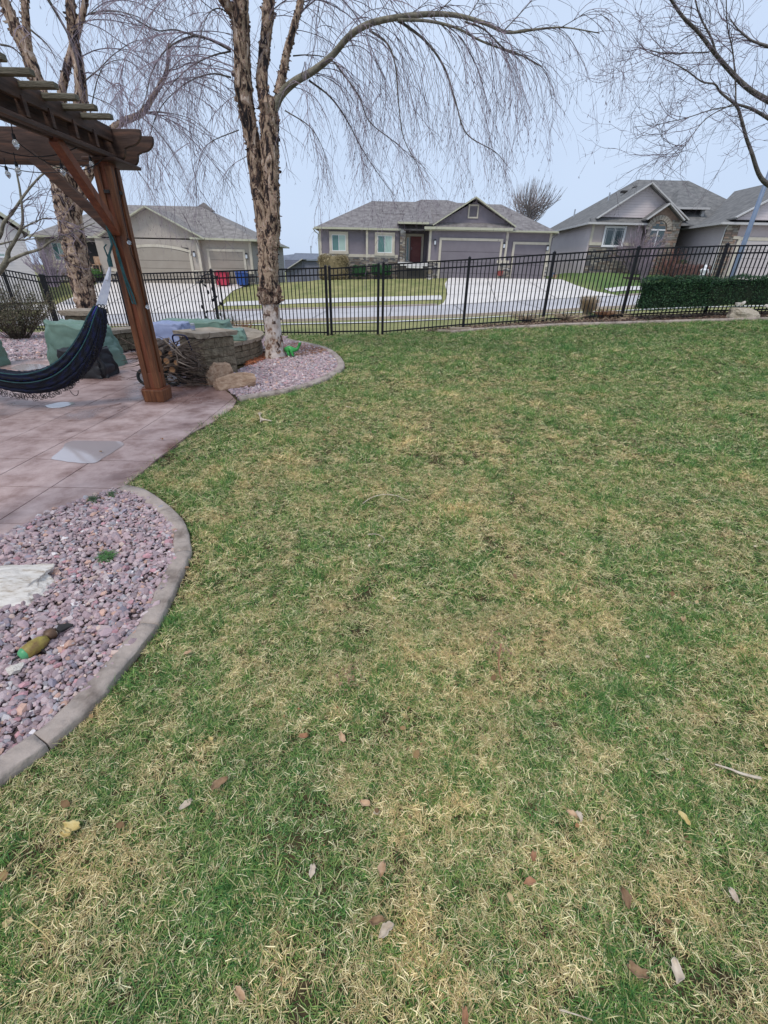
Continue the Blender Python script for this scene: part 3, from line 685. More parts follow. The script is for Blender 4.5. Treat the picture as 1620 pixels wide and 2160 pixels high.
def turf(name, band, dens, sc, label):
    y0, y1 = band; x0 = max(-3.0, -y1 * 1.06 - 1.5); x1 = min(13, y1 * 1.06 + 1.5)
    n = int((x1 - x0) * (y1 - y0) * dens); P = np.c_[nr.uniform(x0, x1, n), nr.uniform(y0, y1, n)]
    P = P[np.abs(P[:, 0]) < P[:, 1] * 1.06 + 1.5]
    # ragged lawn edge
    Q = P + nr.normal(0, .026, P.shape); P = P[inpoly(Q, lawn_poly)]
    n = len(P); idx = np.zeros(n, int); tint = np.ones((n, 4)); keep = np.ones(n, bool); scl = np.ones((n, 3)); zz = np.zeros(n)
    u = nr.uniform(0, 1, (n, 4))
    for i in range(n):
        x, y = P[i]
        a = .8 * fbm(x, y, 1.5, 3) + .75 * fbm(x, y, 5.6, 9) + .16 * fbm(x, y, .45, 5)
        # thinner and drier down the middle of the lawn, thicker towards the fence
        a += .42 * math.exp(-((x - .25 - .12 * y) / (1.0 + .22 * y)) ** 2) * math.exp(-((y - 3.2) / 3.6) ** 2) - .26 * max(0, min(1, (y - 6) / 4)) - .12 * max(0, min(1, (x - 1.8) / 3))
        bare = fbm(x, y, 3.3, 21)
        ps = 1 / (1 + math.exp(-(a - .36) * 2.7)) * .56 + .04
        d = fbm(x, y, 2.6, 33)
        if bare > .40 and u[i, 3] < .45: keep[i] = False
        if u[i, 0] < ps: idx[i] = 7 + int(u[i, 1] * 4)
        elif u[i, 0] < ps + .34: idx[i] = 4 + int(u[i, 1] * 3)
        elif d > .25 and u[i, 2] < .5: idx[i] = 11 + int(u[i, 1] * 2)
        else: idx[i] = int(u[i, 1] * 4)
        br = 1 + .22 * d + .15 * (u[i, 2] - .5)
        tint[i, :3] = (br * (1 + .10 * a), br, br * (1 - .06 * a))
        s_ = sc * (.8 + .5 * u[i, 2]) * (1 + .35 * max(0, d)); scl[i] = (s_, s_, s_ * (1 + .3 * d)); zz[i] = HT(x, y)
    P, idx, tint, scl, zz = P[keep], idx[keep], tint[keep], scl[keep], zz[keep]; n = len(P)
    rot = np.c_[nr.uniform(-.15, .15, n), nr.uniform(-.15, .15, n), nr.uniform(0, 6.28, n)]
    return scatter(name, np.c_[P, zz + .002], rot, scl, idx, tint, tufts, label)
turf('lawn_grass', (-.3, 1.9), 4900, .74, 'short mixed green and straw coloured grass nearest the viewer')
turf('lawn_grass', (1.9, 3.8), 2500, .98, 'short green and straw grass in the middle of the lawn')
turf('lawn_grass', (3.8, 7.0), 1150, 1.25, 'short patchy grass beside the patio and round bed')
turf('lawn_grass', (7.0, 13.2), 560, 1.6, 'greener grass running up to the fence')

M['debris'] = attr_mat('thatch_debris', .8, .2)
def debris(n):
    P = np.c_[nr.uniform(-3, 8, n), nr.uniform(.2, 7.5, n) ** 1.0]; P = P[np.abs(P[:, 0]) < P[:, 1] * .98 + .7]; P = P[inpoly(P, lawn_poly)]; n = len(P)
    cols = np.array([(.30, .19, .09), (.20, .12, .06), (.48, .36, .19), (.58, .49, .35), (.34, .17, .08)]); c = cols[nr.choice(5, n, p=[.3, .3, .2, .08, .12])]
    s = .0058 * nr.lognormal(0, .5, n); z = np.array([HT(a, b) for a, b in P]) + .014 + nr.uniform(0, .016, n)
    scatter('leaf_debris', np.c_[P, z], np.c_[nr.uniform(-.6, .6, n), nr.uniform(-.6, .6, n), nr.uniform(0, 6.28, n)], np.c_[s, s * nr.uniform(.6, 1.6, n), s], nr.randint(0, 2, n), np.c_[c, np.ones(n)], deb_v, 'small scraps of dead leaf and bark scattered through the lawn')
deb_v = []
for k in range(2):
    mb = MB(); mb.add([(-1, 0, 0), (-.3, .5, .25), (.7, .45, .1), (1, -.1, .3), (.2, -.55, .0), (-.6, -.4, .2)], [(0, 1, 5), (1, 2, 4, 5), (2, 3, 4)]); me = mesh_of_raw(mb, M['debris']); col_attr(me, [(1, 1, 1)] * len(me.polygons)); deb_v.append(me)
debris(2200)
# ================================================================== HOUSES ACROSS THE STREET
def win(par, x0, x1, z0, z1, y, tw=.14, sash=.05, tm='trim', panes=(('glass', .5), ('glassb', .5)), sill=True, grid=False):
    mb = MB(); d = .07
    mb.box(x0, x1, y - d, y + .02, z1 - tw, z1); mb.box(x0 - .02, x1 + .02, y - d - .03, y + .02, z0, z0 + tw)
    mb.box(x0, x0 + tw, y - d, y + .02, z0 + tw, z1 - tw); mb.box(x1 - tw, x1, y - d, y + .02, z0 + tw, z1 - tw)
    w = mb.build('window', M[tm], par)
    a, b, c, e = x0 + tw, x1 - tw, z0 + tw, z1 - tw
    mb = MB(); s = sash
    mb.box(a, b, y - .045, y + .01, e - s, e); mb.box(a, b, y - .045, y + .01, c, c + s); mb.box(a, a + s, y - .045, y + .01, c + s, e - s); mb.box(b - s, b, y - .045, y + .01, c + s, e - s)
    xx = a + s; tot = b - a - 2 * s
    for i, (m_, f) in enumerate(panes):
        x2 = xx + tot * f
        if i < len(panes) - 1: mb.box(x2 - s / 2, x2 + s / 2, y - .04, y + .01, c + s, e - s)
        MB().box(xx, x2, y - .015, y + .005, c + s, e - s).build('pane', M[m_], w)
        if grid:
            mb.box(xx + .1, xx + .12, y - .03, y - .012, c + s, e - s); mb.box(x2 - .12, x2 - .1, y - .03, y - .012, c + s, e - s); mb.box(xx, x2, y - .03, y - .012, e - s - .16, e - s - .14)
        xx = x2
    mb.build('sash', M['white'], w)
    return w
def garage(par, x0, x1, z0, z1, y, m, tw=.16, arch=0.0, rows=4, cols=None):
    # trim
    mb = MB()
    mb.box(x0 - tw, x0, y - .08, y + .02, z0, z1); mb.box(x1, x1 + tw, y - .08, y + .02, z0, z1)
    if arch:
        n = 16; pts = [(x0 - tw + (x1 - x0 + 2 * tw) * i / n, z1 + arch * (1 - (2 * i / n - 1) ** 2)) for i in range(n + 1)]
        for i in range(n):
            (a, b), (c, d) = pts[i], pts[i + 1]
            mb.slab([(a, y - .08, b), (c, y - .08, d), (c, y - .08, d + tw), (a, y - .08, b + tw)], (0, .1, 0))
            mb.slab([(a, y - .05, z1 - .02), (c, y - .05, z1 - .02), (c, y - .05, d), (a, y - .05, b)], (0, .06, 0)) if False else None
    else: mb.box(x0 - tw, x1 + tw, y - .08, y + .02, z1, z1 + tw)
    tr = mb.build('door_trim', M['trim'], par)
    gd = MB().box(x0, x1, y - .012, y + .06, z0, z1 + arch).build('garage_door', M['dark'], par)
    h = (z1 - z0) / rows
    for r in range(rows):
        top = z0 + (r + 1) * h + (arch if r == rows - 1 else 0)
        me = MB()
        if r == rows - 1 and arch:
            n = 12; P = [(x0, z0 + r * h + .012), (x1, z0 + r * h + .012)] + [(x0 + (x1 - x0) * i / n, z1 + arch * (1 - (2 * i / n - 1) ** 2) - .01) for i in range(n, -1, -1)]
            me.slab([(a, y - .045, b) for a, b in P], (0, .03, 0))
        else: me.box(x0, x1, y - .045, y - .014, z0 + r * h + .012, z0 + (r + 1) * h - .012)
        me.build('door_panel', m, gd)
    return gd
def sconce(par, x, y, z):
    mb = MB(); mb.box(x - .06, x + .06, y - .04, y, z - .16, z + .2); mb.box(x - .1, x + .1, y - .26, y - .05, z + .16, z + .22); mb.box(x - .07, x + .07, y - .22, y - .08, z + .22, z + .27); mb.box(x - .09, x + .09, y - .25, y - .06, z - .2, z - .16)
    l = mb.build('wall_lamp', M['black'], par)
    MB().box(x - .075, x + .075, y - .23, y - .075, z - .16, z + .16).build('lamp_glass', M['lampglass'], l)
def poly_roof(par, faces, m, name='roof', th=.10):
    mb = MB()
    for f in faces: mb.slab(f, (0, 0, -th))
    return mb.build(name, m, par)
def gutter(par, pts, m, h=.16, d=.13):
    mb = MB()
    for a, b in zip(pts[:-1], pts[1:]): mb.bar(Vector(a), Vector(b), d, h)
    return mb.build('gutter', m, par)
def stone_veneer(par, x0, x1, z0, z1, y, pal_, sz=(.34, .10), side=None, name='stone_veneer', taper=None):
    # thin ledge stones laid in courses, each its own little block
    base = MB()
    if side is None: base.box(x0, x1, y - .04, y + .02, z0, z1)
    else: base.box(x0 - .02, x0 + .04, y, side, z0, z1)
    root = base.build(name, M['mortar'], par)
    z = z0; mbs = [MB() for _ in pal_]
    while z < z1 - .02:
        h = min(sz[1] * R.uniform(.7, 1.35), z1 - z); a = (x0 if side is None else y); e = (x1 if side is None else side)
        while a < e - .02:
            w = min(sz[0] * R.uniform(.5, 1.5), e - a); p = R.uniform(.03, .075); k = R.randrange(len(pal_))
            if side is None: mbs[k].box(a + .008, a + w - .008, y - .04 - p, y - .035, z + .008, z + h - .008)
            else: mbs[k].box(x0 - .02 - p, x0 - .015, a + .008, a + w - .008, z + .008, z + h - .008)
            a += w
        z += h
    allm = MB()
    for k, q in enumerate(mbs):
        o = len(allm.v); allm.v += q.v; allm.f += [tuple(i + o for i in f) for f in q.f]; allm.mi += [k] * len(q.f)
    allm.build('ledge_stone', [M[p] for p in pal_], root, stuff=True, fix=False)
    return root
M['mortar'] = mat('dark_mortar', (.06, .055, .05), None, rough=.95)
for nm, c in (('ls1', (.13, .125, .13)), ('ls2', (.24, .22, .19)), ('ls3', (.34, .30, .25)), ('ls4', (.19, .15, .12)), ('ls5', (.44, .42, .39)), ('ls6', (.30, .21, .16))):
    M[nm] = mat('ledge_stone_' + nm[2], tuple(q * .8 for q in c), tuple(q * 1.2 for q in c), 5, .9)
def hipped(x0, x1, y0, y1, ze, zr, rx0, rx1, ry=None):
    ry = ry or (y0 + y1) / 2
    A, B, C_, D = (x0, y0, ze), (x1, y0, ze), (x1, y1, ze), (x0, y1, ze); P, Q = (rx0, ry, zr), (rx1, ry, zr)
    return [[A, B, Q, P], [B, C_, Q], [C_, D, P, Q], [D, A, P]]

# ---------- centre house: purple grey with cream trim
h1 = thing('house', 'low purple grey house with a red front door and dark double garage in the centre', 'house', (4, 48, 1.0))
def a1(px, py, y=48.0): return at(px, py, y)
xl = a1(673, 500, 48.4).x; xb_ = a1(772, 500, 48.2).x; xp = a1(843, 500).x; xq = a1(905, 500, 47.6).x; xg = a1(1071, 500, 47.6).x; xr = a1(1164, 500, 48.0).x
zl = .2; ZE = 4.98
mb = MB()
mb.box(xl, xb_ + .1, 48.4, 60, zl, ZE); mb.box(xb_, xp, 48.1, 52, zl, ZE); mb.box(xp, xq + .1, 50.2, 52, zl, ZE + .6)
mb.box(xq, xg + .02, 47.6, 60, zl + .3, ZE + .05); mb.box(xg, xr, 48.0, 60, zl + .3, ZE)
mb.build('wall', M['stucco1'], h1)
# gable wall over the garage
pk = a1(1004, 424, 47.7); gl = a1(922, 468, 47.7); gr = a1(1078, 474, 47.7)
MB().slab([(gl.x, 47.9, gl.z - .1), (gr.x, 47.9, gl.z - .1), (pk.x, 47.9, pk.z)], (0, .5, 0)).build('gable_wall', M['stucco1'], h1)
# corner and frieze boards
def board(par, *a): return MB().box(*a).build('corner_board', M['trim'], par)
def wt(par, *a): return MB().box(*a).build('water_table', M['trim'], par)
for x, y in ((xl, 48.36), (xb_, 48.06), (xq + .02, 47.56), (xg - .14, 47.56), (xr - .2, 47.96)):
    board(h1, x - .0, x + .2, y - .03, y + .05, 1.6 + (0 if x < xp else .85), ZE)
zb0 = a1(800, 541, 48.06).z
wt(h1, xl, xb_ - .004, 48.31, 48.42, zb0 - .08, zb0 + .16); wt(h1, xb_ + .2, xp - .1, 48.01, 48.12, zb0 - .08, zb0 + .16)
wt(h1, xq - .02, xq + .95, 47.5, 47.62, a1(915, 552, 47.6).z - .12, a1(915, 552, 47.6).z + .1)
wt(h1, xg - .75, xg + .4, 47.49, 47.62, a1(1060, 552, 47.6).z - .12, a1(1060, 552, 47.6).z + .1)
gcz = hit(1000, 583).z
stone_veneer(h1, xl + .02, xb_ - .01, zl, zb0 - .09, 48.38, ['ls1', 'ls2', 'ls4', 'ls3']); stone_veneer(h1, xb_ + .02, xp - .12, zl, zb0 - .09, 48.08, ['ls1', 'ls2', 'ls4', 'ls3'])
gdx0, gdx1 = a1(928, 560, 47.6).x, a1(1050, 560, 47.6).x; gsx0, gsx1 = a1(1080, 560).x, a1(1146, 560).x
zst = a1(915, 554, 47.6).z
stone_veneer(h1, xq - .02, gdx0 - .18, .8, zst - .13, 47.56, ['ls2', 'ls3', 'ls5', 'ls1']); stone_veneer(h1, gdx1 + .18, gsx0 - .18, .8, a1(1060, 556, 47.6).z - .13, 47.50, ['ls2', 'ls3', 'ls5', 'ls1'])
stone_veneer(h1, gsx1 + .18, xr + .05, .8, a1(1155, 560).z - .13, 47.96, ['ls2', 'ls3', 'ls5', 'ls1'])
MB().box(gsx1 + .17, xr + .07, 47.86, 47.98, a1(1155, 560).z - .12, a1(1155, 560).z + .1).build('water_table', M['trim'], h1)
# porch: stone pier, door, sidelight, steps
px0, px1 = a1(845, 470, 47.7).x, a1(854, 470, 47.7).x
stone_veneer(h1, px0, px1 + .1, .9, ZE - .05, 47.75, ['ls2', 'ls3', 'ls5', 'ls1', 'ls4'], sz=(.28, .1)); MB().box(px0 + .02, px1 + .08, 47.78, 48.2, .9, ZE - .05).build('porch_pier', M['mortar'], h1)
dx0, dx1 = a1(867, 500, 50.15).x, a1(889, 500, 50.15).x; dz0, dz1 = a1(878, 553, 50.15).z, a1(878, 499, 50.15).z
fd = MB().box(dx0, dx1, 50.08, 50.19, dz0, dz1).build('front_door', M['reddoor'], h1)
for i in range(2):
    for j in range(3):
        ww = (dx1 - dx0) / 2; hh = (dz1 - dz0) / 3
        MB().box(dx0 + ww * i + .1, dx0 + ww * (i + 1) - .1, 50.05, 50.085, dz0 + hh * j + .1, dz0 + hh * (j + 1) - .08).build('raised_panel', M['reddoor'], fd)
MB().tube([(dx0 + .1, 50.02, dz0 + 1.05), (dx0 + .1, 50.0, dz0 + 1.15), (dx0 + .1, 50.02, dz0 + 1.25)], .02).build('handle', M['steel'], fd)
sx0 = a1(858, 500, 50.15).x
win(h1, sx0 - .1, dx0 - .08, dz0, dz1, 50.12, tw=.09, panes=(('glass', 1.0),))
mb = MB(); mb.box(sx0 - .25, dx1 + .22, 50.0, 50.17, dz1 + .01, dz1 + .22); mb.box(dx1 + .03, dx1 + .22, 50.0, 50.17, dz0, dz1); mb.build('door_casing', M['trim'], h1)
MB().box(xp - .1, xq, 47.4, 50.2, dz0 - .2, dz0 - .05).build('porch_floor', M['walk'], h1); MB().box(xp - .1, xq, 47.45, 50.2, .9, dz0 - .2).build('porch_base', M['mortar'], h1)
MB().box(xp + .1, xq - .05, 46.95, 47.38, dz0 - .36, dz0 - .22).build('porch_step', M['walk'], h1); MB().box(xp + .7, xq - .5, 46.55, 46.93, dz0 - .54, dz0 - .38).build('porch_step', M['walk'], h1); MB().box(xp + .12, xq - .08, 46.99, 47.38, .8, dz0 - .37).build('step_base', M['mortar'], h1)
# windows, garage doors, lamps
for p0, p1, y in (((694, 488), (735, 536), 48.33), ((791, 490), (832, 540), 48.03)):
    A = at(*p0, y); B = at(*p1, y); win(h1, A.x, B.x, B.z, A.z, y, tw=.24)
garage(h1, gdx0, gdx1, gcz - .02, a1(990, 508, 47.6).z, 47.56, M['gdoor1'], tw=.2); garage(h1, gsx0, gsx1, gcz + .0, a1(1112, 516).z, 47.96, M['gdoor1'], tw=.2)
A = at(989, 431, 47.85); B = at(1008, 461, 47.85); win(h1, A.x, B.x, B.z, A.z, 47.88, tw=.12, panes=(('louvre', 1.0),)) if False else None
mb = MB(); mb.box(A.x, B.x, 47.82, 47.9, A.z - .12, A.z); mb.box(A.x, B.x, 47.82, 47.9, B.z, B.z + .12); mb.box(A.x, A.x + .12, 47.82, 47.9, B.z + .12, A.z - .12); mb.box(B.x - .12, B.x, 47.82, 47.9, B.z + .12, A.z - .12)
lv = mb.build('gable_vent', M['trim'], h1); mb = MB(); k = B.z + .16
while k < A.z - .14: mb.box(A.x + .12, B.x - .12, 47.86, 47.895, k, k + .05); k += .09
mb.build('louvre', M['gdoor1'], lv)
for p, y in (((917.5, 512), 47.54), ((1062.5, 519), 47.54), ((1154, 524), 47.94)): q = at(*p, y); sconce(h1, q.x, q.y, q.z)
# roofs
ov = .45
cA = a1(664, 480, 48.0)
RZ = at(785, 424, 54.0); rB = at(1058, 430, 53.5)
faces = hipped(cA.x, xq + 3, 48.0 - .1, 60.4, ZE, RZ.z, RZ.x, xq + 4, 54.0)
poly_roof(h1, faces, M['roof1'])
faces = hipped(a1(905, 480, 47.2).x - .3, a1(1177, 486, 47.6).x, 47.55, 60.4, ZE - .02, rB.z - .05, xq + 3.2, rB.x, 53.5)
poly_roof(h1, faces, M['roof1'])
# front bay / porch roof and small raised ridge behind
pL = at(838, 470, 47.3).x; pR = xq + .3
poly_roof(h1, [[(pL, 47.3, ZE + .45), (pR, 47.3, ZE + .45), (pR, 54, RZ.z), (pL + 2, 54, RZ.z)], [(pL, 47.3, ZE + .45), (pL + 2, 54, RZ.z), (pL, 52, ZE + .6)]], M['roof1'])
r0, r1 = at(889, 421, 56), at(945, 418, 56)
poly_roof(h1, hipped(r0.x - 4, r1.x + 5, 51, 61, RZ.z - 1.3, r0.z, r0.x, r1.x, 56), M['roof1'])
gp = at(1004, 414, 47.4); ge0 = at(913, 471, 47.4); ge1 = at(1088, 476, 47.4)
zz = (ge0.z + ge1.z) / 2 - .05
poly_roof(h1, [[(ge0.x, 47.35, zz), (gp.x, 47.35, gp.z), (gp.x, 54, gp.z), (ge0.x, 50, zz)], [(gp.x, 47.35, gp.z), (ge1.x, 47.35, zz), (ge1.x, 50, zz), (gp.x, 54, gp.z)]], M['roof1'])
mb = MB(); mb.bar((ge0.x, 47.3, zz - .08), (gp.x, 47.3, gp.z - .08), .1, .26, Vector((0, 1, 0))); mb.bar((gp.x, 47.3, gp.z - .08), (ge1.x, 47.3, zz - .08), .1, .26, Vector((0, 1, 0)))
mb.build('barge_board', M['fascia'], h1)
poly_roof(h1, [[(ge0.x + .1, 47.1, ZE + .12), (ge1.x - .1, 47.1, ZE + .12), (ge1.x - .1, 47.95, ZE + .6), (ge0.x + .1, 47.95, ZE + .6)]], M['roof1'], name='pent_roof')
gutter(h1, [(cA.x, 47.85, ZE - .05), (xb_ - .3, 47.85, ZE - .05)], M['fascia']); gutter(h1, [(xb_ - .5, 47.7, ZE - .07), (xp + .1, 47.7, ZE - .07)], M['fascia'])
gutter(h1, [(pL, 47.25, ZE + .42), (pR - .4, 47.25, ZE + .42)], M['fascia']); gutter(h1, [(xq - .5, 47.05, ZE + .06), (xg + .25, 47.05, ZE + .06)], M['fascia'], h=.2); gutter(h1, [(xg + .1, 47.5, ZE - .05), (a1(1178, 486, 47.5).x, 47.5, ZE - .05)], M['fascia'])
gutter(h1, [(a1(1178, 486, 47.5).x, 47.5, ZE - .05), (a1(1178, 486, 47.5).x, 60, ZE - .05)], M['fascia']); gutter(h1, [(cA.x, 47.85, ZE - .05), (cA.x, 60, ZE - .05)], M['fascia'])
mb = MB(); mb.box(cA.x, xp, 47.9, 48.5, ZE - .1, ZE - .06); mb.box(xq - .4, xr + .3, 47.1, 48.1, ZE - .1, ZE - .06); mb.build('soffit', M['fascia'], h1)
MB().tube([(xl - .45, 47.9, ZE - .1), (xl - .3, 48.2, ZE - .35), (xl - .06, 48.35, ZE - .5), (xl - .06, 48.35, 1.0)], .05, 5).build('downspout', M['fascia'], h1)
MB().tube([(xr + .5, 47.6, ZE - .12), (xr + .3, 47.8, ZE - .3), (xr + .06, 47.95, ZE - .5), (xr + .06, 47.95, 1.2)], .05, 5).build('downspout', M['gdoor1'], h1)

# ---------- left house: taupe
h0 = thing('house', 'taupe house with an arched double garage door behind the wooden post', 'house', (-20, 46, .2))
def a0(px, py, y=46.0): return at(px, py, y)
Z0 = .0; ze0 = a0(480, 504).z - .05
x_a, x_b, x_c, x_d = a0(86, 540, 46.8).x, a0(236, 520, 46.4).x, a0(424, 540).x, a0(529, 540).x
mb = MB(); mb.box(x_a, x_b, 46.8, 60, Z0 - .5, ze0); mb.box(x_b - 1.2, x_c, 46.0, 59.4, Z0 - .5, ze0 + .2); mb.box(x_c, x_d, 46.5, 60, Z0 - .5, ze0)
mb.build('wall', M['stucco0'], h0)
MB().box(x_d - .01, x_d + .06, 46.6, 60.01, Z0 - .5, ze0 - .0).build('side_wall', M['side0'], h0)
gpk = a0(312, 440); gL = a0(205, 500); gR = a0(420, 502)
MB().slab([(x_b - 1.2, 46.0, ze0 + .2), (x_c, 46.0, ze0 + .2), (gpk.x, 46.0, gpk.z)], (0, .4, 0)).build('gable_wall', M['stucco0'], h0)
za = ze0 + .05; xe0, xe1 = 2 * gpk.x - a0(436, 505).x, a0(436, 505).x
poly_roof(h0, [[(xe0, 45.5, za), (gpk.x, 45.5, gpk.z + .18), (gpk.x, 53, gpk.z + .18), (xe0, 53, za)], [(gpk.x, 45.5, gpk.z + .18), (xe1, 45.5, za), (xe1, 53, za), (gpk.x, 53, gpk.z + .18)]], M['roof0'])
mb = MB(); mb.bar((xe0, 45.45, za - .06), (gpk.x, 45.45, gpk.z + .1), .1, .28, Vector((0, 1, 0))); mb.bar((gpk.x, 45.45, gpk.z + .1), (xe1, 45.45, za - .06), .1, .28, Vector((0, 1, 0))); mb.build('barge_board', M['fascia'], h0)
e0 = a0(60, 492, 46.2); rl = at(150, 455, 52); rr_ = at(415, 433, 52); bp_ = at(429, 428, 53)
zr0 = at(330, 431, 52).z
poly_roof(h0, hipped(e0.x, a0(542, 505, 46).x, 46.0, 60.6, ze0 + .02, zr0, at(262, 431, 53).x - 1.2, at(424, 432, 53).x, 53), M['roof0'])
MB().slab([(at(424, 431, 53).x - .8, 53, zr0 - .2), (at(424, 431, 53).x + 1.2, 53, zr0 - .4), (at(429, 428, 53).x, 53, at(429, 427, 53).z)], (0, .6, 0)).build('ridge_cap', M['roof0'], h0)
gutter(h0, [(e0.x, 45.95, ze0 - .02), (x_b - .5, 45.95, ze0 - .02)], M['fascia']); gutter(h0, [(xe1 - 1.3, 45.5, ze0 + .02), (a0(540, 505, 45.9).x, 45.9, ze0 - .02)], M['fascia']); gutter(h0, [(a0(540, 505, 45.9).x, 45.9, ze0 - .02), (a0(540, 505, 45.9).x, 60.4, ze0 - .02)], M['fascia'])
mb = MB(); mb.box(e0.x, x_d + .6, 46.0, 46.7, ze0 - .08, ze0 - .04); mb.build('soffit', M['fascia'], h0)
gA = a0(262, 540).x; gA = 2 * a0(329, 540).x - a0(400, 540).x; gB = a0(400, 540).x
g0z = hit(330, 600).z
garage(h0, gA, gB, .15, a0(398, 534).z, 45.96, M['gdoor0'], tw=.22, arch=.42)
garage(h0, a0(446, 560, 46.5).x, a0(516, 560, 46.5).x, .18, a0(480, 531, 46.5).z, 46.46, M['gdoor0'], tw=.2)
for x, y in ((x_c - .24, 45.94), (x_d - .22, 46.44), (x_a, 46.74)): board(h0, x, x + .22, y - .03, y + .06, 1.1, ze0 - .1)
zw = a0(410, 573).z
wt(h0, gB + .2, x_c, 45.88, 46.02, zw - .1, zw + .12); wt(h0, gA - 1.4, gA - .2, 45.88, 46.02, zw - .1, zw + .12); wt(h0, x_c + .02, a0(446, 560, 46.5).x - .2, 46.4, 46.5, zw - .1, zw + .1); wt(h0, a0(516, 560, 46.5).x + .2, x_d, 46.4, 46.5, zw - .1, zw + .1)
wt(h0, x_a, x_a + 4.6, 46.68, 46.82, a0(100, 563, 46.8).z - .05, a0(100, 563, 46.8).z + .2)
for a, b, y in ((gB + .22, x_c, 45.96), (gA - 1.4, gA - .22, 45.96), (a0(516, 560, 46.5).x + .22, x_d, 46.46)): stone_veneer(h0, a, b, -.2, zw - .11, y, ['ls2', 'ls3', 'ls5', 'ls1'])
stone_veneer(h0, x_a + .02, x_a + 4.6, -.2, a0(100, 563, 46.8).z - .06, 46.76, ['ls2', 'ls3', 'ls5', 'ls4'])
A = at(100, 505, 46.74); B = at(150, 556, 46.74); win(h0, A.x, B.x, B.z, A.z, 46.74, tw=.24)
q = at(411, 537, 45.94); sconce(h0, q.x, q.y, q.z); q = at(521, 541, 46.44); sconce(h0, q.x, q.y, q.z)
# arched entry
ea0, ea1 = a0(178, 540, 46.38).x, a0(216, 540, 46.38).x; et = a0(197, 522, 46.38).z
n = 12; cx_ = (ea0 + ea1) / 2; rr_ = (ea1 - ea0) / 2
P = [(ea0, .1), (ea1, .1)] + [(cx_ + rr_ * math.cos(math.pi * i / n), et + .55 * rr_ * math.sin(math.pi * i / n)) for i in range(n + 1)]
dr = MB().slab([(a, 46.7, b_) for a, b_ in P], (0, .08, 0)).build('entry_shade_panel', M['dark'], h0)  # flat dark panel on the wall, painted as the shade inside the arch
mb = MB()
for i in range(n):
    p, q = P[2 + i], P[3 + i]; mb.slab([(p[0], 46.6, p[1]), (q[0], 46.6, q[1]), (cx_ + (q[0] - cx_) * 1.16, 46.6, et + (q[1] - et) * 1.16), (cx_ + (p[0] - cx_) * 1.16, 46.6, et + (p[1] - et) * 1.16)], (0, .16, 0))
mb.box(ea0 - .2, ea0, 46.6, 46.76, .1, et); mb.box(ea1, ea1 + .2, 46.6, 46.76, .1, et); mb.build('entry_arch', M['trim'], h0)

# ---------- right house: mauve with stone entry gable
h3 = thing('house', 'mauve house with a brown stone entry gable and arched window on the right', 'house', (24, 48, 1.6))
def a3(px, py, y=48.0): return at(px, py, y)
xA = a3(1249, 480).x; xB = a3(1356, 480).x; xC = a3(1428, 480, 47.4).x; xD = a3(1463, 480, 50.5).x; xE = a3(1532, 480, 43.6).x
ze3 = a3(1255, 468).z - .1; zg3 = .9
mb = MB(); mb.box(xA, xB + .4, 48.0, 62, zg3, ze3); mb.box(xC - .2, xD + 2.0, 50.5, 62, zg3, ze3 + .9); mb.box(xE, xE + 12, 43.6, 62, zg3, at(1560, 470, 43.6).z); mb.build('wall', M['stucco3'], h3)
MB().box(xA - .05, xA + .02, 48.02, 62, zg3, ze3 - .02).build('side_wall', M['side3'], h3)
MB().box(xE - .05, xE + .02, 43.62, 52, zg3, at(1560, 470, 43.6).z - .02).build('side_wall', M['side3'], h3)
# big front gable
P1 = a3(1369, 390, 47.9); gl1 = a3(1262, 457, 47.9); gx = 2 * P1.x - gl1.x
MB().slab([(gl1.x, 48.05, gl1.z), (gx, 48.05, gl1.z), (P1.x, 48.05, P1.z)], (0, .4, 0)).build('gable_wall', M['side3'], h3)
zz3 = gl1.z - .02
poly_roof(h3, [[(gl1.x - .25, 47.5, zz3 - .1), (P1.x, 47.5, P1.z + .15), (P1.x, 55, P1.z + .15), (gl1.x - .25, 52, zz3 - .1)], [(P1.x, 47.5, P1.z + .15), (gx + .25, 47.5, zz3 - .1), (gx + .25, 52, zz3 - .1), (P1.x, 55, P1.z + .15)]], M['roof3'])
mb = MB(); mb.bar((gl1.x - .25, 47.45, zz3 - .15), (P1.x, 47.45, P1.z + .08), .1, .26, Vector((0, 1, 0))); mb.bar((P1.x, 47.45, P1.z + .08), (gx + .25, 47.45, zz3 - .15), .1, .26, Vector((0, 1, 0))); mb.build('barge_board', M['fascia3'], h3)
poly_roof(h3, [[(xA - .35, 47.4, ze3 + .05), (xB + .3, 47.4, ze3 + .05), (xB + .3, 48.1, ze3 + .42), (xA - .35, 48.1, ze3 + .42)]], M['roof3'], name='pent_roof')
# stone entry gable
P2_ = at(1407, 432, 47.2); e2L = at(1360, 460, 47.2); sx0_, sx1_ = at(1361, 500, 47.3).x, at(1428, 500, 47.3).x; zt2 = at(1395, 464, 47.3).z
MB().box(sx0_, sx1_, 47.3, 50.6, zg3, zt2).build('entry_wall', M['mortar'], h3)
MB().slab([(sx0_, 47.3, zt2), (sx1_ + .2, 47.3, zt2), (P2_.x, 47.3, P2_.z - .05)], (0, .3, 0)).build('gable_wall', M['ls6'], h3)
stone_veneer(h3, sx0_, sx1_, zg3, zt2, 47.27, ['ls6', 'ls2', 'ls4', 'ls3'], sz=(.42, .13))
stone_veneer(h3, xA + .05, xB + .0, zg3, at(1300, 522, 47.97).z, 47.97, ['ls4', 'ls2', 'ls1', 'ls3'], sz=(.42, .13)); 
stone_veneer(h3, xE + .0, at(1552, 500, 43.6).x, zg3, at(1545, 471, 43.6).z, 43.56, ['ls6', 'ls2', 'ls3', 'ls4'], sz=(.42, .13))
hw = 2 * (P2_.x - e2L.x)
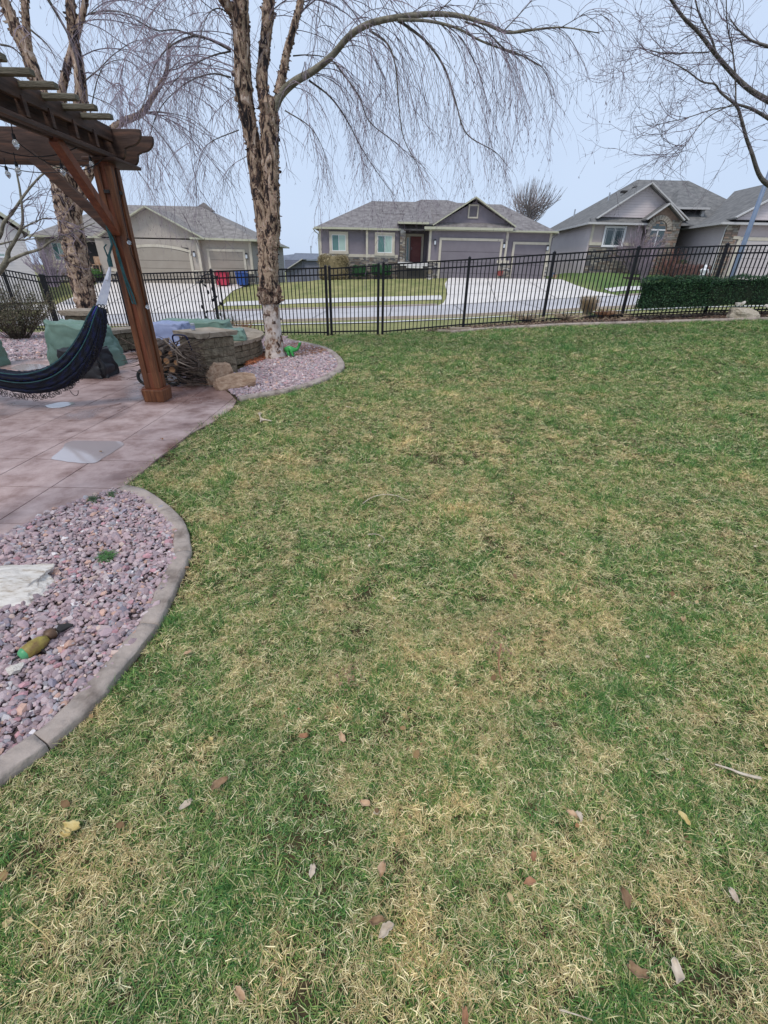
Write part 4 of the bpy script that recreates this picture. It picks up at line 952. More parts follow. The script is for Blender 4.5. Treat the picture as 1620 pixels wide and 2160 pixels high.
poly_roof(h3, [[(e2L.x, 46.8, e2L.z - .1), (P2_.x, 46.8, P2_.z + .12), (P2_.x, 52, P2_.z + .12), (e2L.x, 50, e2L.z - .1)], [(P2_.x, 46.8, P2_.z + .12), (e2L.x + hw, 46.8, e2L.z - .1), (e2L.x + hw, 50, e2L.z - .1), (P2_.x, 52, P2_.z + .12)]], M['roof3'])
mb = MB(); mb.bar((e2L.x, 46.75, e2L.z - .15), (P2_.x, 46.75, P2_.z + .05), .1, .24, Vector((0, 1, 0))); mb.bar((P2_.x, 46.75, P2_.z + .05), (e2L.x + hw, 46.75, e2L.z - .15), .1, .24, Vector((0, 1, 0))); mb.build('barge_board', M['fascia3'], h3)
# windows
A = at(1277, 476, 47.92); B = at(1312, 522, 47.92); win(h3, A.x, B.x, B.z, A.z, 47.92, tw=.12, tm='white', panes=(('glassd', .5), ('glassd', .5)), grid=True)
zk = at(1300, 515, 47.9).z; wt(h3, xA, A.x - .02, 47.88, 48.02, zk - .12, zk + .12); wt(h3, B.x + .02, B.x + 1.2, 47.88, 48.02, zk - .12, zk + .12); board(h3, xA, xA + .2, 47.9, 48.02, zk + .12, ze3)
ax0, ax1 = at(1367, 500, 47.2).x, at(1401, 500, 47.2).x; az = at(1384, 485, 47.2).z; ab = at(1384, 525, 47.2).z; acx = (ax0 + ax1) / 2; ar = (ax1 - ax0) / 2
P = [(ax0, ab), (ax1, ab)] + [(acx + ar * math.cos(math.pi * i / 12), az + ar * .95 * math.sin(math.pi * i / 12)) for i in range(13)]
aw = MB().slab([(a, 47.22, b_) for a, b_ in P], (0, .05, 0)).build('arched_window', M['white'], h3)
Pi = [(acx + (a - acx) * .86, (az + (b_ - az) * .86) if b_ > az else b_ + .1) for a, b_ in P]
MB().slab([(a, 47.17, b_) for a, b_ in Pi], (0, .045, 0)).build('pane', M['glassd'], aw)
mb = MB(); mb.box(acx - .04, acx + .04, 47.13, 47.19, ab + .1, az); mb.box(ax0 + .1, ax1 - .1, 47.13, 47.19, az - .05, az + .05); mb.build('mullion', M['white'], aw)
mb = MB()
for i in range(12):
    t0, t1 = math.pi * i / 12 + .02, math.pi * (i + 1) / 12 - .02
    q = [(acx + r_ * math.cos(t_), az + r_ * .97 * math.sin(t_)) for r_, t_ in ((ar + .03, t0), (ar + .03, t1), (ar + .42, t1), (ar + .42, t0))]
    mb.slab([(a, 47.1, b_) for a, b_ in q], (0, .12, 0))
mb.build('arch_stone', M['ls3'], aw)
A = at(1426, 484, 50.4); B = at(1441, 520, 50.4); win(h3, A.x, B.x, B.z - .6, A.z, 50.42, tw=.1, tm='white', panes=(('glassd', .5), ('glassd', .5)))
# porch canopy between the entry gable and the garage wing
cl, cr_ = at(1422, 438, 48.6), at(1492, 446, 48.6)
poly_roof(h3, hipped(cl.x, cr_.x, 48.4, 56, cl.z, at(1440, 400, 52).z, at(1432, 400, 52).x, at(1462, 402, 52).x, 52), M['roof3']); gutter(h3, [(cl.x, 48.35, cl.z - .05), (cr_.x, 48.35, cl.z - .05)], M['fascia3'])
mb = MB(); mb.box(cl.x + .3, cl.x + .55, 48.7, 48.95, 1.2, cl.z - .1); q = at(1474, 470, 48.7); mb.box(q.x, q.x + .25, 48.7, 48.95, 1.2, cl.z - .1); mb.build('porch_column', M['fascia3'], h3)
# main hip roof and garage wing roof
e3 = a3(1168, 487, 62); cF = a3(1246, 467, 47.3)
pk0, pk1 = at(1345, 379, 55), at(1451, 387, 55)
poly_roof(h3, hipped(cF.x - .1, at(1502, 425, 55).x + 2.5, 47.35, 62.6, ze3 - .02, pk0.z, pk0.x, pk1.x, 55), M['roof3'])
w0 = at(1534, 467, 43.0); wr0 = at(1574, 407, 53); wr1 = at(1620, 404, 53)
poly_roof(h3, hipped(w0.x - .35, xE + 12.4, 43.1, 62.5, w0.z - .08, wr0.z, wr0.x, xE + 7, 53), M['roof3'])
gutter(h3, [(cF.x - .1, 47.3, ze3 - .06), (xB + .4, 47.3, ze3 - .06)], M['fascia3']); gutter(h3, [(cF.x - .1, 47.3, ze3 - .06), (cF.x - .1, 62, ze3 - .06)], M['fascia3'])
gutter(h3, [(w0.x - .35, 43.05, w0.z - .12), (w0.x + 9, 43.05, w0.z - .12)], M['fascia3']); gutter(h3, [(w0.x - .35, 43.05, w0.z - .12), (w0.x - .35, 50.5, w0.z - .12)], M['fascia3'])
g3p = Vector((at(1552, 458, 42.9).x + 5.6, 42.9, at(1552, 458, 42.9).z + 3.1)); g3l = at(1552, 459, 42.9)
poly_roof(h3, [[tuple(g3l), tuple(g3p), (g3p.x, 53, g3p.z), (g3l.x, 47, g3l.z)], [tuple(g3p), (2 * g3p.x - g3l.x, 42.9, g3l.z), (2 * g3p.x - g3l.x, 47, g3l.z), (g3p.x, 53, g3p.z)]], M['roof3'])
MB().slab([(g3l.x + .3, 43.3, g3l.z - .1), (2 * g3p.x - g3l.x - .3, 43.3, g3l.z - .1), (g3p.x, 43.3, g3p.z - .15)], (0, .3, 0)).build('gable_wall', M['side3'], h3)
mb = MB(); mb.bar(g3l, g3p, .1, .26, Vector((0, 1, 0))); mb.build('barge_board', M['fascia3'], h3)
garage(h3, at(1563, 500, 43.6).x, at(1563, 500, 43.6).x + 5.2, lin(ZH, 32) - .1, at(1600, 508, 43.6).z, 43.56, M['gdoor3'], tw=.24)
zq = at(1570, 502, 43.6).z
for a, b_ in ((1538, 1556),): pass
MB().box(at(1546, 500, 43.5).x, at(1560, 500, 43.5).x, 43.4, 43.5, zq - .1, zq + .1).build('water_table', M['trim'], h3)
MB().tube([(xE - .1, 43.3, w0.z - .2), (xE - .1, 43.5, w0.z - .5), (xE - .1, 43.5, 1.9)], .05, 5).build('downspout', M['fascia3'], h3)
for p in ((1212, 449, 52), (1285, 414, 52)):
    q = at(*p); MB().tube([(q.x, q.y, q.z - .35), (q.x, q.y, q.z + .3)], .06, 6).build('roof_vent_pipe', M['steel'], h3)
for p in ((1318, 405, 51), (1343, 397, 51)):
    q = at(*p); MB().box(q.x - .25, q.x + .25, 51, 51.4, q.z - .05, q.z + .12).build('roof_vent', M['dark'], h3)

# ---------- far left gable and the lower house glimpsed between
q0 = at(62, 490, 40); q1 = at(0, 436, 40); rise = (q1.z - q0.z) / (q0.x - q1.x) * .80
h5 = thing('house', 'pale cream sided gable end at the far left behind the bare shrub', 'house', (q0.x, 40, 0))
wv = WL[h5.name]; E5 = q0.z; HP = 7.0
def L5(x, y, z): return (q0.x + x, 40 + y, z)
MB().slab([L5(-.45, .3, -1.2), L5(-2 * HP + .45, .3, -1.2), L5(-2 * HP + .45, .3, E5 - .1), L5(-HP, .3, E5 + rise * HP - .2), L5(-.45, .3, E5 - .1)], (0, 9, 0)).build('wall', M['side5'], h5)
poly_roof(h5, [[L5(0, -.1, E5), L5(-HP, -.1, E5 + rise * HP), L5(-HP, 9.6, E5 + rise * HP), L5(0, 9.6, E5)], [L5(-2 * HP, -.1, E5), L5(-HP, -.1, E5 + rise * HP), L5(-HP, 9.6, E5 + rise * HP), L5(-2 * HP, 9.6, E5)]], M['roof0'])
MB().bar(L5(0, -.15, E5 - .05), L5(-HP, -.15, E5 + rise * HP - .05), .1, .24).build('barge_board', M['fascia'], h5)
A = at(14, 533, 40.25); B = at(30, 545, 40.25); win(h5, q0.x - 2.9, q0.x - 1.9, B.z, A.z, 40.27, tw=.08, tm='white')
h5.rotation_euler = (0, 0, rad(38))
h4 = thing('house', 'low blue grey house with shallow roof seen downhill between the two larger houses', 'house', (-12, 74, -.6))
q0 = at(600, 560, 72); q1 = at(640, 544, 72); q2 = at(670, 546, 72); zb4 = -3.0
gp_ = at(638, 546, 71.5); gb = at(606, 570, 71.5)
mb = MB(); mb.box(at(603, 580, 72).x, q2.x + 3, 72, 84, zb4, at(660, 549, 72).z); mb.build('wall', M['side4'], h4)
rt = at(636, 534, 80)
poly_roof(h4, [[(gb.x - .3, 71.6, gb.z), (gp_.x, 71.6, gp_.z), (q2.x + 3.5, 71.6, at(672, 548, 71.6).z), (rt.x + 5, 80, rt.z), (rt.x - 1, 80, rt.z), (gb.x - 3, 78, gb.z + .4)]], M['roof4'])
poly_roof(h4, [[(gb.x - 6, 73, at(600, 556, 73).z - .5), (gb.x - .3, 73, at(600, 556, 73).z - 1), (rt.x, 80, rt.z), (rt.x - 5, 80, rt.z - .6)]], M['roof4'])
mb = MB(); mb.bar((gb.x - .3, 71.5, gb.z), (gp_.x, 71.5, gp_.z), .12, .3, Vector((0, 1, 0))); mb.build('barge_board', M['fascia3'], h4)
MB().tube([(rt.x + 1.5, 80, rt.z - .3), (rt.x + 1.5, 80, rt.z + 1.0)], .09, 6).build('roof_vent_pipe', M['steel'], h4)
mb = MB(); q = at(638, 560, 71.9); mb.box(q.x - .05, q.x + .1, 71.88, 71.99, zb4, gp_.z - .3); mb.build('corner_board', M['side4'], h4)
# ================================================================== FENCE
FTOP = [(-14, 1.42), (-11, 1.38), (-10.2, 1.27), (-5, 1.49), (-1.65, 1.64), (2.0, 1.89), (4.15, 2.05), (6.2, 2.20), (8.3, 2.30), (9.4, 2.33), (13, 2.45)]
def fy(x): return fence_y(x)
pk_me = {}
def fence_run(name, label, xsposts, yf, ztf, skip_rails=(), spacing=.1035, cat='fence', gate=False, zbf=None):
    x0 = xsposts[0]; base = Vector((x0, yf(x0), HT(x0, yf(x0))))
    root = thing(name, label, cat, base)
    zb = zbf or (lambda x: HT(x, yf(x)))
    pm = MB(); pm.box(-.032, .032, -.032, .032, 0, 1); pm.add([(-.04, -.04, 1), (.04, -.04, 1), (.04, .04, 1), (-.04, .04, 1), (0, 0, 1.022)], [(0, 1, 4), (1, 2, 4), (2, 3, 4), (3, 0, 4), (3, 2, 1, 0)])
    pme = mesh_of(pm, 'post', M['black']); km = MB(); km.box(-.0105, .0105, -.0105, .0105, 0, 1); kme = mesh_of(km, 'picket', M['black'])
    for x in xsposts:
        z0, z1 = zb(x) - .15, ztf(x) + .03
        share('post', pme, root, (x, yf(x), z0), scale=(1, 1, z1 - z0))
    for a, b in zip(xsposts[:-1], xsposts[1:]):
        mbs = []
        for dz in (0.0, -.155, None):
            if dz is None: za, zb_ = zb(a) + .11, zb(b) + .11
            else: za, zb_ = ztf(a) + dz, ztf(b) + dz
            m_ = MB(); m_.bar((a + .03, yf(a), za - .012), (b - .03, yf(b), zb_ - .012), .034, .034); m_.build('rail', M['black'], root)
        n = max(2, int(round((b - a) / spacing)))
        for i in range(1, n):
            x = a + (b - a) * i / n; t = i / n
            zt = ztf(a) * (1 - t) + ztf(b) * t - .005; z0 = zb(a) * (1 - t) + zb(b) * t + .035
            yy = yf(a) * (1 - t) + yf(b) * t
            share('picket', kme, root, (x, yy, z0), scale=(1, 1, zt - z0))
    return root
Tf = lambda x: lin(FTOP, x)
px_ = lambda px, py: at(px, py, 12.8).x
fence_run('metal_fence', 'black metal picket fence climbing to the right of the gate, before the centre house', [px_(805, 706) + .02, px_(975, 690) + .02, px_(1143, 671) + .03, px_(1310, 670), px_(1520, 560) - .0, px_(1520, 560) + 2.2, px_(1520, 560) + 4.4], fy, Tf)
gx0, gx1 = px_(696, 710) + .05, px_(797, 706) - .0
fence_run('metal_gate', 'black metal picket gate right of the birch trunk', [gx0, gx1], fy, lambda x: Tf(x) - .02, cat='gate', zbf=lambda x: HT(x, fy(x)) + .02)
fence_run('metal_fence', 'long level black metal picket fence behind the patio and birch trunk', [-10.15, -7.65, at(447, 575, 13.5).x, -3.4, gx0 - .1], fy, Tf)
x9 = -10.2
def sy(x): return 14.6 - (x - x9) * -.0 if x >= x9 else 14.6 + (x9 - x) * -.9
fence_run('metal_fence', 'short black metal picket fence run beyond the corner post at the far left', [-12.6, -11.42, -10.25], lambda x: 14.6 + (-10.2 - x) * .12, lambda x: 1.27 + (-10.2 - x) * .13, spacing=.098)

# ================================================================== PERGOLA
pg = thing('pergola', 'stained cedar pergola corner with slatted top over the patio', 'pergola', (-3.06, 5.9, PZ))
def rbox(x0, x1, y0, y1, z0, z1, name, m, bevel=.006, parent=pg): return MB().box(x0, x1, y0, y1, z0, z1).build(name, m, parent, bevel=bevel)
def post(cx, cy, detail=True):
    w = .098
    mb = MB(); mb.box(cx - w + .022, cx + w - .022, cy - w + .022, cy + w - .022, PZ, 2.58)
    p = mb.build('post', M['cedarr'], pg, bevel=.004)
    for sx_ in (-1, 1):
        for sy_ in (-1, 1):   # corner strips leave a recessed channel in each face
            a, b_ = sorted((cx + sx_ * w, cx + sx_ * (w - .068))); c, d = sorted((cy + sy_ * w, cy + sy_ * (w - .068)))
            MB().box(a, b_, c, d, PZ + .17, 2.52).build('corner_strip', M['cedar'], p, bevel=.006)
    MB().box(cx - w + .01, cx + w - .01, cy - w + .01, cy + w - .01, PZ + .17, PZ + .36).build('plinth', M['cedarr'], p, bevel=.004)
    b0, b1 = .138, .128; z0, z1 = PZ, PZ + .155
    mb = MB(); mb.add([(cx + s_ * b_, cy + t_ * b_, z) for z, b_ in ((z0, b1), (z1, b0)) for s_, t_ in ((-1, -1), (1, -1), (1, 1), (-1, 1))], [(0, 3, 2, 1), (4, 5, 6, 7), (0, 1, 5, 4), (1, 2, 6, 5), (2, 3, 7, 6), (3, 0, 4, 7)])
    mb.build('post_base', M['cedar'], pg, bevel=.006)
    mb = MB(); mb.box(cx - b0 + .01, cx + b0 - .01, cy - b0 + .01, cy + b0 - .01, z1 + .002, z1 + .016); mb.build('base_cap', M['cedarr'], pg)
PX, PY = -3.065, 5.905
post(PX, PY); post(-6.45, PY); post(-3.065, 1.9)
# capital under the beams
rbox(PX - .16, PX + .20, PY - .15, PY + .40, 2.555, 2.585, 'capital', M['cedard'])
# paired cross beams with curved ends, along x
def scroll(y0, y1, xend, zt, zb, xs, name='cross_beam'):
    pts = [(xs, zb), (xend - .30, zb)]
    for i in range(7):   # concave cut then bullnose
        t = i / 6 * math.pi / 2; pts.append((xend - .30 + .10 * math.sin(t), zb + .11 * (1 - math.cos(t))))
    pts.append((xend - .17, zb + .12))
    for i in range(7):
        t = i / 6 * math.pi / 2; pts.append((xend - .15 + .15 * math.sin(t), zb + .13 + .12 * (1 - math.cos(t))))
    pts += [(xend, zt), (xs, zt)]
    return MB().slab([(x, y0, z) for x, z in pts], (0, y1 - y0, 0)).build(name, M['cedard'], pg, bevel=.003)
scroll(5.98, 6.02, -2.66, 2.86, 2.585, -6.8); scroll(6.26, 6.30, -2.66, 2.86, 2.585, -6.8)
# laddered beam running toward the viewer, along y
def longbeam(dx):
    x = -2.955 + dx
    rbox(x - .04, x, 1.2, 5.975, 2.74, 2.872, 'beam', M['cedard']); rbox(x - .05, x + .008, 1.2, 5.975, 2.588, 2.632, 'beam_rail', M['cedard'])
    rbox(x - .16, x - .115, 1.2, 5.975, 2.592, 2.868, 'beam', M['cedard'])
    k = 5.62
    while k > 1.3: rbox(x - .055, x + .012, k - .022, k + .022, 2.634, 2.772, 'spindle', M['cedard'], .003); k -= .325
longbeam(0)
# slats on top, along x
ks = [at(px, py, 1).y for px, py in ()]
y = 5.47; 
for i in range(15):
    rbox(-6.9, -2.67 + R.uniform(-.006, .006), y - .03, y + .03, 2.818, 2.858, 'top_slat', M['cedarg'], .004); y -= .268
# knee braces
def brace(a, b, w, h, m):
    return MB().bar(a, b, w, h).build('knee_brace', m, pg, bevel=.004)
brace((PX - .07, PY + .02, 1.92), (PX - .82, PY + .08, 2.62), .05, .11, M['cedard'])
brace((PX + .01, PY - .09, 1.92), (PX + .0, PY - .80, 2.60), .09, .09, M['cedarr'])
MB().box(PX - .03, PX + .03, PY - .105, PY - .076, 2.28, 2.31).build('notch_shade_block', M['dark'], pg); MB().box(PX + .076, PX + .105, PY - .03, PY + .03, 2.28, 2.31).build('notch_shade_block', M['dark'], pg)  # solid dark blocks, coloured as the shade inside cut notches
# string lights
sg = thing('string_lights', 'string of clear glass bulbs looped along the pergola beam and post', 'string lights', (-3.1, 5.6, 2.5))
wire = MB()
def bulb(p, d=Vector((0, 0, -1)), s=1.0):
    p = Vector(p); d = d.normalized()
    so = MB().tube([p, p + d * .035 * s], [.013 * s, .014 * s], 8).build('bulb_socket', M['black'], sg)
    r_ = [.010, .020, .026, .024, .014, .003]; pts = [p + d * s * (.036 + .014 * i) for i in range(6)]
    MB().tube(pts, [q * s for q in r_], 8).build('glass_bulb', M['bulb'], so, smooth=True)
M['bulb'] = bpy.data.materials.new('clear_bulb_glass'); M['bulb'].use_nodes = True
_b = M['bulb'].node_tree.nodes['Principled BSDF']; _b.inputs['Base Color'].default_value = (.8, .84, .88, 1); _b.inputs['Roughness'].default_value = .04; _b.inputs['Transmission Weight'].default_value = .75
for p in ((30, 292, 4.75), (35, 350, 5.1), (14, 358, 5.7), (130, 353, 5.6), (191, 338, 5.75)): 
    q = at(*p); bulb(q + Vector((0, 0, .03))); wire.tube([q + Vector((0, 0, .03)), q + Vector((.01, 0, .10))], .004, 5)
q = Vector((PX + .11, PY - .08, 1.86)); bulb(q, Vector((.3, -.6, -.5)), .9)
q2 = Vector((PX + .12, PY - .0, 1.20)); bulb(q2, Vector((.3, -.6, -.6)), .9)
def sag(a, b, s, n=12):
    a, b = Vector(a), Vector(b); return [a.lerp(b, i / n) - Vector((0, 0, s * 4 * (i / n) * (1 - i / n))) for i in range(n + 1)]
wire.tube(sag((-2.99, 5.3, 2.57), (-3.6, 4.6, 2.55), .12), .0045, 5); wire.tube(sag((-2.99, 5.75, 2.57), (-3.3, 4.9, 2.55), .16), .0045, 5)
wire.tube(sag((-4.4, 5.9, 2.57), (-3.2, 5.9, 2.55), .1), .0045, 5)
wire.tube([q, q + Vector((0, 0, -.15)), (PX + .105, PY + .06, 1.5), q2], .004, 5); wire.tube([(PX + .10, PY - .02, 2.5), (PX + .11, PY - .06, 2.2), q], .004, 5)
wire.build('cord', M['black'], sg)
# hanging strap, coiled cord
st = tag(MB().tube([(PX - .06, PY - .12, 1.93), (PX - .02, PY - .125, 1.75), (PX + .0, PY - .13, 1.5), (PX + .04, PY - .125, 1.28), (PX + .045, PY - .12, 1.19), (PX + .02, PY - .13, 1.2), (PX - .01, PY - .13, 1.45), (PX - .03, PY - .13, 1.75)], .011, 6).build('strap', M['strap']), 'dark teal hanging strap tied round the pergola post below the braces', 'strap')

# ================================================================== HAMMOCK
hm = thing('hammock', 'dark navy woven hammock bunched and sagging from the pergola beside the post', 'hammock', (-4.4, 5.6, .3))
hp = [(-3.35, 5.62, 1.16), (-3.41, 5.6, 1.03), (-3.50, 5.58, .86), (-3.63, 5.55, .68), (-3.80, 5.5, .51), (-4.02, 5.45, .385), (-4.3, 5.4, .335), (-4.62, 5.4, .37), (-4.95, 5.45, .46), (-5.35, 5.55, .66), (-5.7, 5.65, .95), (-5.88, 5.7, 1.2)]
C = catmull(hp, 9)
def bundle(off, rw, rh, name, m, ribs=8, amp=.12, tw=0.0):
    n = 26; mb = MB(); vs = []; N = len(C)
    for i, p in enumerate(C):
        t = (C[min(i + 1, N - 1)] - C[max(i - 1, 0)]).normalized(); s_ = Vector((0, 1, 0)); s_ = (s_ - t * s_.dot(t)).normalized(); u = s_.cross(t)
        if u.z < 0: u = -u
        f = i / (N - 1); env = .34 + .66 * math.sin(math.pi * min(1, max(0, f))) ** .75
        for k in range(n):
            a = 2 * math.pi * k / n
            rr_ = 1 + amp * math.cos(ribs * a + 3 * f) + .05 * noise.noise(Vector((p.x * 9, a * 2, off[1])))
            w = p + s_ * (off[0] * env + rw * env * rr_ * math.cos(a)) + u * (off[1] * env + rh * env * rr_ * math.sin(a))
            vs.append(tuple(w + u * (.004 * math.sin(i * 2.6))))
    fs = [(i * n + k, i * n + (k + 1) % n, (i + 1) * n + (k + 1) % n, (i + 1) * n + k) for i in range(N - 1) for k in range(n)] + [tuple(range(n))[::-1], tuple(range((N - 1) * n, N * n))]
    mb.add(vs, fs); return mb.build(name, m, hm, smooth=True)
def hammock_mat():
    m = bpy.data.materials.new('navy_woven_cotton'); m.use_nodes = True; t = m.node_tree; b = t.nodes['Principled BSDF']; b.inputs['Roughness'].default_value = .75
    tc = t.nodes.new('ShaderNodeTexCoord'); w = t.nodes.new('ShaderNodeTexWave'); w.wave_type = 'BANDS'; w.bands_direction = 'Y'; w.inputs['Scale'].default_value = 9; w.inputs['Distortion'].default_value = 2.5; w.inputs['Detail'].default_value = 2
    t.links.new(tc.outputs['Object'], w.inputs['Vector']); r = t.nodes.new('ShaderNodeValToRGB'); r.color_ramp.elements[0].color = (.003, .004, .010, 1); r.color_ramp.elements[1].color = (.007, .011, .055, 1)
    e = r.color_ramp.elements.new(.75); e.color = (.006, .012, .03, 1)
    t.links.new(w.outputs[0], r.inputs[0]); t.links.new(r.outputs[0], b.inputs['Base Color'])
    n = t.nodes.new('ShaderNodeTexWave'); n.bands_direction = 'X'; n.inputs['Scale'].default_value = 26; n.inputs['Distortion'].default_value = 1; t.links.new(tc.outputs['Object'], n.inputs['Vector'])
    bp = t.nodes.new('ShaderNodeBump'); bp.inputs['Strength'].default_value = .7; bp.inputs['Distance'].default_value = .012; t.links.new(n.outputs[0], bp.inputs['Height']); t.links.new(bp.outputs[0], b.inputs['Normal'])
    return m
M['hammock'] = hammock_mat(); M['hstripe'] = mat('royal_blue_stripe', (.012, .018, .16), (.02, .03, .24), 20, .6)
bundle((0, 0), .115, .09, 'hammock_fold', M['hammock']); bundle((-.06, .075), .08, .062, 'hammock_fold', M['hammock'], 7); bundle((.02, -.075), .11, .06, 'hammock_fold', M['hammock'], 9)
def line_on(offs, offu, r_, m, name, f0=0, f1=1, wob=0):
    pts = []; N = len(C)
    for i, p in enumerate(C):
        f = i / (N - 1)
        if not f0 <= f <= f1: continue
        t = (C[min(i + 1, N - 1)] - C[max(i - 1, 0)]).normalized(); s_ = Vector((0, 1, 0)); s_ = (s_ - t * s_.dot(t)).normalized(); u = s_.cross(t)
        if u.z < 0: u = -u
        env = .34 + .66 * math.sin(math.pi * f) ** .75
        pts.append(p + s_ * offs * env + u * (offu * env + wob * math.sin(i * 1.9)))
    return MB().tube(pts, r_, 5).build(name, m, hm)
line_on(-.118, .055, .013, M['hstripe'], 'blue_stripe'); line_on(-.128, .02, .007, M['strap'], 'edge_cord'); line_on(-.145, .12, .007, M['strap'], 'edge_cord')
# white running stitches
N = len(C); mb = MB()
for i in range(2, N - 6, 2):
    p, q = C[i], C[i + 1]; f = i / (N - 1); env = .34 + .66 * math.sin(math.pi * f) ** .75
    t = (q - p).normalized(); s_ = Vector((0, 1, 0)); s_ = (s_ - t * s_.dot(t)).normalized(); u = s_.cross(t); u = -u if u.z < 0 else u
    o_ = s_ * (-.132 * env) + u * (.062 * env); mb.tube([p + o_, p.lerp(q, .55) + o_], .003, 4)
mb.build('white_stitching', M['rope'], hm, stuff=True)
# crocheted fringe along the low edge
mb = MB(); k = 0
for i in range(16, N - 14):
    for h_ in range(2):
        p = C[i].lerp(C[i + 1], h_ / 2); r_ = .016 + .012 * R.random(); base = p + Vector((0, -.05 + R.uniform(-.05, .05), -.165 - R.uniform(-.01, .02)))
        mb.tube([base + Vector((r_ * math.cos(a), 0, r_ * 1.2 * math.sin(a))) for a in [j * math.pi / 3 for j in range(7)]], .0032, 4, cap=False)
mb.build('crochet_fringe', M['blackcloth'], hm, stuff=True)
b0 = C[38] + Vector((.0, -.05, -.17)); MB().tube([b0 + Vector((.05 * math.cos(a), 0, -.06 + .075 * math.sin(a))) for a in [math.pi * (.1 + j * .1 - 0) * -1 + math.pi * .05 for j in range(10)]], .004, 5).build('loose_loop', M['blackcloth'], hm)
# rope harness and teal lashing
mb = MB(); top = Vector((-3.17, 5.72, 1.60)); e = C[0]
for i in range(12):
    a = (i / 11 - .5); e2 = e + Vector((.012 + a * .085, a * .05, .02 + abs(a) * .015)); mb.tube([top + Vector((a * .012, 0, 0)), top.lerp(e2, .5) + Vector((a * .022, a * .02, -.01)), e2], .0042, 5)
mb.tube([top, top.lerp(e, .35)], [.012, .018], 8)
mb.build('rope_harness', M['rope'], hm)
mb = MB(); mb.tube([top - Vector((0, 0, .02)), top + Vector((.0, 0, .04)), top + Vector((.01, 0, .1))], [.024, .026, .016], 8)
mb.tube([top + Vector((0, 0, .08)), (-3.12, 5.76, 1.8), (PX - .09, PY - .1, 1.98)], .012, 6)
mb.tube([top + Vector((-.01, 0, .08)), top + Vector((-.02, -.01, .17)), top + Vector((.01, 0, .2))], .008, 6); mb.build('lashing', M['strap'], hm)
mb = MB()
for a in (-.045, 0, .045): mb.tube([e + Vector((a + .018 * math.cos(t), -.02, .015 + .022 * math.sin(t))) for t in [j * math.pi / 4 for j in range(9)]], .0045, 5, cap=False)
mb.build('clew_loop', M['black'], hm)
# far end harness goes up to the second post
mb = MB(); e = C[-1]
for i in range(8): mb.tube([e + Vector((0, (i - 3.5) * .02, 0)), (-6.3, 5.85, 1.95)], .0042, 5)
mb.build('rope_harness', M['rope'], hm)

# ================================================================== STONE PILLARS AND CURVED BENCH
def blocks_ring(root, corners, z0, rows, h, lens, depth=.06, m='block'):
    # corners: closed polygon (ccw); each face gets rows of blocks
    me_cache = []
    n = len(corners)
    core = MB(); core.prism([(c.x * 1, c.y * 1) for c in [Vector((p[0], p[1])) for p in inset(corners, .03)]], z0 - .1, z0 + rows * h - .004); core.build('mortar_core', M['mortar'], root)
    for i in range(n):
        a = Vector((*corners[i], 0)); b = Vector((*corners[(i + 1) % n], 0)); L_ = (b - a).length; t = (b - a) / L_; nr_ = Vector((t.y, -t.x, 0))
        for r in range(rows):
            s = 0.0; k = r % 2; cuts = [0]
            while s < L_ - .001:
                w = lens[(k) % len(lens)] * R.uniform(.92, 1.08); k += 1
                if L_ - (s + w) < .12: w = L_ - s
                s += w; cuts.append(min(s, L_))
            for c0, c1 in zip(cuts[:-1], cuts[1:]):
                q = bmesh.new(); bmesh.ops.create_cube(q, size=1)
                bmesh.ops.subdivide_edges(q, edges=q.edges[:], cuts=2, use_grid_fill=True)
                bl = c1 - c0 - .008; hh = h - .007
                off = Vector((R.uniform(0, 99), R.uniform(0, 99), 0))
                for v in q.verts:
                    x, y_, z = v.co; out = y_ < -.49
                    px2 = c0 + .004 + (x + .5) * bl; py2 = (.5 + y_) * depth
                    pz = z0 + r * h + (z + .5) * hh
                    if out:
                        edge = max(abs(x), abs(z)) > .45
                        py2 -= (.0 if edge else .016) + .012 * noise.noise(Vector((px2 * 14, pz * 14, 0)) + off)
                    w_ = a + t * px2 + nr_ * (-py2) * 1.0
                    v.co = Vector((w_.x, w_.y, pz)) - WL[root.name]
                me = bpy.data.meshes.new('block'); q.to_mesh(me); q.free(); me.materials.append(M[m])
                o = bpy.data.objects.new('block', me); COL.objects.link(o); o.parent = root
def inset(poly, d):
    c = Vector((sum(p[0] for p in poly) / len(poly), sum(p[1] for p in poly) / len(poly)))
    return [tuple(c + (Vector(p) - c) * (1 - d / (Vector(p) - c).length)) for p in poly]
def cap_slab(root, poly, z0, z1, name='cap_stone', jag=.02, m='cap'):
    P = []
    n = len(poly)
    for i in range(n):
        a, b = Vector(poly[i]), Vector(poly[(i + 1) % n]); k = max(1, int((b - a).length / .06)); P += [a.lerp(b, j / k) for j in range(k)]
    mb = MB(); n = len(P); c = sum(P, Vector((0, 0))) / n; vs = []
    for z, f in ((z1, 0), ((z0 * .4 + z1 * .6), .0), (z0, 1)):
        for p in P:
            j = jag * (noise.noise(Vector((p.x * 11, p.y * 11, z * 20))) + (.4 if f else 0)) if f or z != z1 else jag * .2 * noise.noise(Vector((p.x * 9, p.y * 9, 1)))
            d = (c - p).normalized() * abs(j) * (1.5 if f else 1); vs.append((p.x + d.x, p.y + d.y, z + (abs(j) * .8 if f else 0)))
    fs = [tuple(range(n))[::-1], tuple(range(2 * n, 3 * n))] + [(r * n + i, r * n + (i + 1) % n, (r + 1) * n + (i + 1) % n, (r + 1) * n + i) for r in range(2) for i in range(n)]
    mb.add(vs, fs); return mb.build(name, M[m], root)
def square(cx, cy, w, ang):
    return [(cx + w / 2 * (math.cos(ang) * i - math.sin(ang) * j), cy + w / 2 * (math.sin(ang) * i + math.cos(ang) * j)) for i, j in ((-1, -1), (1, -1), (1, 1), (-1, 1))]
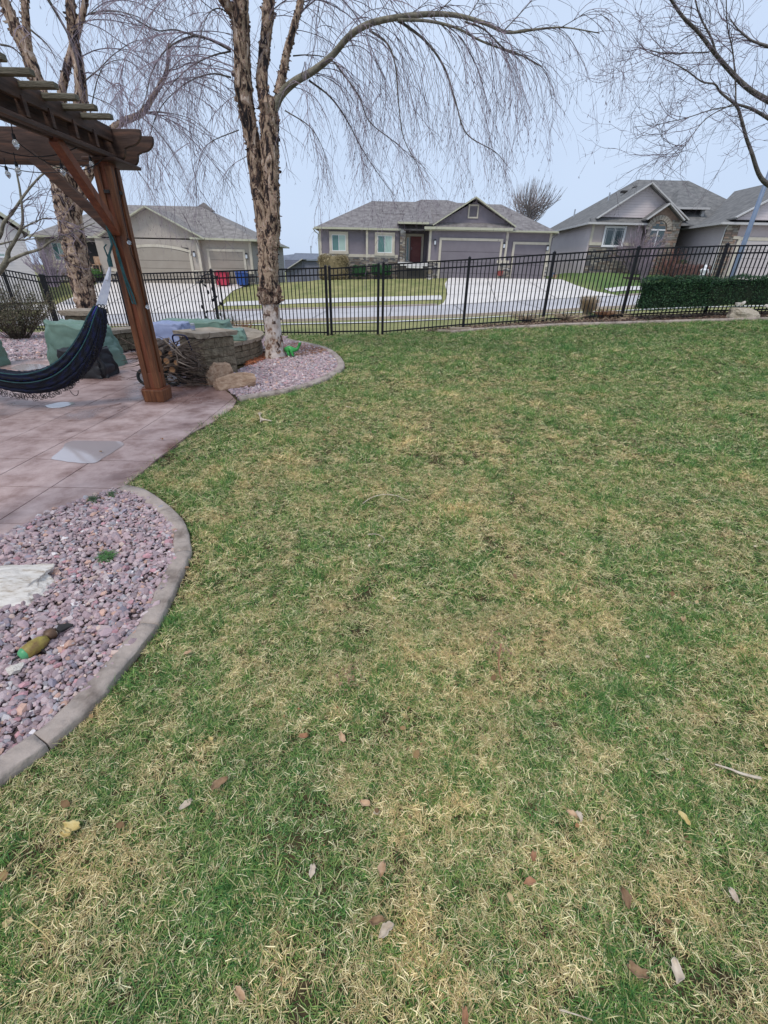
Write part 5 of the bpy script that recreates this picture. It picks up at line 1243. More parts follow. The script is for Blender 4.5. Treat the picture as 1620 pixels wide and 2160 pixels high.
ang = rad(57)
fc = Vector((-2.895, 7.30)); w_ = .60; r_dir = Vector((math.cos(ang), math.sin(ang))); l_dir = Vector((-math.sin(ang), math.cos(ang)))
cen = fc + (r_dir + l_dir) * w_ / 2
pil = thing('stone_pillar', 'stacked concrete block pillar with cap next to the firewood cart', 'pillar', (cen.x, cen.y, 0))
blocks_ring(pil, square(cen.x, cen.y, w_, ang), .0, 4, .152, [.36, .24]); cap_slab(pil, square(cen.x, cen.y, w_ + .12, ang), .612, .69)
can = thing('drink_can', 'silver and blue drink can standing on the nearer block pillar', 'can', (-3.05, 7.72, .69))
q = gz(408, 697, .69); can.location = (q.x, q.y, .69); WL[can.name] = Vector((q.x, q.y, .69))
MB().tube([(q.x, q.y, .69), (q.x, q.y, .697), (q.x, q.y, .788), (q.x, q.y, .80)], [.026, .033, .033, .027], 14).build('can_body', M['steel'], can, smooth=False)
MB().tube([(q.x, q.y, .715), (q.x, q.y, .765)], .0336, 14, cap=False).build('blue_band', M['bcover'], can)
lp = at(160, 658, 8.95)
pil2 = thing('stone_pillar', 'block pillar whose cap shows above the green grill cover, in front of the left birch', 'pillar', (lp.x, 9.2, 0))
blocks_ring(pil2, square(lp.x, 9.2, .50, rad(6)), .0, 5, .15, [.30, .2]); cap_slab(pil2, square(lp.x, 9.2, .62, rad(6)), .752, .84)
bn = thing('stone_bench', 'low curved block bench wall with flat cap stones around the covered fire pit', 'bench', (-4.2, 9.35, 0))
bc = Vector((-4.35, 9.35)); ro, ri = 1.80, 1.36
def arc(r0, a): return (bc.x + r0 * math.cos(a), bc.y + r0 * math.sin(a))
NA = 15; a0_, a1_ = rad(-38), rad(172)
for i in range(NA):
    a, b_ = a0_ + (a1_ - a0_) * i / NA + .004, a0_ + (a1_ - a0_) * (i + 1) / NA - .004; mid = (a + b_) / 2
    P = [arc(ro + .03, a), arc(ro + .035, mid), arc(ro + .03, b_), arc(ri - .03, b_), arc(ri - .03, mid), arc(ri - .03, a)]
    cap_slab(bn, P, .34, .41, jag=.014)
for rr0, sgn in ((ro - .03, 1), (ri + .03, -1)):
    for r in range(3):
        nb_ = 14 if sgn > 0 else 11
        for i in range(nb_):
            o_ = .5 * (r % 2) / nb_; a = a0_ + (a1_ - a0_) * min(1, max(0, (i / nb_ + o_))) + .004; b_ = a0_ + (a1_ - a0_) * min(1, ((i + 1) / nb_ + o_)) - .004
            if b_ <= a: continue
            k = 3; ou, inn = [arc(rr0 + sgn * R.uniform(0, .012), a + (b_ - a) * j / k) for j in range(k + 1)], [arc(rr0 - sgn * .10, a + (b_ - a) * j / k) for j in range(k, -1, -1)]
            MB().prism(ou + inn, .002 + r * .113, .107 + r * .113).build('block', M['block'], bn, bevel=.006)
# ================================================================== COVERED FURNITURE
def cloth_box(name, label, cat, cx, cy, sx, sy, h, m, top=.86, flare=.05, wr=.02, rz=0, z0=0.01, tilt=0.0, seed=0, dome=.03, skirt=None):
    root = thing(name, label, cat, (cx, cy, z0)); n = 120; rows = 40; mb = MB(); vs = []; rm = Matrix.Rotation(rz, 2)
    for r in range(rows + 1):
        f = r / rows
        for k in range(n):
            a = 2 * math.pi * k / n; c, s = math.cos(a), math.sin(a); e_ = .32
            x = math.copysign(abs(c) ** e_, c); y = math.copysign(abs(s) ** e_, s)
            if f < .3: sc_ = top * (f / .3) ; z = h * (1 + dome * (1 - (f / .3) ** 2)) - tilt * x * sc_
            else:
                g_ = (f - .3) / .7; sc_ = top + (1 - top + flare * g_ * g_) * min(1, g_ * 1.6); z = h * (1 - g_) ** 1.0 - tilt * x * sc_ * (1 - g_)
                fold = wr * (math.sin(a * 9 + seed + 2.2 * noise.noise(Vector((a, seed, 0)))) * g_ + 1.3 * noise.noise(Vector((x * 3 + seed, y * 3, z * 5))))
                sc_ += fold / max(sx, sy)
            cz_ = 1 - abs(noise.noise(Vector((x * sc_ * 2.3 + seed * 3, y * sc_ * 2.3, z * 6 + seed)))) * 2; sc_ -= max(0, cz_ - .45) * .05 / max(sx, sy) * (1.6 if f > .3 else 0); z -= max(0, cz_ - .5) * wr * .7 * (1 if f < .3 else .3)
            z += wr * .9 * noise.noise(Vector((x * sc_ * 3.1 + seed, y * sc_ * 3.1, 5))) * (1 if f < .8 else .2)
            v = rm @ Vector((x * sc_ * sx / 2, y * sc_ * sy / 2)); vs.append((cx + v.x, cy + v.y, z0 + max(0, z)))
    fs = [(r * n + k, r * n + (k + 1) % n, (r + 1) * n + (k + 1) % n, (r + 1) * n + k) for r in range(rows) for k in range(n)]
    mb.add(vs, fs); o = mb.build('cover', m, root, smooth=True)
    return root
cv = cloth_box('grill_cover', 'sage green fitted cover draped over patio furniture behind the hammock', 'furniture cover', -5.30, 8.1, .98, .72, .70, M['gcover'], seed=1, wr=.055, rz=rad(-6), tilt=.04)
cloth_box('furniture_cover', 'sage green cover cut off by the left edge of the photo', 'furniture cover', -7.2, 7.75, .95, .9, .74, M['gcover'], seed=5, wr=.04)
cloth_box('furniture_cover', 'large sage green cover over the fire pit chair behind the blue cover', 'furniture cover', -4.05, 10.0, 1.6, .7, .60, M['gcover'], seed=9, wr=.05)
cloth_box('furniture_cover', 'blue grey cover over low patio furniture behind the firewood', 'furniture cover', -3.92, 8.55, .88, .72, .70, M['bcover'], seed=13, wr=.03, top=.66)
cloth_box('furniture_cover', 'small dark green cover on the curved bench, right of the block pillar', 'furniture cover', -2.88, 8.82, .42, .52, .17, M['gcover'], seed=17, wr=.02, z0=.42, rz=rad(15))
cloth_box('draped_planter', 'black fabric covered pedestal standing on the patio below the hammock', 'planter', -4.82, 7.32, .74, .52, .42, M['blackcloth'], seed=23, wr=.03, top=.84, dome=.0, flare=.04)
# ================================================================== FIREWOOD CART
ct = thing('firewood_cart', 'small black garden cart with grey rimmed wheels holding firewood beside the post', 'cart', (-3.3, 6.9, PZ))
mb = MB(); mb.box(-3.62, -2.98, 6.72, 7.16, .20, .225)
for x in (-3.62, -2.99): mb.box(x, x + .015, 6.72, 7.16, .225, .42)
mb.box(-3.62, -2.98, 7.145, 7.16, .225, .42); mb.build('tray', M['blackcloth'], ct)
for x in (-3.60, -3.19):
    c = Vector((x, 6.70, PZ + .125)); n = 24
    wv = []; 
    tyre = MB()
    prof = [(.075, -.035), (.105, -.04), (.122, -.025), (.127, 0), (.122, .025), (.105, .04), (.075, .035)]
    vs = [(c.x + r_ * math.cos(t), c.y + o_, c.z + r_ * math.sin(t)) for t in [2 * math.pi * i / n for i in range(n)] for r_, o_ in prof]; m_ = len(prof)
    tyre.add(vs, [(i * m_ + k, ((i + 1) % n) * m_ + k, ((i + 1) % n) * m_ + (k + 1) % m_, i * m_ + (k + 1) % m_) for i in range(n) for k in range(m_)])
    w = tyre.build('wheel', M['rubber'], ct, smooth=True)
    MB().tube([(c.x, c.y - .02, c.z), (c.x, c.y - .028, c.z), (c.x, c.y + .02, c.z)], [.078, .07, .078], 20).build('rim', M['steel'], w)
    MB().tube([(c.x, c.y - .05, c.z), (c.x, c.y + .02, c.z)], [.014, .018], 10).build('hub', M['dark'], w)
MB().tube(catmull([(-3.20, 7.05, .42), (-3.20, 6.98, .60), (-3.19, 6.96, .69), (-3.12, 6.96, .71), (-3.03, 6.97, .70), (-2.99, 6.98, .66), (-2.97, 7.05, .42)], 4), .012, 8).build('handle', M['navy'] if 'navy' in M else mat('navy_tube_paint', (.008, .012, .06), None, rough=.35), ct, smooth=True)
lg = []
spots = [(-3.50, .29, .055), (-3.38, .28, .05), (-3.26, .30, .06), (-3.12, .28, .05), (-3.44, .39, .052), (-3.31, .40, .055), (-3.18, .40, .05), (-3.50, .50, .05), (-3.38, .50, .045), (-3.26, .51, .05), (-3.12, .49, .042), (-3.44, .60, .045), (-3.32, .60, .038), (-3.04, .38, .04)]
rown = ['bottom', 'bottom', 'bottom', 'bottom', 'second', 'second', 'second', 'third', 'third', 'third', 'third', 'top', 'top', 'second']
posn = ['leftmost', 'second from left', 'third from left', 'rightmost', 'leftmost', 'middle left', 'middle right', 'leftmost', 'second from left', 'third from left', 'rightmost', 'left', 'right', 'rightmost']
for i, (x, z, r_) in enumerate(spots):
    y0_ = 6.62 + R.uniform(-.05, .05); dx = R.uniform(-.06, .1); L_ = R.uniform(.38, .5)
    a = Vector((x, y0_, z)); b_ = Vector((x + dx, y0_ + L_, z + R.uniform(-.02, .03)))
    t = thing('firewood_log', '%s bark covered log in the %s row of the firewood cart' % (posn[i], rown[i]), 'log', a, 'firewood logs stacked in the cart')
    MB().tube([a, a.lerp(b_, .3) + Vector((R.uniform(-.01, .01), 0, R.uniform(-.01, .01))), b_], [r_, r_ * 1.04, r_ * .96], 10, jit=.06).build('log_bark', M['logbark'], t)
    MB().tube([a - Vector((0, .003, 0)), a + Vector((0, .002, 0))], r_ * .86, 10).build('cut_end', M['logend'], t)
t = thing('firewood_log', 'rust orange split log lying across the front of the woodpile', 'log', (-3.42, 6.55, .46))
MB().tube([(-3.46, 6.60, .47), (-3.36, 6.56, .455), (-3.24, 6.55, .42)], [.03, .045, .03], 7, jit=.15).build('log_bark', M['boulder'], t)
mb = MB()
for i in range(230):
    x = R.uniform(-3.45, -2.92); z = R.uniform(.06, .56); y0_ = 6.55 + R.uniform(0, .5); a_ = R.uniform(-.7, .8); L_ = R.uniform(.2, .6); p = Vector((x, y0_, z)); P = [p]; d = Vector((math.cos(a_) * (1 if R.random() < .7 else -1), R.uniform(-.5, .3), math.sin(a_) * .6 - .15)).normalized()
    for k in range(4):
        d = (d + Vector((R.uniform(-.2, .2), R.uniform(-.2, .2), R.uniform(-.2, .2)))).normalized(); p = p + d * L_ / 4; p.z = max(p.z, .05); p.x = min(p.x, -2.72); P.append(p.copy())
    r0 = R.uniform(.003, .012); mb.tube(P, [r0, r0, r0 * .8, r0 * .6, r0 * .3], 5)
mb.build('stick_heap', M['logbark'], None, stuff=True)['label'] = 'tangled heap of dark sticks between the cart and block pillar'
lab = ['long pale stick rising leftward over the woodpile', 'pale forked stick hanging down the front of the woodpile', 'pale stick jutting right low on the woodpile', 'short pale stick jutting right above the tyre', 'pale stick leaning over the top of the woodpile']
for i, (P, r0) in enumerate((([(360, 722), (385, 742), (375 + 0, 738), (372, 736)], .009), ([(345, 715), (362, 733), (378, 747), (392, 757)], .013), ([(370, 742), (374, 755), (373, 766)], .010), ([(376, 763), (392, 770), (409, 777)], .011), ([(372, 735), (388, 724), (402, 716)], .010))):
    if i == 0: P = [(355, 712), (372, 733), (384, 748)]
    pts = catmull([at(a, b_, 6.52 + .01 * i) for a, b_ in P], 4)
    o = MB().tube(pts, [r0 * (1 - .5 * k / len(pts)) for k in range(len(pts))], 6).build('dry_stick', M['stick']); tag(o, lab[i], 'stick', 'dry sticks on the woodpile')
o = MB().tube(catmull([(-3.0, 6.62, .05), (-2.8, 6.66, .055), (-2.6, 6.60, .05), (-2.48, 6.62, .05)], 4), [.012] * 12 + [.005], 6).build('dry_stick', M['logbark']); tag(o, 'brown stick lying on the patio in front of the two sandstone rocks', 'stick')
mb = MB()
for i in range(260):
    x, y_ = R.uniform(-3.2, -2.5), R.uniform(6.7, 7.3); a_ = R.uniform(0, 6.28); s_ = R.uniform(.01, .03); mb.tube([(x, y_, .045), (x + s_ * 2 * math.cos(a_), y_ + s_ * 2 * math.sin(a_), .05)], .003, 4)
mb.build('bark_litter', M['leafr'], None, stuff=True)['label'] = 'bark scraps and dry litter under the cart'
# ================================================================== ROCKS
def rock(label, cx, cy, z, sx, sy, sz, rz, m, seed, chops=6, sph=.35, amp=.10, name='rock', cat='rock', rx=0, sub=14):
    b = bmesh.new(); bmesh.ops.create_cube(b, size=2); bmesh.ops.subdivide_edges(b, edges=b.edges[:], cuts=sub, use_grid_fill=True); rr9 = random.Random(seed * 3 + 1); off = Vector((seed * 3.7, seed * 1.3, 0))
    sk = [rr9.uniform(-.25, .25) for _ in range(4)]
    for v in b.verts:
        c = v.co.copy(); v.co = c.lerp(c.normalized() * 1.15, sph); v.co.x *= 1 + sk[0] * v.co.y + sk[1] * v.co.z * .6; v.co.y *= 1 + sk[2] * v.co.x * .6
    for k in range(chops):
        d = Vector((rr9.uniform(-1, 1), rr9.uniform(-1, 1), rr9.uniform(-.3, 1))).normalized(); h = rr9.uniform(.72, .98)
        for v in b.verts:
            e = v.co.dot(d)
            if e > h: v.co -= d * (e - h) * .97
    for v in b.verts:
        n1 = noise.fractal(v.co * 1.3 + off, 1, 2, 3); n2 = noise.ridged_multi_fractal(v.co * 2.4 + off, 1, 2, 4, 1, 2); v.co *= 1 + amp * n1 + amp * .07 * (n2 - 1)
    me = bpy.data.meshes.new(name); b.to_mesh(me); b.free(); me.materials.append(M[m])
    o = bpy.data.objects.new(name, me); COL.objects.link(o); o.location = (cx, cy, z); o.scale = (sx, sy, sz); o.rotation_euler = (rx, 0, rz)
    return tag(o, label, cat)
rock('blocky tan sandstone rock standing against the block pillar', -2.60, 7.0, .13, .20, .17, .17, .5, 'boulder', 31, sph=.25)
rock('long reddish tan sandstone rock lying on the gravel, front right of its neighbour', -2.27, 6.72, .09, .29, .14, .13, rad(34), 'boulder', 45, sph=.3, rx=.15)
rock('large white quartz rock at the left edge of the near gravel bed', -2.16, 1.845, .045, .42, .17, .075, rad(12), 'whiterock', 53, sph=.3, amp=.14, rx=rad(7), sub=26)
q = at(1576, 652, 12.0); rock('beige boulder on the mulch at the right end below the dark hedge', q.x, 11.98 + .12, HT(q.x, 12.1) + .10, .34, .18, .15, .1, 'beigerock', 62, sph=.4, amp=.14)
for i, (px, py, s_, lb) in enumerate(((1557, 641, .05, 'small white stone left of the beige boulder'), (1568, 639, .06, 'small white stone behind the beige boulder'), (1618, 645, .05, 'small white stone at the right edge under the hedge'))):
    q = at(px, py, 12.12); rock(lb, q.x, q.y, q.z, s_, s_ * .8, s_ * .7, i, 'whiterock', 70 + i, name='stone', cat='stone')
for px, py, w, lb in ((972, 687, .28, 'upper flat stone slab leaning at the foot of the fence post'), (955, 696, .40, 'lower flat stone slab at the lawn edge before the fence post')):
    q = at(px, py, 12.35); o = MB().box(q.x - w, q.x + w, 12.25, 12.42, HT(q.x, 12.3), HT(q.x, 12.3) + (.10 if w < .3 else .055), rz=.03).build('stone_slab', M['cap'], bevel=.012); tag(o, lb, 'stone slab')
q = gz(33, 1415, .04); rock('pale turquoise stone lying in the purple gravel', q.x, q.y, .05, .028, .02, .014, .5, 'whiterock', 81, name='stone', cat='stone')
# ================================================================== TREES
def limbpts(L_):   # [(px,py,depth,radius)]
    P = [at(a, b_, d) for a, b_, d, r_ in L_]; C_ = catmull(P, 5); rs = []
    for i in range(len(L_) - 1): rs += [L_[i][3] + (L_[i + 1][3] - L_[i][3]) * k / 5 for k in range(5)]
    rs.append(L_[-1][3]); return C_, rs
def rough_limb(C_, rs, n, amp=.12, seed=0):
    mb = MB(); mb.tube(C_, rs, n)
    vs = []
    for (x, y, z), i in zip(mb.v, range(len(mb.v))):
        k = min(i // n, len(C_) - 1); c = C_[k]; v = Vector((x, y, z)); d = v - c
        v = c + d * (1 + amp * (noise.noise(Vector((x * 16, y * 16, z * 7 + seed))) + .6 * noise.noise(Vector((x * 40, y * 40, z * 22 + seed))))); vs.append(tuple(v))
    mb.v = vs; return mb
def flakes(root, limbs, n, size, name='bark_flake', m='flake', zmin=0):
    mb = MB()
    for _ in range(n):
        C_, rs = limbs[R.randrange(len(limbs))]; i = R.randrange(len(C_) - 1); t = R.random(); p = C_[i].lerp(C_[i + 1], t)
        if p.z < zmin or noise.noise(p * 3.1) < R.uniform(-.5, .25): continue
        r_ = rs[i] * .97; ax = (C_[i + 1] - C_[i]).normalized(); a = R.uniform(0, 6.28); o_ = ax.orthogonal().normalized(); o_ = Matrix.Rotation(a, 3, ax) @ o_; s_ = ax.cross(o_)
        sz_ = size * min(1, .25 + r_ / .13); w = sz_ * R.lognormvariate(-.35, .5); h = sz_ * R.lognormvariate(-.1, .5); cu = R.uniform(.2, .9) * w
        b0 = p + o_ * r_; sg = R.choice((-1, 1))
        q = [b0 - ax * h / 2, b0 + ax * h / 2, b0 + ax * h * .45 + s_ * sg * w * .6 + o_ * cu * .45, b0 - ax * h * .4 + s_ * sg * w * .6 + o_ * cu * .35, b0 + ax * h * .3 + s_ * sg * w * .8 + o_ * cu, b0 - ax * h * .25 + s_ * sg * w * .75 + o_ * cu * .9]
        mb.add(q, [(0, 1, 2, 3), (3, 2, 4, 5)])
    o = mb.build(name, M[m], root, stuff=True, fix=False); return o
def dens(C_, rs, n=3):
    P = []; q = []
    for i in range(len(C_) - 1):
        for k in range(n): P.append(C_[i].lerp(C_[i + 1], k / n)); q.append(rs[i] + (rs[i + 1] - rs[i]) * k / n)
    P.append(C_[-1]); q.append(rs[-1]); return P, q
def weep(mb, p, d, L_, r0, droop, seg=.09, side=0.0, depth=0, catk=None, wander=.22, kids=0, kidL=.5, kidr=.6):
    d = Vector(d).normalized(); P = [p.copy()]; n = max(3, int(L_ / seg)); step = L_ / n; kidsat = []
    for i in range(n):
        d = (d + Vector((R.uniform(-wander, wander), R.uniform(-wander, wander), R.uniform(-wander, wander) * .6)) * .5 + Vector((0, 0, -droop))).normalized(); p = p + d * step; P.append(p.copy())
        if kids and i > 0 and R.random() < kids: kidsat.append((p.copy(), d.copy(), i / n))
    mb.tube(P, [max(.0010, r0 * (1 - .8 * i / n)) for i in range(n + 1)], 3, cap=False)
    for q, dd, f in kidsat:
        s_ = Vector((R.uniform(-1, 1), R.uniform(-1, 1), R.uniform(-.5, .35)))
        if depth > 0:
            weep(mb, q, dd * .7 + s_ * .8, kidL * L_ * R.uniform(.5, 1.2) * (1 - .4 * f), max(.0014, r0 * kidr), droop * 1.2, seg=seg * .8, depth=depth - 1, catk=catk, wander=wander, kids=kids * (.9 if depth > 1 else .75), kidL=.42, kidr=kidr)
    if depth == 0 and catk is not None and R.random() < .5:
        for _ in range(R.choice((1, 2))):
            q = P[-1]; e_ = q + Vector((R.uniform(-.02, .02), R.uniform(-.02, .02), -R.uniform(.02, .045))); catk.tube([q, q.lerp(e_, .5), e_], [.0012, .0034, .0014], 4, cap=False)
birches = 'river birch'
# ---- main birch
tb = thing('birch_tree', 'tall river birch with pale lower trunk and peeling bark in the gravel bed, centre left', 'tree', (-2.28, 9.28, 0))
DB = 9.3
trunk, trr = limbpts([(581, 764, DB, .24), (579, 735, DB, .18), (576, 695, DB, .155), (571, 640, DB, .155), (567, 600, DB, .175), (566, 560, DB, .175), (566, 520, DB, .17), (563, 480, DB, .145)])
lowC, lowr = trunk[:17], trr[:17]; upC, upr = trunk[15:], [max(q, .168) if k < 8 else q for k, q in enumerate(trr[15:])]
rough_limb(*dens(lowC, lowr, 4), 26, .07, 3).build('pale_trunk', M['birchpale'], tb, smooth=True)
rough_limb(*dens(upC, upr, 4), 26, .17, 5).build('trunk', M['birch'], tb, smooth=True)
stems = {
 'left': [(560, 520, DB, .13), (551, 440, DB, .125), (540, 370, DB, .118), (533, 300, DB, .115), (521, 240, DB - .05, .125), (513, 180, DB - .1, .135), (511, 110, DB - .15, .12), (509, 50, DB - .2, .115), (508, -30, DB - .3, .10), (505, -160, DB - .5, .08)],
 'left2': [(505, 60, DB - .2, .075), (494, 30, DB - .2, .07), (475, 5, DB - .3, .065), (455, -30, DB - .4, .055), (430, -120, DB - .6, .04)],
 'right': [(572, 520, DB, .14), (574, 450, DB, .14), (571, 380, DB, .14), (569, 310, DB, .145), (568, 250, DB, .15), (565, 205, DB, .12)],
 'centre': [(562, 230, DB, .10), (553, 180, DB, .09), (556, 120, DB + .1, .085), (563, 60, DB + .15, .085), (567, 0, DB + .2, .08), (572, -120, DB + .3, .06)],
 'third': [(585, 200, DB, .065), (595, 165, DB, .06), (605, 110, DB, .055), (619, 60, DB, .05), (634, 5, DB, .045), (655, -90, DB, .03)],
}
big = [(575, 235, DB, 0.078), (592, 200, DB, 0.0663), (622, 172, DB - .1, 0.0546), (660, 150, DB - .2, 0.0468), (700, 118, DB - .3, 0.0437), (735, 78, DB - .45, 0.0406), (775, 52, DB - .6, 0.0374), (830, 38, DB - .8, 0.0335), (900, 30, DB - 1.0, 0.0296), (960, 32, DB - 1.2, 0.025), (1020, 48, DB - 1.35, 0.0211), (1070, 68, DB - 1.5, 0.0164), (1130, 62, DB - 1.7, 0.0117), (1190, 58, DB - 1.8, 0.0078), (1265, 70, DB - 1.9, 0.0047)]
big2 = [(840, 42, DB - .85, 0.0203), (900, 44, DB - 1.1, 0.0172), (960, 58, DB - 1.2, 0.0148), (1010, 84, DB - 1.3, 0.0125), (1050, 100, DB - 1.3, 0.0101), (1090, 112, DB - 1.4, 0.0078), (1140, 140, DB - 1.4, 0.0047)]
lm = []
for k, v in stems.items():
    if k != 'right': x_, y_, d_, q_ = v[-1]; v = v + [(x_ + 4, y_ - 230, d_, q_ * .6), (x_ + 10, y_ - 480, d_, q_ * .12)]
    C_, rs = limbpts(v); C_, rs = dens(C_, rs, 3); lm.append((C_, rs)); rough_limb(C_, rs, 16, .17, len(lm)).build('limb', M['birch'], tb, smooth=True)
bigC, bigR = limbpts(big); MB().tube(bigC, bigR, 10).build('limb', M['limb'], tb, smooth=True)
b2C, b2R = limbpts(big2); MB().tube(b2C, b2R, 8).build('limb', M['limb'], tb, smooth=True)
flakes(tb, [dens(upC, upr, 2)] + lm * 2, 4600, .034); flakes(tb, [(upC[:5], [q * 1.02 for q in upr[:5]])], 500, .06); flakes(tb, [(lowC, lowr)], 160, .05)
fork = at(563, 215, DB); MB().tube([fork + Vector((0, -.10, .1)), fork + Vector((.01, -.15, -.06)), fork + Vector((.03, -.12, -.2))], [.04, .06, .03], 9, jit=.25).build('bark_knot', M['birch'], tb)
crown = MB(); ck = MB()
# structural branches read off the photograph: (pixels), start depth, end depth, start radius, sprays
def struct_branches(root, rows, crown, ck):
    for pts, d0, d1, r0, n, dx, dens_ in rows:
        m_ = len(pts); C_ = catmull([at(a, b_, d0 + (d1 - d0) * i / (m_ - 1)) for i, (a, b_) in enumerate(pts)], 5)
        MB().tube(C_, [max(.0022, r0 * (1 - .85 * i / len(C_))) for i in range(len(C_))], 5).build('branch', M['limbd'], root, smooth=True)
        for i in range(n):
            t = .12 + .88 * (i + R.random()) / n; p, d = along(C_, t)
            weep(crown, p, d * .9 + Vector((R.uniform(-.8, .8) + dx * .3, R.uniform(-.8, .8), R.uniform(-.4, .3))), R.uniform(.6, 1.5) * (1 - .3 * t), .0042 * (1 - .4 * t), .15, depth=2, catk=ck, kids=dens_, kidL=.5, wander=.38, seg=.08)
def along(C_, t):
    s_ = t * (len(C_) - 1); i = min(int(s_), len(C_) - 2); return C_[i].lerp(C_[i + 1], s_ - i), (C_[i + 1] - C_[i]).normalized()
SB = [([(779, 64), (816, 91), (834, 137), (841, 219), (852, 292), (880, 347), (900, 385)], DB - .6, DB - 1.0, .016, 24, 0, .42), ([(838, 41), (898, 87), (939, 146), (962, 219), (985, 283), (1044, 320), (1070, 350)], DB - .8, DB - 1.3, .018, 28, 0, .42),
      ([(706, 132), (756, 201), (779, 256), (834, 301), (898, 356)], DB - .3, DB - .2, .014, 20, 0, .42), ([(651, 169), (697, 205), (733, 256), (761, 310), (800, 370), (834, 415)], DB - .1, DB + .4, .015, 22, 0, .42),
      ([(980, 46), (1021, 62), (1067, 105), (1110, 122), (1150, 150), (1165, 210)], DB - 1.2, DB - 1.6, .012, 20, 0, .42), ([(601, 233), (651, 265), (675, 300), (688, 338), (700, 390)], DB, DB + .3, .010, 14, 0, .4),
      ([(1060, 68), (1105, 20), (1140, -20)], DB - 1.5, DB - 1.7, .008, 8, 0, .4), ([(985, 40), (1010, 0), (1030, -40)], DB - 1.2, DB - 1.2, .008, 7, 0, .4), ([(915, 34), (960, -10), (985, -50)], DB - 1, DB - 1, .008, 7, 0, .4),
      ([(1180, 60), (1215, 40), (1250, 20), (1285, 45)], DB - 1.8, DB - 1.9, .005, 8, 0, .4), ([(618, 118), (650, 116), (688, 122), (720, 150), (735, 215)], DB + .1, DB + .3, .010, 12, 0, .4),
      ([(487, 106), (433, 80), (393, 80), (348, 107), (319, 156), (307, 207), (293, 252), (300, 320)], DB, DB - .5, .016, 26, -1, .42), ([(419, 78), (370, 63), (326, 63), (259, 26), (185, 28)], DB - .1, DB - .6, .012, 16, -1, .42),
      ([(487, 108), (444, 119), (393, 148), (341, 207), (315, 290)], DB, DB + .4, .013, 18, -1, .42), ([(487, 163), (444, 156), (389, 178), (333, 237), (310, 330), (325, 400)], DB, DB + .5, .013, 22, -1, .42),
      ([(504, 274), (444, 300), (422, 333), (410, 400)], DB, DB + .2, .009, 14, -1, .4), ([(505, 60), (470, 20), (440, 30), (420, 90), (415, 170)], DB, DB - .5, .011, 14, -1, .4), ([(520, 330), (490, 350), (470, 395)], DB, DB + .2, .006, 8, -1, .4)]
struct_branches(tb, SB, crown, ck)
# hanging sprays from the big arching limb
for C_, t0, n, Lr in ((bigC, .10, 54, (1.3, 2.7)), (b2C, .15, 18, (1.1, 2.0))):
    for i in range(n):
        t = t0 + (1 - t0) * ((i + R.random()) / n); p, d = along(C_, t); out = Vector((R.uniform(-.35, .8), R.uniform(-.9, .9), R.uniform(-.1, .5)))
        L_ = R.uniform(*Lr) * (1 - .55 * max(0, t - .45) / .55)
        weep(crown, p, out + d * .5, L_, .0078 * (1 - .6 * t), .15, depth=2, catk=ck, kids=.46, kidL=.42, wander=.36)
# leaders sweeping out and drooping from the upper stems
for (C_, rs), n, dx in ((lm[0], 15, -1), (lm[1], 9, -1), (lm[3], 12, 1), (lm[4], 14, 1)):
    for i in range(n):
        t = .40 + .6 * (i + R.random()) / n; p, d = along(C_, t)
        out = Vector((dx * R.uniform(.2, 1.3), R.uniform(-1, 1), R.uniform(.05, .7)))
        weep(crown, p, out, R.uniform(1.6, 3.2), R.uniform(.006, .012), .085, depth=3, catk=ck, kids=.40, kidL=.50, wander=.28, seg=.12)
crown.build('crown', M['twig'], tb, fix=False); ck.build('catkin', M['dtwig'], tb, stuff=True, fix=False)

# ---- left birch
DL = 12.0
tl = thing('birch_tree', 'river birch with shaggy dark bark seen behind the pergola post, left of the hammock rope', 'tree', (-7.4, DL, -.2))
t2, r2 = limbpts([(190, 700, DL, .26), (184, 655, DL, .23), (174, 600, DL, .24), (163, 550, DL, .245), (154, 500, DL, .245), (144, 450, DL, .25), (137, 400, DL, .26), (133, 350, DL, .24), (128, 300, DL, .20)])
rough_limb(*dens(t2[5:], r2[5:], 4), 26, .18, 9).build('trunk', M['birch'], tl, smooth=True); rough_limb(*dens(t2[:6], r2[:6], 4), 24, .07, 11).build('pale_trunk', M['birchpale'], tl, smooth=True)
st2 = [[(130, 330, DL, .16), (110, 250, DL, .14), (85, 190, DL, .125), (60, 120, DL, .12), (35, 65, DL, .11), (8, 0, DL, .09), (-30, -90, DL, .07)],
       [(60, 120, DL, .08), (56, 70, DL, .075), (52, 0, DL, .06), (45, -100, DL, .04)],
       [(135, 340, DL, .15), (150, 270, DL, .13), (170, 220, DL, .12), (168, 150, DL, .10), (155, 80, DL, .095), (148, 0, DL, .08), (145, -100, DL, .05)],
       [(150, 300, DL, .10), (130, 215, DL, .08), (142, 140, DL, .07), (165, 60, DL, .06), (182, -20, DL, .05)],
       [(158, 470, DL, .10), (172, 410, DL, .105), (186, 370, DL, .10), (208, 320, DL, .085), (235, 275, DL, .07), (266, 254, DL, .06), (300, 238, DL - .1, .055), (326, 198, DL - .2, .045), (350, 155, DL - .3, .035), (357, 90, DL - .4, .022)]]
lm2 = []
for iv, v in enumerate(st2):
    if iv != 4: x_, y_, d_, q_ = v[-1]; v = v + [(x_ + 4, y_ - 230, d_, q_ * .6), (x_ + 10, y_ - 480, d_, q_ * .12)]
    C_, rs = limbpts(v); C_, rs = dens(C_, rs, 3); lm2.append((C_, rs)); rough_limb(C_, rs, 14, .14, 40 + len(lm2)).build('limb', M['birch'], tl, smooth=True)
flakes(tl, [dens(t2[5:], r2[5:], 2)] * 2 + lm2, 3000, .045)
crown = MB(); ck = MB()
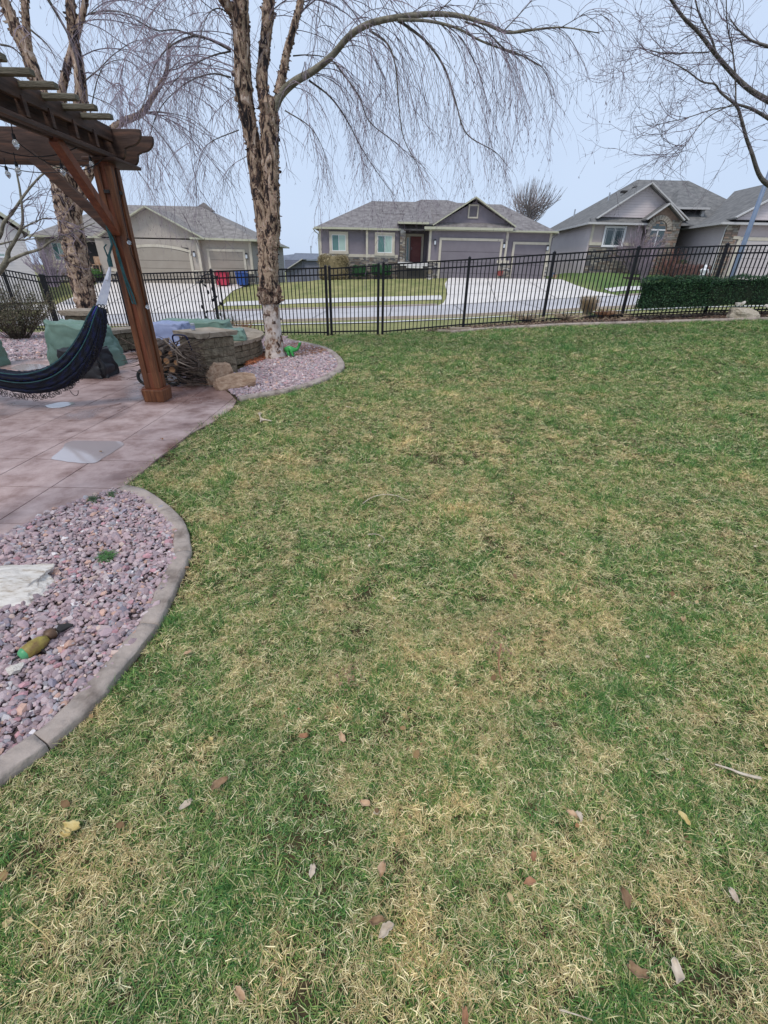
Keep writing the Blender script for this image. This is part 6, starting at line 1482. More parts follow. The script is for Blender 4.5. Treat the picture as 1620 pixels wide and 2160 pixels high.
SL = [([(90, -20), (120, 30), (148, 83), (166, 150), (178, 215)], 11.0, 11.4, .030, 10, 1, .4), ([(300, 238), (340, 236), (400, 250), (450, 285)], 11.9, 11.2, .012, 18, 1, .42), ([(296, 245), (330, 275), (370, 330), (400, 390)], 11.9, 11.3, .013, 20, 1, .42),
      ([(186, 30), (230, 22), (290, 35), (325, 60)], 11.9, 11.2, .014, 16, 1, .42), ([(180, 170), (210, 145), (240, 115), (290, 85), (330, 95)], 11.9, 11.2, .014, 20, 1, .42), ([(190, 240), (205, 170), (225, 135), (270, 128), (310, 165)], 11.8, 11.2, .012, 16, 1, .42),
      ([(262, 320), (290, 360), (318, 400), (330, 430)], 11.6, 11.0, .012, 12, 1, .4), ([(185, 200), (240, 225), (270, 262)], 11.8, 11.5, .010, 12, 1, .4), ([(0, 94), (25, 100), (45, 118), (62, 150)], 11.6, 11.9, .02, 6, -1, .4), ([(64, 62), (100, 95), (126, 140)], 11.9, 11.9, .02, 10, 1, .4)]
struct_branches(tl, SL, crown, ck)
for k, (C_, rs) in enumerate(lm2):
    for i in range((8, 6, 10, 8, 12)[k]):
        t = .35 + .65 * R.random(); p, d = along(C_, t)
        dx = -1 if k in (0, 1) and R.random() < .5 else 1
        out = Vector((dx * R.uniform(.3, 1.3), R.uniform(-1, 1), R.uniform(-.05, .7)))
        weep(crown, p, out, R.uniform(1.8, 3.6), R.uniform(.007, .013), .08, depth=3, catk=ck, kids=.40, kidL=.50, wander=.28, seg=.13)
for px, py, dd in ((150, 60, 11.8), (170, 120, 11.8), (190, 30, 11.8), (240, 180, 11.8), (330, 190, 11.6), (355, 100, 11.5), (300, 238, 11.8), (350, 150, 11.6), (357, 95, 11.6), (200, -40, 11.7), (250, -60, 11.5), (320, -50, 11.4)):
    p = at(px, py, dd)
    for j in range(1): weep(crown, p, Vector((R.uniform(.4, 1.2), R.uniform(-.6, .4), R.uniform(-.1, .5))), R.uniform(2.2, 3.6), .012, .065, depth=3, catk=ck, kids=.38, kidL=.5, wander=.28, seg=.13)
crown.build('crown', M['twig'], tl, fix=False); ck.build('catkin', M['dtwig'], tl, stuff=True, fix=False)

# ---- right honey locust
tr_ = thing('locust_tree', 'bare dark tree reaching in from beyond the right edge over the lawn', 'tree', (8.9, 9.4, .3))
tcr = MB()
DR = 9.0
MB().tube(catmull([(8.9, 9.4, .2), (8.8, 9.3, 1.4), (8.65, 9.2, 2.6), (8.5, 9.1, 3.8), (8.4, 9.0, 5.2), (8.2, 8.9, 7.0)], 5), [.19 - .004 * i for i in range(26)], 14).build('trunk', M['limbd'], tr_, smooth=True)
lr = [[(1880, 520, DR, 0.078), (1700, 425, DR, 0.0585), (1640, 400, DR, 0.0484), (1605, 375, DR, 0.0374), (1585, 320, DR, 0.0312), (1574, 290, DR, 0.0281), (1562, 245, DR, 0.025), (1552, 222, DR, 0.0218), (1520, 195, DR, 0.0172), (1508, 178, DR - .1, 0.014), (1480, 172, DR - .2, 0.0117), (1450, 150, DR - .3, 0.0094), (1410, 128, DR - .3, 0.007), (1370, 112, DR - .4, 0.0047)],
      [(1552, 222, DR, 0.014), (1551, 170, DR, 0.0125), (1545, 105, DR, 0.0109), (1535, 60, DR, 0.0094), (1532, 0, DR, 0.0078), (1535, -80, DR, 0.0055)],
      [(1860, 330, DR, 0.078), (1720, 265, DR, 0.0585), (1625, 215, DR, 0.0452), (1580, 188, DR, 0.039), (1545, 155, DR, 0.0359), (1510, 115, DR - .1, 0.0312), (1475, 70, DR - .2, 0.0265), (1440, 35, DR - .3, 0.0234), (1410, -10, DR - .4, 0.0195), (1370, -80, DR - .5, 0.014)],
      [(1512, 118, DR, 0.0172), (1500, 80, DR, 0.0156), (1475, 30, DR, 0.0125), (1460, -30, DR, 0.0094)],
      [(1700, 300, DR, 0.039), (1640, 262, DR, 0.0312), (1590, 232, DR, 0.0234), (1555, 220, DR, 0.0172)],
      [(1800, 160, DR, 0.0546), (1680, 120, DR, 0.0351), (1620, 98, DR, 0.0234), (1585, 85, DR, 0.0156), (1560, 65, DR, 0.0117), (1540, 40, DR, 0.0078)],
      [(1496, 110, DR - .1, 0.0109), (1450, 112, DR - .2, 0.0086), (1400, 112, DR - .3, 0.007), (1350, 100, DR - .4, 0.0047)],
      [(1555, 222, DR, 0.0109), (1500, 232, DR - .1, 0.0086), (1450, 248, DR - .3, 0.007), (1390, 262, DR - .4, 0.0047), (1335, 268, DR - .5, 0.0031)],
      [(1548, 218, DR, 0.0101), (1490, 250, DR - .2, 0.0086), (1450, 300, DR - .3, 0.0062), (1420, 345, DR - .4, 0.0047), (1400, 380, DR - .4, 0.0031)]]
lrC = []
for v in lr:
    C_, rs = limbpts(v); rs = [q * .84 for q in rs]; lrC.append((C_, rs)); MB().tube(C_, rs, 9).build('limb', M['limbd'], tr_, smooth=True)
def zig(mb, p, d, L_, r0, depth, kids=.5):
    d = Vector(d).normalized(); n = max(3, int(L_ / .085)); st_ = L_ / n; P = [p.copy()]; kk = []
    for i in range(n):
        d = (d + Vector((R.uniform(-.5, .5), R.uniform(-.4, .4), R.uniform(-.45, .45))) * .75).normalized(); p = p + d * st_; P.append(p.copy())
        if R.random() < kids: kk.append((p.copy(), d.copy()))
    mb.tube(P, [max(.0014, r0 * (1 - .75 * i / n)) for i in range(n + 1)], 3, cap=False)
    if depth:
        for q, dd in kk: zig(mb, q, dd + Vector((R.uniform(-1, 1), R.uniform(-1, 1), R.uniform(-.8, .8))), L_ * R.uniform(.35, .6), r0 * .65, depth - 1, kids)
for k, (C_, rs) in enumerate(lrC):
    for i in range((16, 8, 18, 8, 6, 10, 8, 9, 8)[k]):
        t = .28 + .72 * (i + R.random()) / 14; t = min(t, 1); p, d = along(C_, t)
        out = d * .6 + Vector((R.uniform(-1.1, .3), R.uniform(-.7, .7), R.uniform(-.55, .6))); zig(tcr, p, out, R.uniform(.5, 1.2), .0058, 3, .46)
tcr.build('crown', M['dtwig'], tr_, fix=False)

# ---- crabapple at the left edge
tc_ = thing('crabapple_tree', 'bare crooked small tree branching in from the left edge above the corner fence', 'tree', (-7.6, 9.0, .2))
lf = [[(-130, 760, 9, .09), (-90, 680, 9, .08), (-40, 610, 9, .065), (0, 570, 9, .05), (15, 548, 9, .046), (18, 530, 9, .032), (33, 505, 9, .026), (45, 480, 9, .024), (48, 455, 9, .02), (42, 400, 9, .016), (36, 350, 9, .012), (60, 300, 9, .007)],
      [(15, 552, 9, .03), (50, 536, 9, .024), (85, 525, 9, .02), (110, 508, 9, .014), (150, 492, 9, .010), (200, 470, 9, .006)],
      [(-60, 560, 9, .05), (-20, 520, 9, .035), (0, 498, 9, .03), (8, 470, 9, .028), (25, 450, 9, .024), (60, 400, 9, .018), (100, 360, 9, .014), (140, 350, 9, .009)],
      [(45, 482, 9, .013), (70, 470, 9, .010), (100, 460, 9, .008), (150, 470, 9, .005)], [(0, 515, 9, .016), (30, 508, 9, .012), (60, 505, 9, .009), (100, 500, 9, .006)]]
lfm = MB(); cr3 = MB()
for v in lf:
    C_, rs = limbpts(v); MB().tube(C_, rs, 8).build('limb', M['limb'], tc_, smooth=True)
    for i in range(7):
        p, d = along(C_, min(1, .35 + .65 * i / 7 + .05)); zig(cr3, p, d + Vector((R.uniform(-.4, 1), R.uniform(-.6, .6), R.uniform(-.5, .9))), R.uniform(.5, 1.1), .008, 2, .3)
cr3.build('crown', M['twig'], tc_, fix=False)
# ---- overhead stray branch before the left birch
o = thing('birch_tree', 'thin dark leader crossing the sky at the upper left, nearest of the left branches', 'tree', (-6.0, 8.6, 3.6)) if False else None
# ---- far trees
M['fartwig'] = mat('grey_brown_far_twig', (.27, .235, .235), (.36, .32, .32), 2, .9)
def far_tree(name, label, px, py0, py1, D, W_, m, n=130, loc=None, up=1.2):
    b0_ = at(px, py0, D); tp = at(px, py1, D); H_ = tp.z - b0_.z; base = Vector((b0_.x, D, b0_.z - H_ * .25)); base.z = min(base.z, HT(b0_.x, D))
    root = thing(name, label, 'tree', base); mb = MB(); mb.tube([base, Vector((b0_.x, D, b0_.z + H_ * .3))], [.28, .16], 8); mb.build('trunk', M['limb'], root)
    mb = MB()
    for i in range(n):
        s_ = Vector((b0_.x + R.uniform(-.2, .2), D + R.uniform(-.2, .2), b0_.z + H_ * R.uniform(-.15, .35))); a = R.uniform(-1, 1); e_ = Vector((b0_.x + a * W_ / 2 * (R.uniform(.5, 1)), D + R.uniform(-1, 1) * W_ / 2, 0)); e_.z = b0_.z + H_ * (R.uniform(.6, 1.0) * (1 - .30 * a * a))
        mid = s_.lerp(e_, .5) + Vector((a * W_ * .10, 0, -H_ * .02)); P = catmull([s_, mid, e_], 3); mb.tube(P, [.04 * (1 - .8 * k / len(P)) for k in range(len(P))], 3, cap=False)
        for j in range(4):
            q, d = along(P, R.uniform(.35, 1)); mb.tube([q, q + (d + Vector((R.uniform(-.3, .3), R.uniform(-.3, .3), R.uniform(.1, .6)))) * H_ * R.uniform(.06, .13)], [.014, .005], 3, cap=False)
    mb.build('crown', m, root, fix=False)
far_tree('bare_tree', 'bare upright multi stemmed tree behind the right end of the centre house roof', 1114, 470, 374, 64, 6.4, M['fartwig'], 190)
far_tree('bare_tree', 'small pale budding tree showing at the left corner of the centre house', 709, 575, 520, 90, 5.5, M['stick'], 60)
# ================================================================== SHRUBS, HEDGE, PLANTS
def leafmesh(m, cols, L_=1, w=.5):
    mb = MB(); mb.add([(0, -.0, 0), (-w / 2, .5 * L_, .06), (w / 2, .5 * L_, -.02), (0, L_, .0)], [(0, 2, 3, 1)]); me = mesh_of_raw(mb, m); col_attr(me, [(1, 1, 1)]); return me
M['leaf'] = attr_mat('shrub_leaf', .55, .35)
lfme = [leafmesh(M['leaf'], None, 1, .5), leafmesh(M['leaf'], None, 1, .35)]
def leafcloud(name, pts, size, cols, parent, label=None):
    n = len(pts); cols = np.array(cols); c = cols[nr.randint(0, len(cols), n)] * nr.uniform(.65, 1.3, (n, 1)); s = size * nr.uniform(.6, 1.35, n)
    o = scatter(name, pts, np.c_[nr.uniform(-1.2, 1.2, n), nr.uniform(-1.2, 1.2, n), nr.uniform(0, 6.28, n)], np.c_[s, s, s], nr.randint(0, 2, n), np.c_[c, np.ones(n)], lfme, label)
    if parent: o.parent = parent; o.location = -WL[parent.name]
    return o
def hedge(label, x0, x1, y0, y1, z0, z1, n, seed):
    root = thing('hedge', label, 'hedge', ((x0 + x1) / 2, (y0 + y1) / 2, z0))
    mb = MB(); k = .055; g_ = 1; nx_, nz_ = 26, 8
    b = bmesh.new(); bmesh.ops.create_cube(b, size=1); bmesh.ops.subdivide_edges(b, edges=b.edges[:], cuts=9, use_grid_fill=True)
    for v in b.verts:
        p = Vector((x0 + k + (v.co.x + .5) * (x1 - x0 - 2 * k), y0 + k + (v.co.y + .5) * (y1 - y0 - 2 * k), z0 + .10 + (v.co.z + .5) * (z1 - z0 - k - .10) + (.045 * (x1 - x0) * v.co.x)))
        v.co = p + Vector((1, 1, 1)) * .05 * noise.noise(p * 3.1) - Vector(root.location)
    me = bpy.data.meshes.new('hedge_core'); b.to_mesh(me); b.free(); me.materials.append(M['hcore']); o = bpy.data.objects.new('branch_mass', me); COL.objects.link(o); o.parent = root
    P = []
    while len(P) < n:
        f = nr.randint(0, 5); u, v = nr.uniform(0, 1), nr.uniform(0, 1)
        if f <= 1: p = (x0 + u * (x1 - x0), y0, z0 + .05 + v * (z1 - z0 - .05))
        elif f == 2: p = (x0 + u * (x1 - x0), y0 + v * (y1 - y0), z1)
        elif f == 3: p = (x0 if nr.uniform() < .7 else x1, y0 + u * (y1 - y0), z0 + .05 + v * (z1 - z0 - .05))
        else: p = (x0 + u * (x1 - x0), y0 + .02, z1 - .1 * v)
        p = Vector(p); b_ = noise.noise(p * 2.6 + Vector((seed, 0, 0))) * .12 + noise.noise(p * 7) * .06; c_ = Vector(((x0 + x1) / 2, (y0 + y1) / 2, (z0 + z1) / 2)); d = (p - c_); d.x *= .15 if (f != 3) else 1
        rise = .045 * (p.x - (x0 + x1) / 2)
        p += d.normalized() * b_; p.z += rise
        # rounded shoulder
        P.append((p.x + nr.normal(0, .012), p.y + nr.normal(0, .014), max(z0 + .03, p.z + nr.normal(0, .012))))
    leafcloud('foliage', P, .030, [(.02, .065, .032), (.04, .11, .045), (.012, .04, .022), (.07, .16, .06)], root)
    return root
M['hcore'] = mat('hedge_interior', (.008, .016, .008), (.02, .03, .015), 9, 1.0)
hx0 = at(1349, 640, 12.45).x; hx1 = at(1480, 620, 12.45).x
hedge('left half of the clipped dark green hedge, ending with a square corner', hx0, hx1, 12.2, 12.7, at(1360, 656, 12.3).z, at(1400, 588, 12.3).z + .01, 15000, 1)
hedge('right half of the clipped dark green hedge, cut off by the right edge', hx1 + .04, hx1 + 3.2, 12.25, 12.75, at(1500, 648, 12.3).z, at(1560, 585, 12.3).z + .03, 17000, 2)
M['stem'] = mat('shrub_stem', (.06, .045, .035), (.14, .11, .085), 9, .9)
def twigbush(name, label, c, W_, H_, n, m, th=.012, spread=1.0, leaves=None, lsize=.05, cat='shrub', sub=3, D_=None):
    root = thing(name, label, cat, c); mb = MB(); tips = []
    for i in range(n):
        a = R.uniform(0, 6.28); rr_ = R.uniform(.1, 1) ** .7; e_ = Vector((c[0] + math.cos(a) * W_ / 2 * rr_, c[1] + math.sin(a) * (D_ or W_) / 2 * rr_, c[2] + H_ * R.uniform(.45, 1) * (1 - .3 * rr_ * rr_)))
        s_ = Vector((c[0] + math.cos(a) * W_ * .08 * spread * rr_, c[1] + math.sin(a) * W_ * .08 * rr_, c[2])); P = catmull([s_, s_.lerp(e_, .5) + Vector((0, 0, H_ * .06)), e_], 3)
        mb.tube(P, [th * (1 - .7 * k / len(P)) for k in range(len(P))], 3, cap=False); tips += P[2:]
        for j in range(sub):
            q, d = along(P, R.uniform(.3, 1)); e2 = q + (d + Vector((R.uniform(-.8, .8), R.uniform(-.8, .8), R.uniform(-.2, .8)))).normalized() * H_ * R.uniform(.1, .28); mb.tube([q, e2], [th * .5, th * .2], 3, cap=False); tips += [e2, q.lerp(e2, .5)]
    mb.build('stems', m, root, fix=False)
    if leaves:
        k = leaves[0]; P = [tuple(tips[R.randrange(len(tips))] + Vector((R.gauss(0, lsize), R.gauss(0, lsize), R.gauss(0, lsize)))) for _ in range(k)]; leafcloud('foliage', P, lsize, leaves[1], root)
    return root
def onland(px, py): v = hit(px, py); return (v.x, v.y, v.z)
# by the left corner fence
q = at(38, 705, 12.6)
twigbush('barberry_shrub', 'airy dull green shrub growing inside the corner of the fence at the left', (q.x, 12.6, HT(q.x, 12.6)), 2.3, 1.40, 150, M['stem'], .007, leaves=(12000, [(.10, .11, .05), (.14, .13, .07), (.18, .14, .09), (.09, .08, .05)]), lsize=.042)
twigbush('crape_shrub', 'bare vase shaped shrub against the cream house at the far left', (at(60, 590, 36).x, 40 - 1.5, .0), 3.6, 3.2, 46, M['twig'], .035, sub=6)
# against the houses
def boxbush(label, px0, px1, py0, py1, y, cols, n, ls, name='clipped_shrub', D_=1.2):
    a, b_ = at(px0, py1, y), at(px1, py0, y); root = thing(name, label, 'shrub', ((a.x + b_.x) / 2, y, a.z)); P = []; cx, cy, cz = (a.x + b_.x) / 2, y, (a.z + b_.z) / 2
    for _ in range(n):
        u = Vector((nr.normal(), nr.normal(), nr.normal())).normalized(); e_ = .45; q = Vector([math.copysign(abs(t) ** e_, t) for t in u]) ; s_ = nr.uniform(.86, 1.02) * (1 + .08 * noise.noise(q * 3))
        P.append((cx + q.x * (b_.x - a.x) / 2 * s_, cy + q.y * D_ / 2 * s_, cz + q.z * (b_.z - a.z) / 2 * s_))
    bb = bmesh.new(); bmesh.ops.create_icosphere(bb, subdivisions=3, radius=1)
    for v in bb.verts:
        t = v.co.normalized(); q = Vector([math.copysign(abs(k_) ** .45, k_) for k_ in t]); v.co = Vector((q.x * (b_.x - a.x) / 2 * .88, q.y * D_ / 2 * .88, q.z * (b_.z - a.z) / 2 * .88 + (cz - a.z)))
    me = bpy.data.meshes.new('branch_mass'); bb.to_mesh(me); bb.free(); me.materials.append(mat('bush_core', tuple(c * .55 for c in cols[0]), tuple(c * .8 for c in cols[0]), 6, .95)); o = bpy.data.objects.new('branch_mass', me); COL.objects.link(o); o.parent = root
    leafcloud('foliage', P, ls, cols, root)
tan = [(.30, .24, .13), (.37, .30, .17), (.24, .19, .11)]
boxbush('tall clipped straw coloured shrub at the left corner of the centre house', 673, 735, 537, 592, 47.3, tan, 6000, .11, D_=1.8)
gn = [(.03, .10, .035), (.045, .14, .045), (.02, .07, .03)]
boxbush('left dark green evergreen bush under the centre house windows', 743, 775, 560, 582, 47.3, gn, 1800, .09); boxbush('right dark green evergreen bush under the centre house windows', 782, 826, 558, 580, 47.1, gn, 2200, .09)
boxbush('round green bush beside the arched entry of the taupe house', 184, 213, 567, 584, 45.8, [(.07, .16, .04), (.10, .20, .06)], 1500, .10)
boxbush('dark green evergreen bush below the porch of the mauve house', 1418, 1444, 548, 574, 46.5, gn, 1500, .09)
boxbush('long reddish brown bare hedge on the mauve house lawn', 1410, 1496, 558, 590, 42, [(.17, .09, .075), (.22, .12, .10), (.13, .07, .06)], 5200, .08, name='bare_hedge', D_=1.6)
q = at(1345, 560, 45.8); twigbush('bare_shrub', 'large bare grey twiggy shrub before the stone gable of the mauve house', (q.x, 45.8, 1.75), 4.6, 3.6, 120, M['twig'], .03, sub=7)
q = at(1415, 560, 46.4); twigbush('bare_shrub', 'low reddish bare shrub under the arched window of the mauve house', (q.x, 46.2, 1.65), 3.4, 2.1, 70, mat('red_twig', (.20, .09, .08), (.3, .16, .14), 9, .9), .025, sub=6)
q = at(1380, 600, 41); twigbush('bare_shrub', 'small grey weeping bare tree in the ringed bed on the green lawn', (q.x - 1.0, 41, HT(q.x - 1, 41)), 1.6, 2.6, 40, M['twig'], .03, sub=6)
c = hit(1352, 588); o = MB().prism([(c.x + 1.5 * math.cos(t), c.y + .9 * math.sin(t)) for t in [i * .3927 for i in range(16)]], HT(c.x, c.y) - .1, HT(c.x, c.y) + .12).build('planting_ring', M['slate']); tag(o, 'round dark planting bed with a pale rim on the green lawn', 'planting bed')
# trees and plants along our fence
q = at(1232, 662, 13.6); gcl = [(.42, .31, .17), (.50, .39, .24), (.36, .25, .13)]
def grassclump(label, c, W_, H_, n, cols, name='ornamental_grass', th=.004):
    root = thing(name, label, 'grass clump', c)
    for ci in range(len(cols)):
        mb = MB()
        for i in range(n // len(cols)):
            a = R.uniform(0, 6.28); l_ = R.uniform(.2, 1) * W_ / 2; s_ = Vector((c[0] + R.uniform(-.05, .05), c[1] + R.uniform(-.05, .05), c[2])); e_ = Vector((c[0] + l_ * math.cos(a), c[1] + l_ * math.sin(a), c[2] + H_ * R.uniform(.5, 1)))
            mb.tube(catmull([s_, s_.lerp(e_, .5) + Vector((-.1 * l_ * math.cos(a), 0, H_ * .1)), e_], 2), [th, th, th * .8, th * .5, th * .3], 3, cap=False)
        mb.build('blades', cols[ci], root, stuff=True, fix=False)
M['straw1'] = mat('dry_straw_stalk', (.50, .37, .22), (.68, .54, .36), 9, .9); M['straw2'] = mat('pale_straw_stalk', (.50, .38, .25), (.60, .48, .33), 9, .9); M['grn'] = mat('grey_green_blade', (.07, .13, .06), (.12, .20, .09), 9, .8)
grassclump('upright straw coloured ornamental grass clump behind the right fence panels', (q.x, 13.4, HT(q.x, 13.4)), .62, .62, 900, [M['straw1'], M['straw2']], th=.006)
q2_ = at(1240, 668, 13.2); grassclump('low grey green grass tuft at the foot of the straw coloured clump', (q2_.x + .1, 13.15, HT(q2_.x, 13.1)), .5, .22, 160, [M['grn']])
for i, (px, w, h_, lb) in enumerate(((1110, .9, .30, 'dead collapsed straw stalks at the fence foot, left of the mulch'), (1190, .8, .26, 'dead tan stalks between the fence posts left of the ornamental grass'), (1290, .7, .24, 'brown dead stalks right of the ornamental grass'), (1265, .5, .28, 'rust brown dead flower heads by the fence right of the ornamental grass'))):
    q = at(px, 680, 13.0); grassclump(lb, (q.x, 13.05 - .15 * (i % 2), HT(q.x, 13)), w * 1.5, h_, 190, [M['straw2'], M['stick']] if i != 3 else [M['leafr']], name='dead_perennial', th=.006)
mb = MB()
for i in range(420):
    x = R.uniform(1.6, 9.5); y_ = R.uniform(12.5, 13.2); z = HT(x, y_) + .02; a = R.uniform(0, 6.28); l_ = R.uniform(.05, .22); mb.tube([(x, y_, z), (x + l_ * math.cos(a), y_ + l_ * math.sin(a) * .5, z + R.uniform(0, .06))], .005, 3, cap=False)
mb.build('dead_stalk_litter', M['straw2'], None, stuff=True)['label'] = 'fallen pale stalks scattered on the mulch along the fence'
q = at(485, 700, 12.3); twigbush('perennial', 'small green leafy perennial before the fence between the trellis and the birch', (q.x, 12.3, .02), .55, .62, 40, M['stem'], .004, leaves=(500, [(.10, .17, .07), (.16, .22, .10)]), lsize=.03, cat='plant')
q = at(512, 700, 12.2); twigbush('perennial', 'rust brown dried perennial beside the green one, left of the birch trunk', (q.x, 12.2, .02), .8, .42, 90, M['leafr'], .006, cat='plant')
q = at(528, 725, 10.3); twigbush('weed_patch', 'low greenish weeds between the bench end and the birch trunk', (q.x, 10.3, .02), .5, .2, 30, M['grn'], .004, leaves=(300, [(.12, .18, .08)]), lsize=.02, cat='plant')
grassclump('small green weed tuft growing out of the near purple gravel', (gz(226, 1180, .03).x, gz(226, 1180, .03).y, .03), .15, .045, 150, [M['grn'], mat('fresh_weed', (.10, .26, .07), (.16, .34, .10), 9, .7)], name='weed', th=.0022)
for px, py, lb in ((237, 1046, 'grass sprig at the tip of the concrete edging beside the patio'), (196, 1056, 'grass sprig in the gravel against the patio edge')):
    v = gz(px, py, .03); grassclump(lb, (v.x, v.y, .03), .09, .05, 40, [M['grn']], name='weed', th=.002)
# trellis
tq = at(455, 690, 12.25); tx = tq.x
tz = HT(tx, 12.25)
tt = thing('garden_trellis', 'black metal hoop trellis with cut out leaves leaning at the fence', 'trellis', (tx, 12.3, tz))
def arch_pts(w, z1): return [(tx - w, 12.3, tz)] + [(tx - w, 12.3, tz + z1 * k / 5) for k in range(1, 6)] + [(tx - w * math.cos(math.pi * k / 10), 12.3, tz + z1 + w * 1.0 * math.sin(math.pi * k / 10)) for k in range(1, 10)] + [(tx + w, 12.3, tz + z1 * k / 5) for k in range(5, -1, -1)]
MB().tube(arch_pts(.24, 1.30), .012, 6).build('hoop', M['black'], tt)
vine = catmull([(tx - .24, 12.29, tz + .1), (tx - .1, 12.28, tz + .4), (tx + .05, 12.28, tz + .6), (tx - .05, 12.28, tz + .9), (tx + .1, 12.28, tz + 1.15), (tx, 12.28, tz + 1.45)], 4)
MB().tube(vine, .006, 5).build('vine_rod', M['black'], tt)
for i in range(16):
    p = Vector((tx + R.choice((-.22, -.1, .05, .22)) + R.uniform(-.05, .05), 12.27, tz + .15 + i * .085)); a = R.uniform(.3, 2.6); u = Vector((math.cos(a), 0, math.sin(a))); v = Vector((-u.z, 0, u.x)); l_ = .11
    MB().slab([p, p + u * l_ * .35 + v * l_ * .25, p + u * l_ * .75 + v * l_ * .2, p + u * l_, p + u * l_ * .75 - v * l_ * .2, p + u * l_ * .35 - v * l_ * .25], (0, .004, 0)).build('metal_leaf', M['black'], tt)
# bins
def bin_(label, px0, px1, py0, py1, y, m):
    a, b_ = at(px0, py1, y), at(px1, py0, y); cx = (a.x + b_.x) / 2; w = (b_.x - a.x) / 2; z0 = a.z; z1 = b_.z
    root = thing('wheelie_bin', label, 'bin', (cx, y, z0)); mb = MB()
    mb.add([(cx + s_ * k, y + t_ * k * .9, z) for z, k in ((z0 + .05, w * .78), (z1 - .12, w * .95)) for s_, t_ in ((-1, -1), (1, -1), (1, 1), (-1, 1))], [(0, 3, 2, 1), (4, 5, 6, 7), (0, 1, 5, 4), (1, 2, 6, 5), (2, 3, 7, 6), (3, 0, 4, 7)]); mb.build('bin_body', m, root, bevel=.02)
    mb = MB(); mb.add([(cx - w, y - w, z1 - .11), (cx + w, y - w, z1 - .11), (cx + w, y + w, z1 - .06), (cx - w, y + w, z1 - .06), (cx - w * .95, y - w * .9, z1 - .05), (cx + w * .95, y - w * .9, z1 - .05), (cx + w * .95, y + w * .9, z1), (cx - w * .95, y + w * .9, z1)], [(0, 3, 2, 1), (4, 5, 6, 7), (0, 1, 5, 4), (1, 2, 6, 5), (2, 3, 7, 6), (3, 0, 4, 7)]); mb.build('bin_lid', m, root)
    for s_ in (-1, 1): MB().tube([(cx + s_ * w * .85, y + w * .8, z0 + .1), (cx + s_ * w * .7, y + w * .8, z0 + .1)], .1, 10).build('wheel', M['rubber'], root)
bin_('red wheeled bin before the single garage door of the taupe house', 458, 480, 571, 602, 45.3, M['redbin']); bin_('blue wheeled bin right of the red one at the taupe house', 501, 521, 572, 602, 45.3, M['bluebin'])
# lamp post on the right
pl = thing('street_lamp', 'tall blue grey street lamp post rising past the right edge of the photo', 'street lamp', (at(1541, 588, 28).x, 28, HT(at(1541, 588, 28).x, 28)))
b_ = Vector(pl.location); MB().tube([b_, b_ + Vector((0.06, 0, 3)), b_ + Vector((.12, 0, 9.0))], [.14, .12, .075], 12).build('pole', M['poleblue'], pl, smooth=True)
MB().tube(catmull([b_ + Vector((.12, 0, 8.9)), b_ + Vector((.3, -.5, 9.5)), b_ + Vector((.3, -1.9, 9.7))], 4), .045, 8).build('arm', M['poleblue'], pl)
MB().box(b_.x + .15, b_.x + .45, b_.y - 2.5, b_.y - 1.8, b_.z + 9.62, b_.z + 9.76).build('lamp_head', M['steel'], pl, bevel=.03)
q = at(1490, 515, 40)
# white garden statue, pots
q = at(1478, 588, 40.5); t_ = thing('garden_statue', 'small white garden statue standing before the reddish bare hedge', 'statue', (q.x, 40.5, q.z))
MB().tube([q, q + Vector((0, 0, .1)), q + Vector((.03, 0, .35)), q + Vector((-.02, 0, .6)), q + Vector((.06, 0, .72)), q + Vector((.08, 0, .84)), q + Vector((.1, 0, 1.0))], [.26, .2, .16, .26, .14, .17, .05], 8, jit=.15).build('figure', M['white'], t_)
MB().tube([q + Vector((.0, -.05, .55)), q + Vector((.3, -.12, .65)), q + Vector((.34, -.12, .45))], [.06, .05, .04], 6).build('arm', M['white'], t_)
def pot(label, px, py, w, h_, m, y=None, flower=None):
    v = hit(px, py) if y is None else at(px, py, y); t_ = thing('flower_pot', label, 'pot', v)
    MB().tube([v, v + Vector((0, 0, .02)), v + Vector((0, 0, h_ * .9)), v + Vector((0, 0, h_))], [w * .62, w * .66, w, w * 1.08], 14).build('pot', m, t_)
    MB().tube([v + Vector((0, 0, h_ * .9)), v + Vector((0, 0, h_ * 1.02))], w * .9, 10).build('pot_soil', M['slate'], t_)
pot('dark red glazed pot between the two garage doors of the centre house', 1054, 582, .30, .42, M['redpot'], 47.0)
pot('grey pot at the right corner of the centre house', 1163, 584, .25, .35, M['poleblue'], 47.0); pot('tan pot beside the grey one at the right corner of the centre house', 1170, 587, .20, .3, M['boulder'], 46.7)
pot('pale pot among the plants by the porch steps of the centre house', 906, 578, .2, .3, M['cap'], 46.6); pot('dark blue pot right of the front steps of the centre house', 917, 577, .22, .35, M['gdoor1'], 46.8)
ch = at(207, 566, 45.9); t_ = thing('porch_chair', 'wooden chair standing on the porch of the taupe house', 'chair', (ch.x, 45.9, ch.z - .3))
z = ch.z - .3
for sx_ in (-.3, .3):
    for sy_ in (-.25, .25): MB().box(ch.x + sx_ - .03, ch.x + sx_ + .03, 45.9 + sy_ - .03, 45.9 + sy_ + .03, z, z + .6).build('leg', M['boulder'], t_)
MB().box(ch.x - .35, ch.x + .35, 45.6, 46.2, z + .55, z + .62).build('seat', M['boulder'], t_); MB().box(ch.x - .35, ch.x + .35, 46.15, 46.22, z + .62, z + 1.25).build('backrest', M['boulder'], t_)
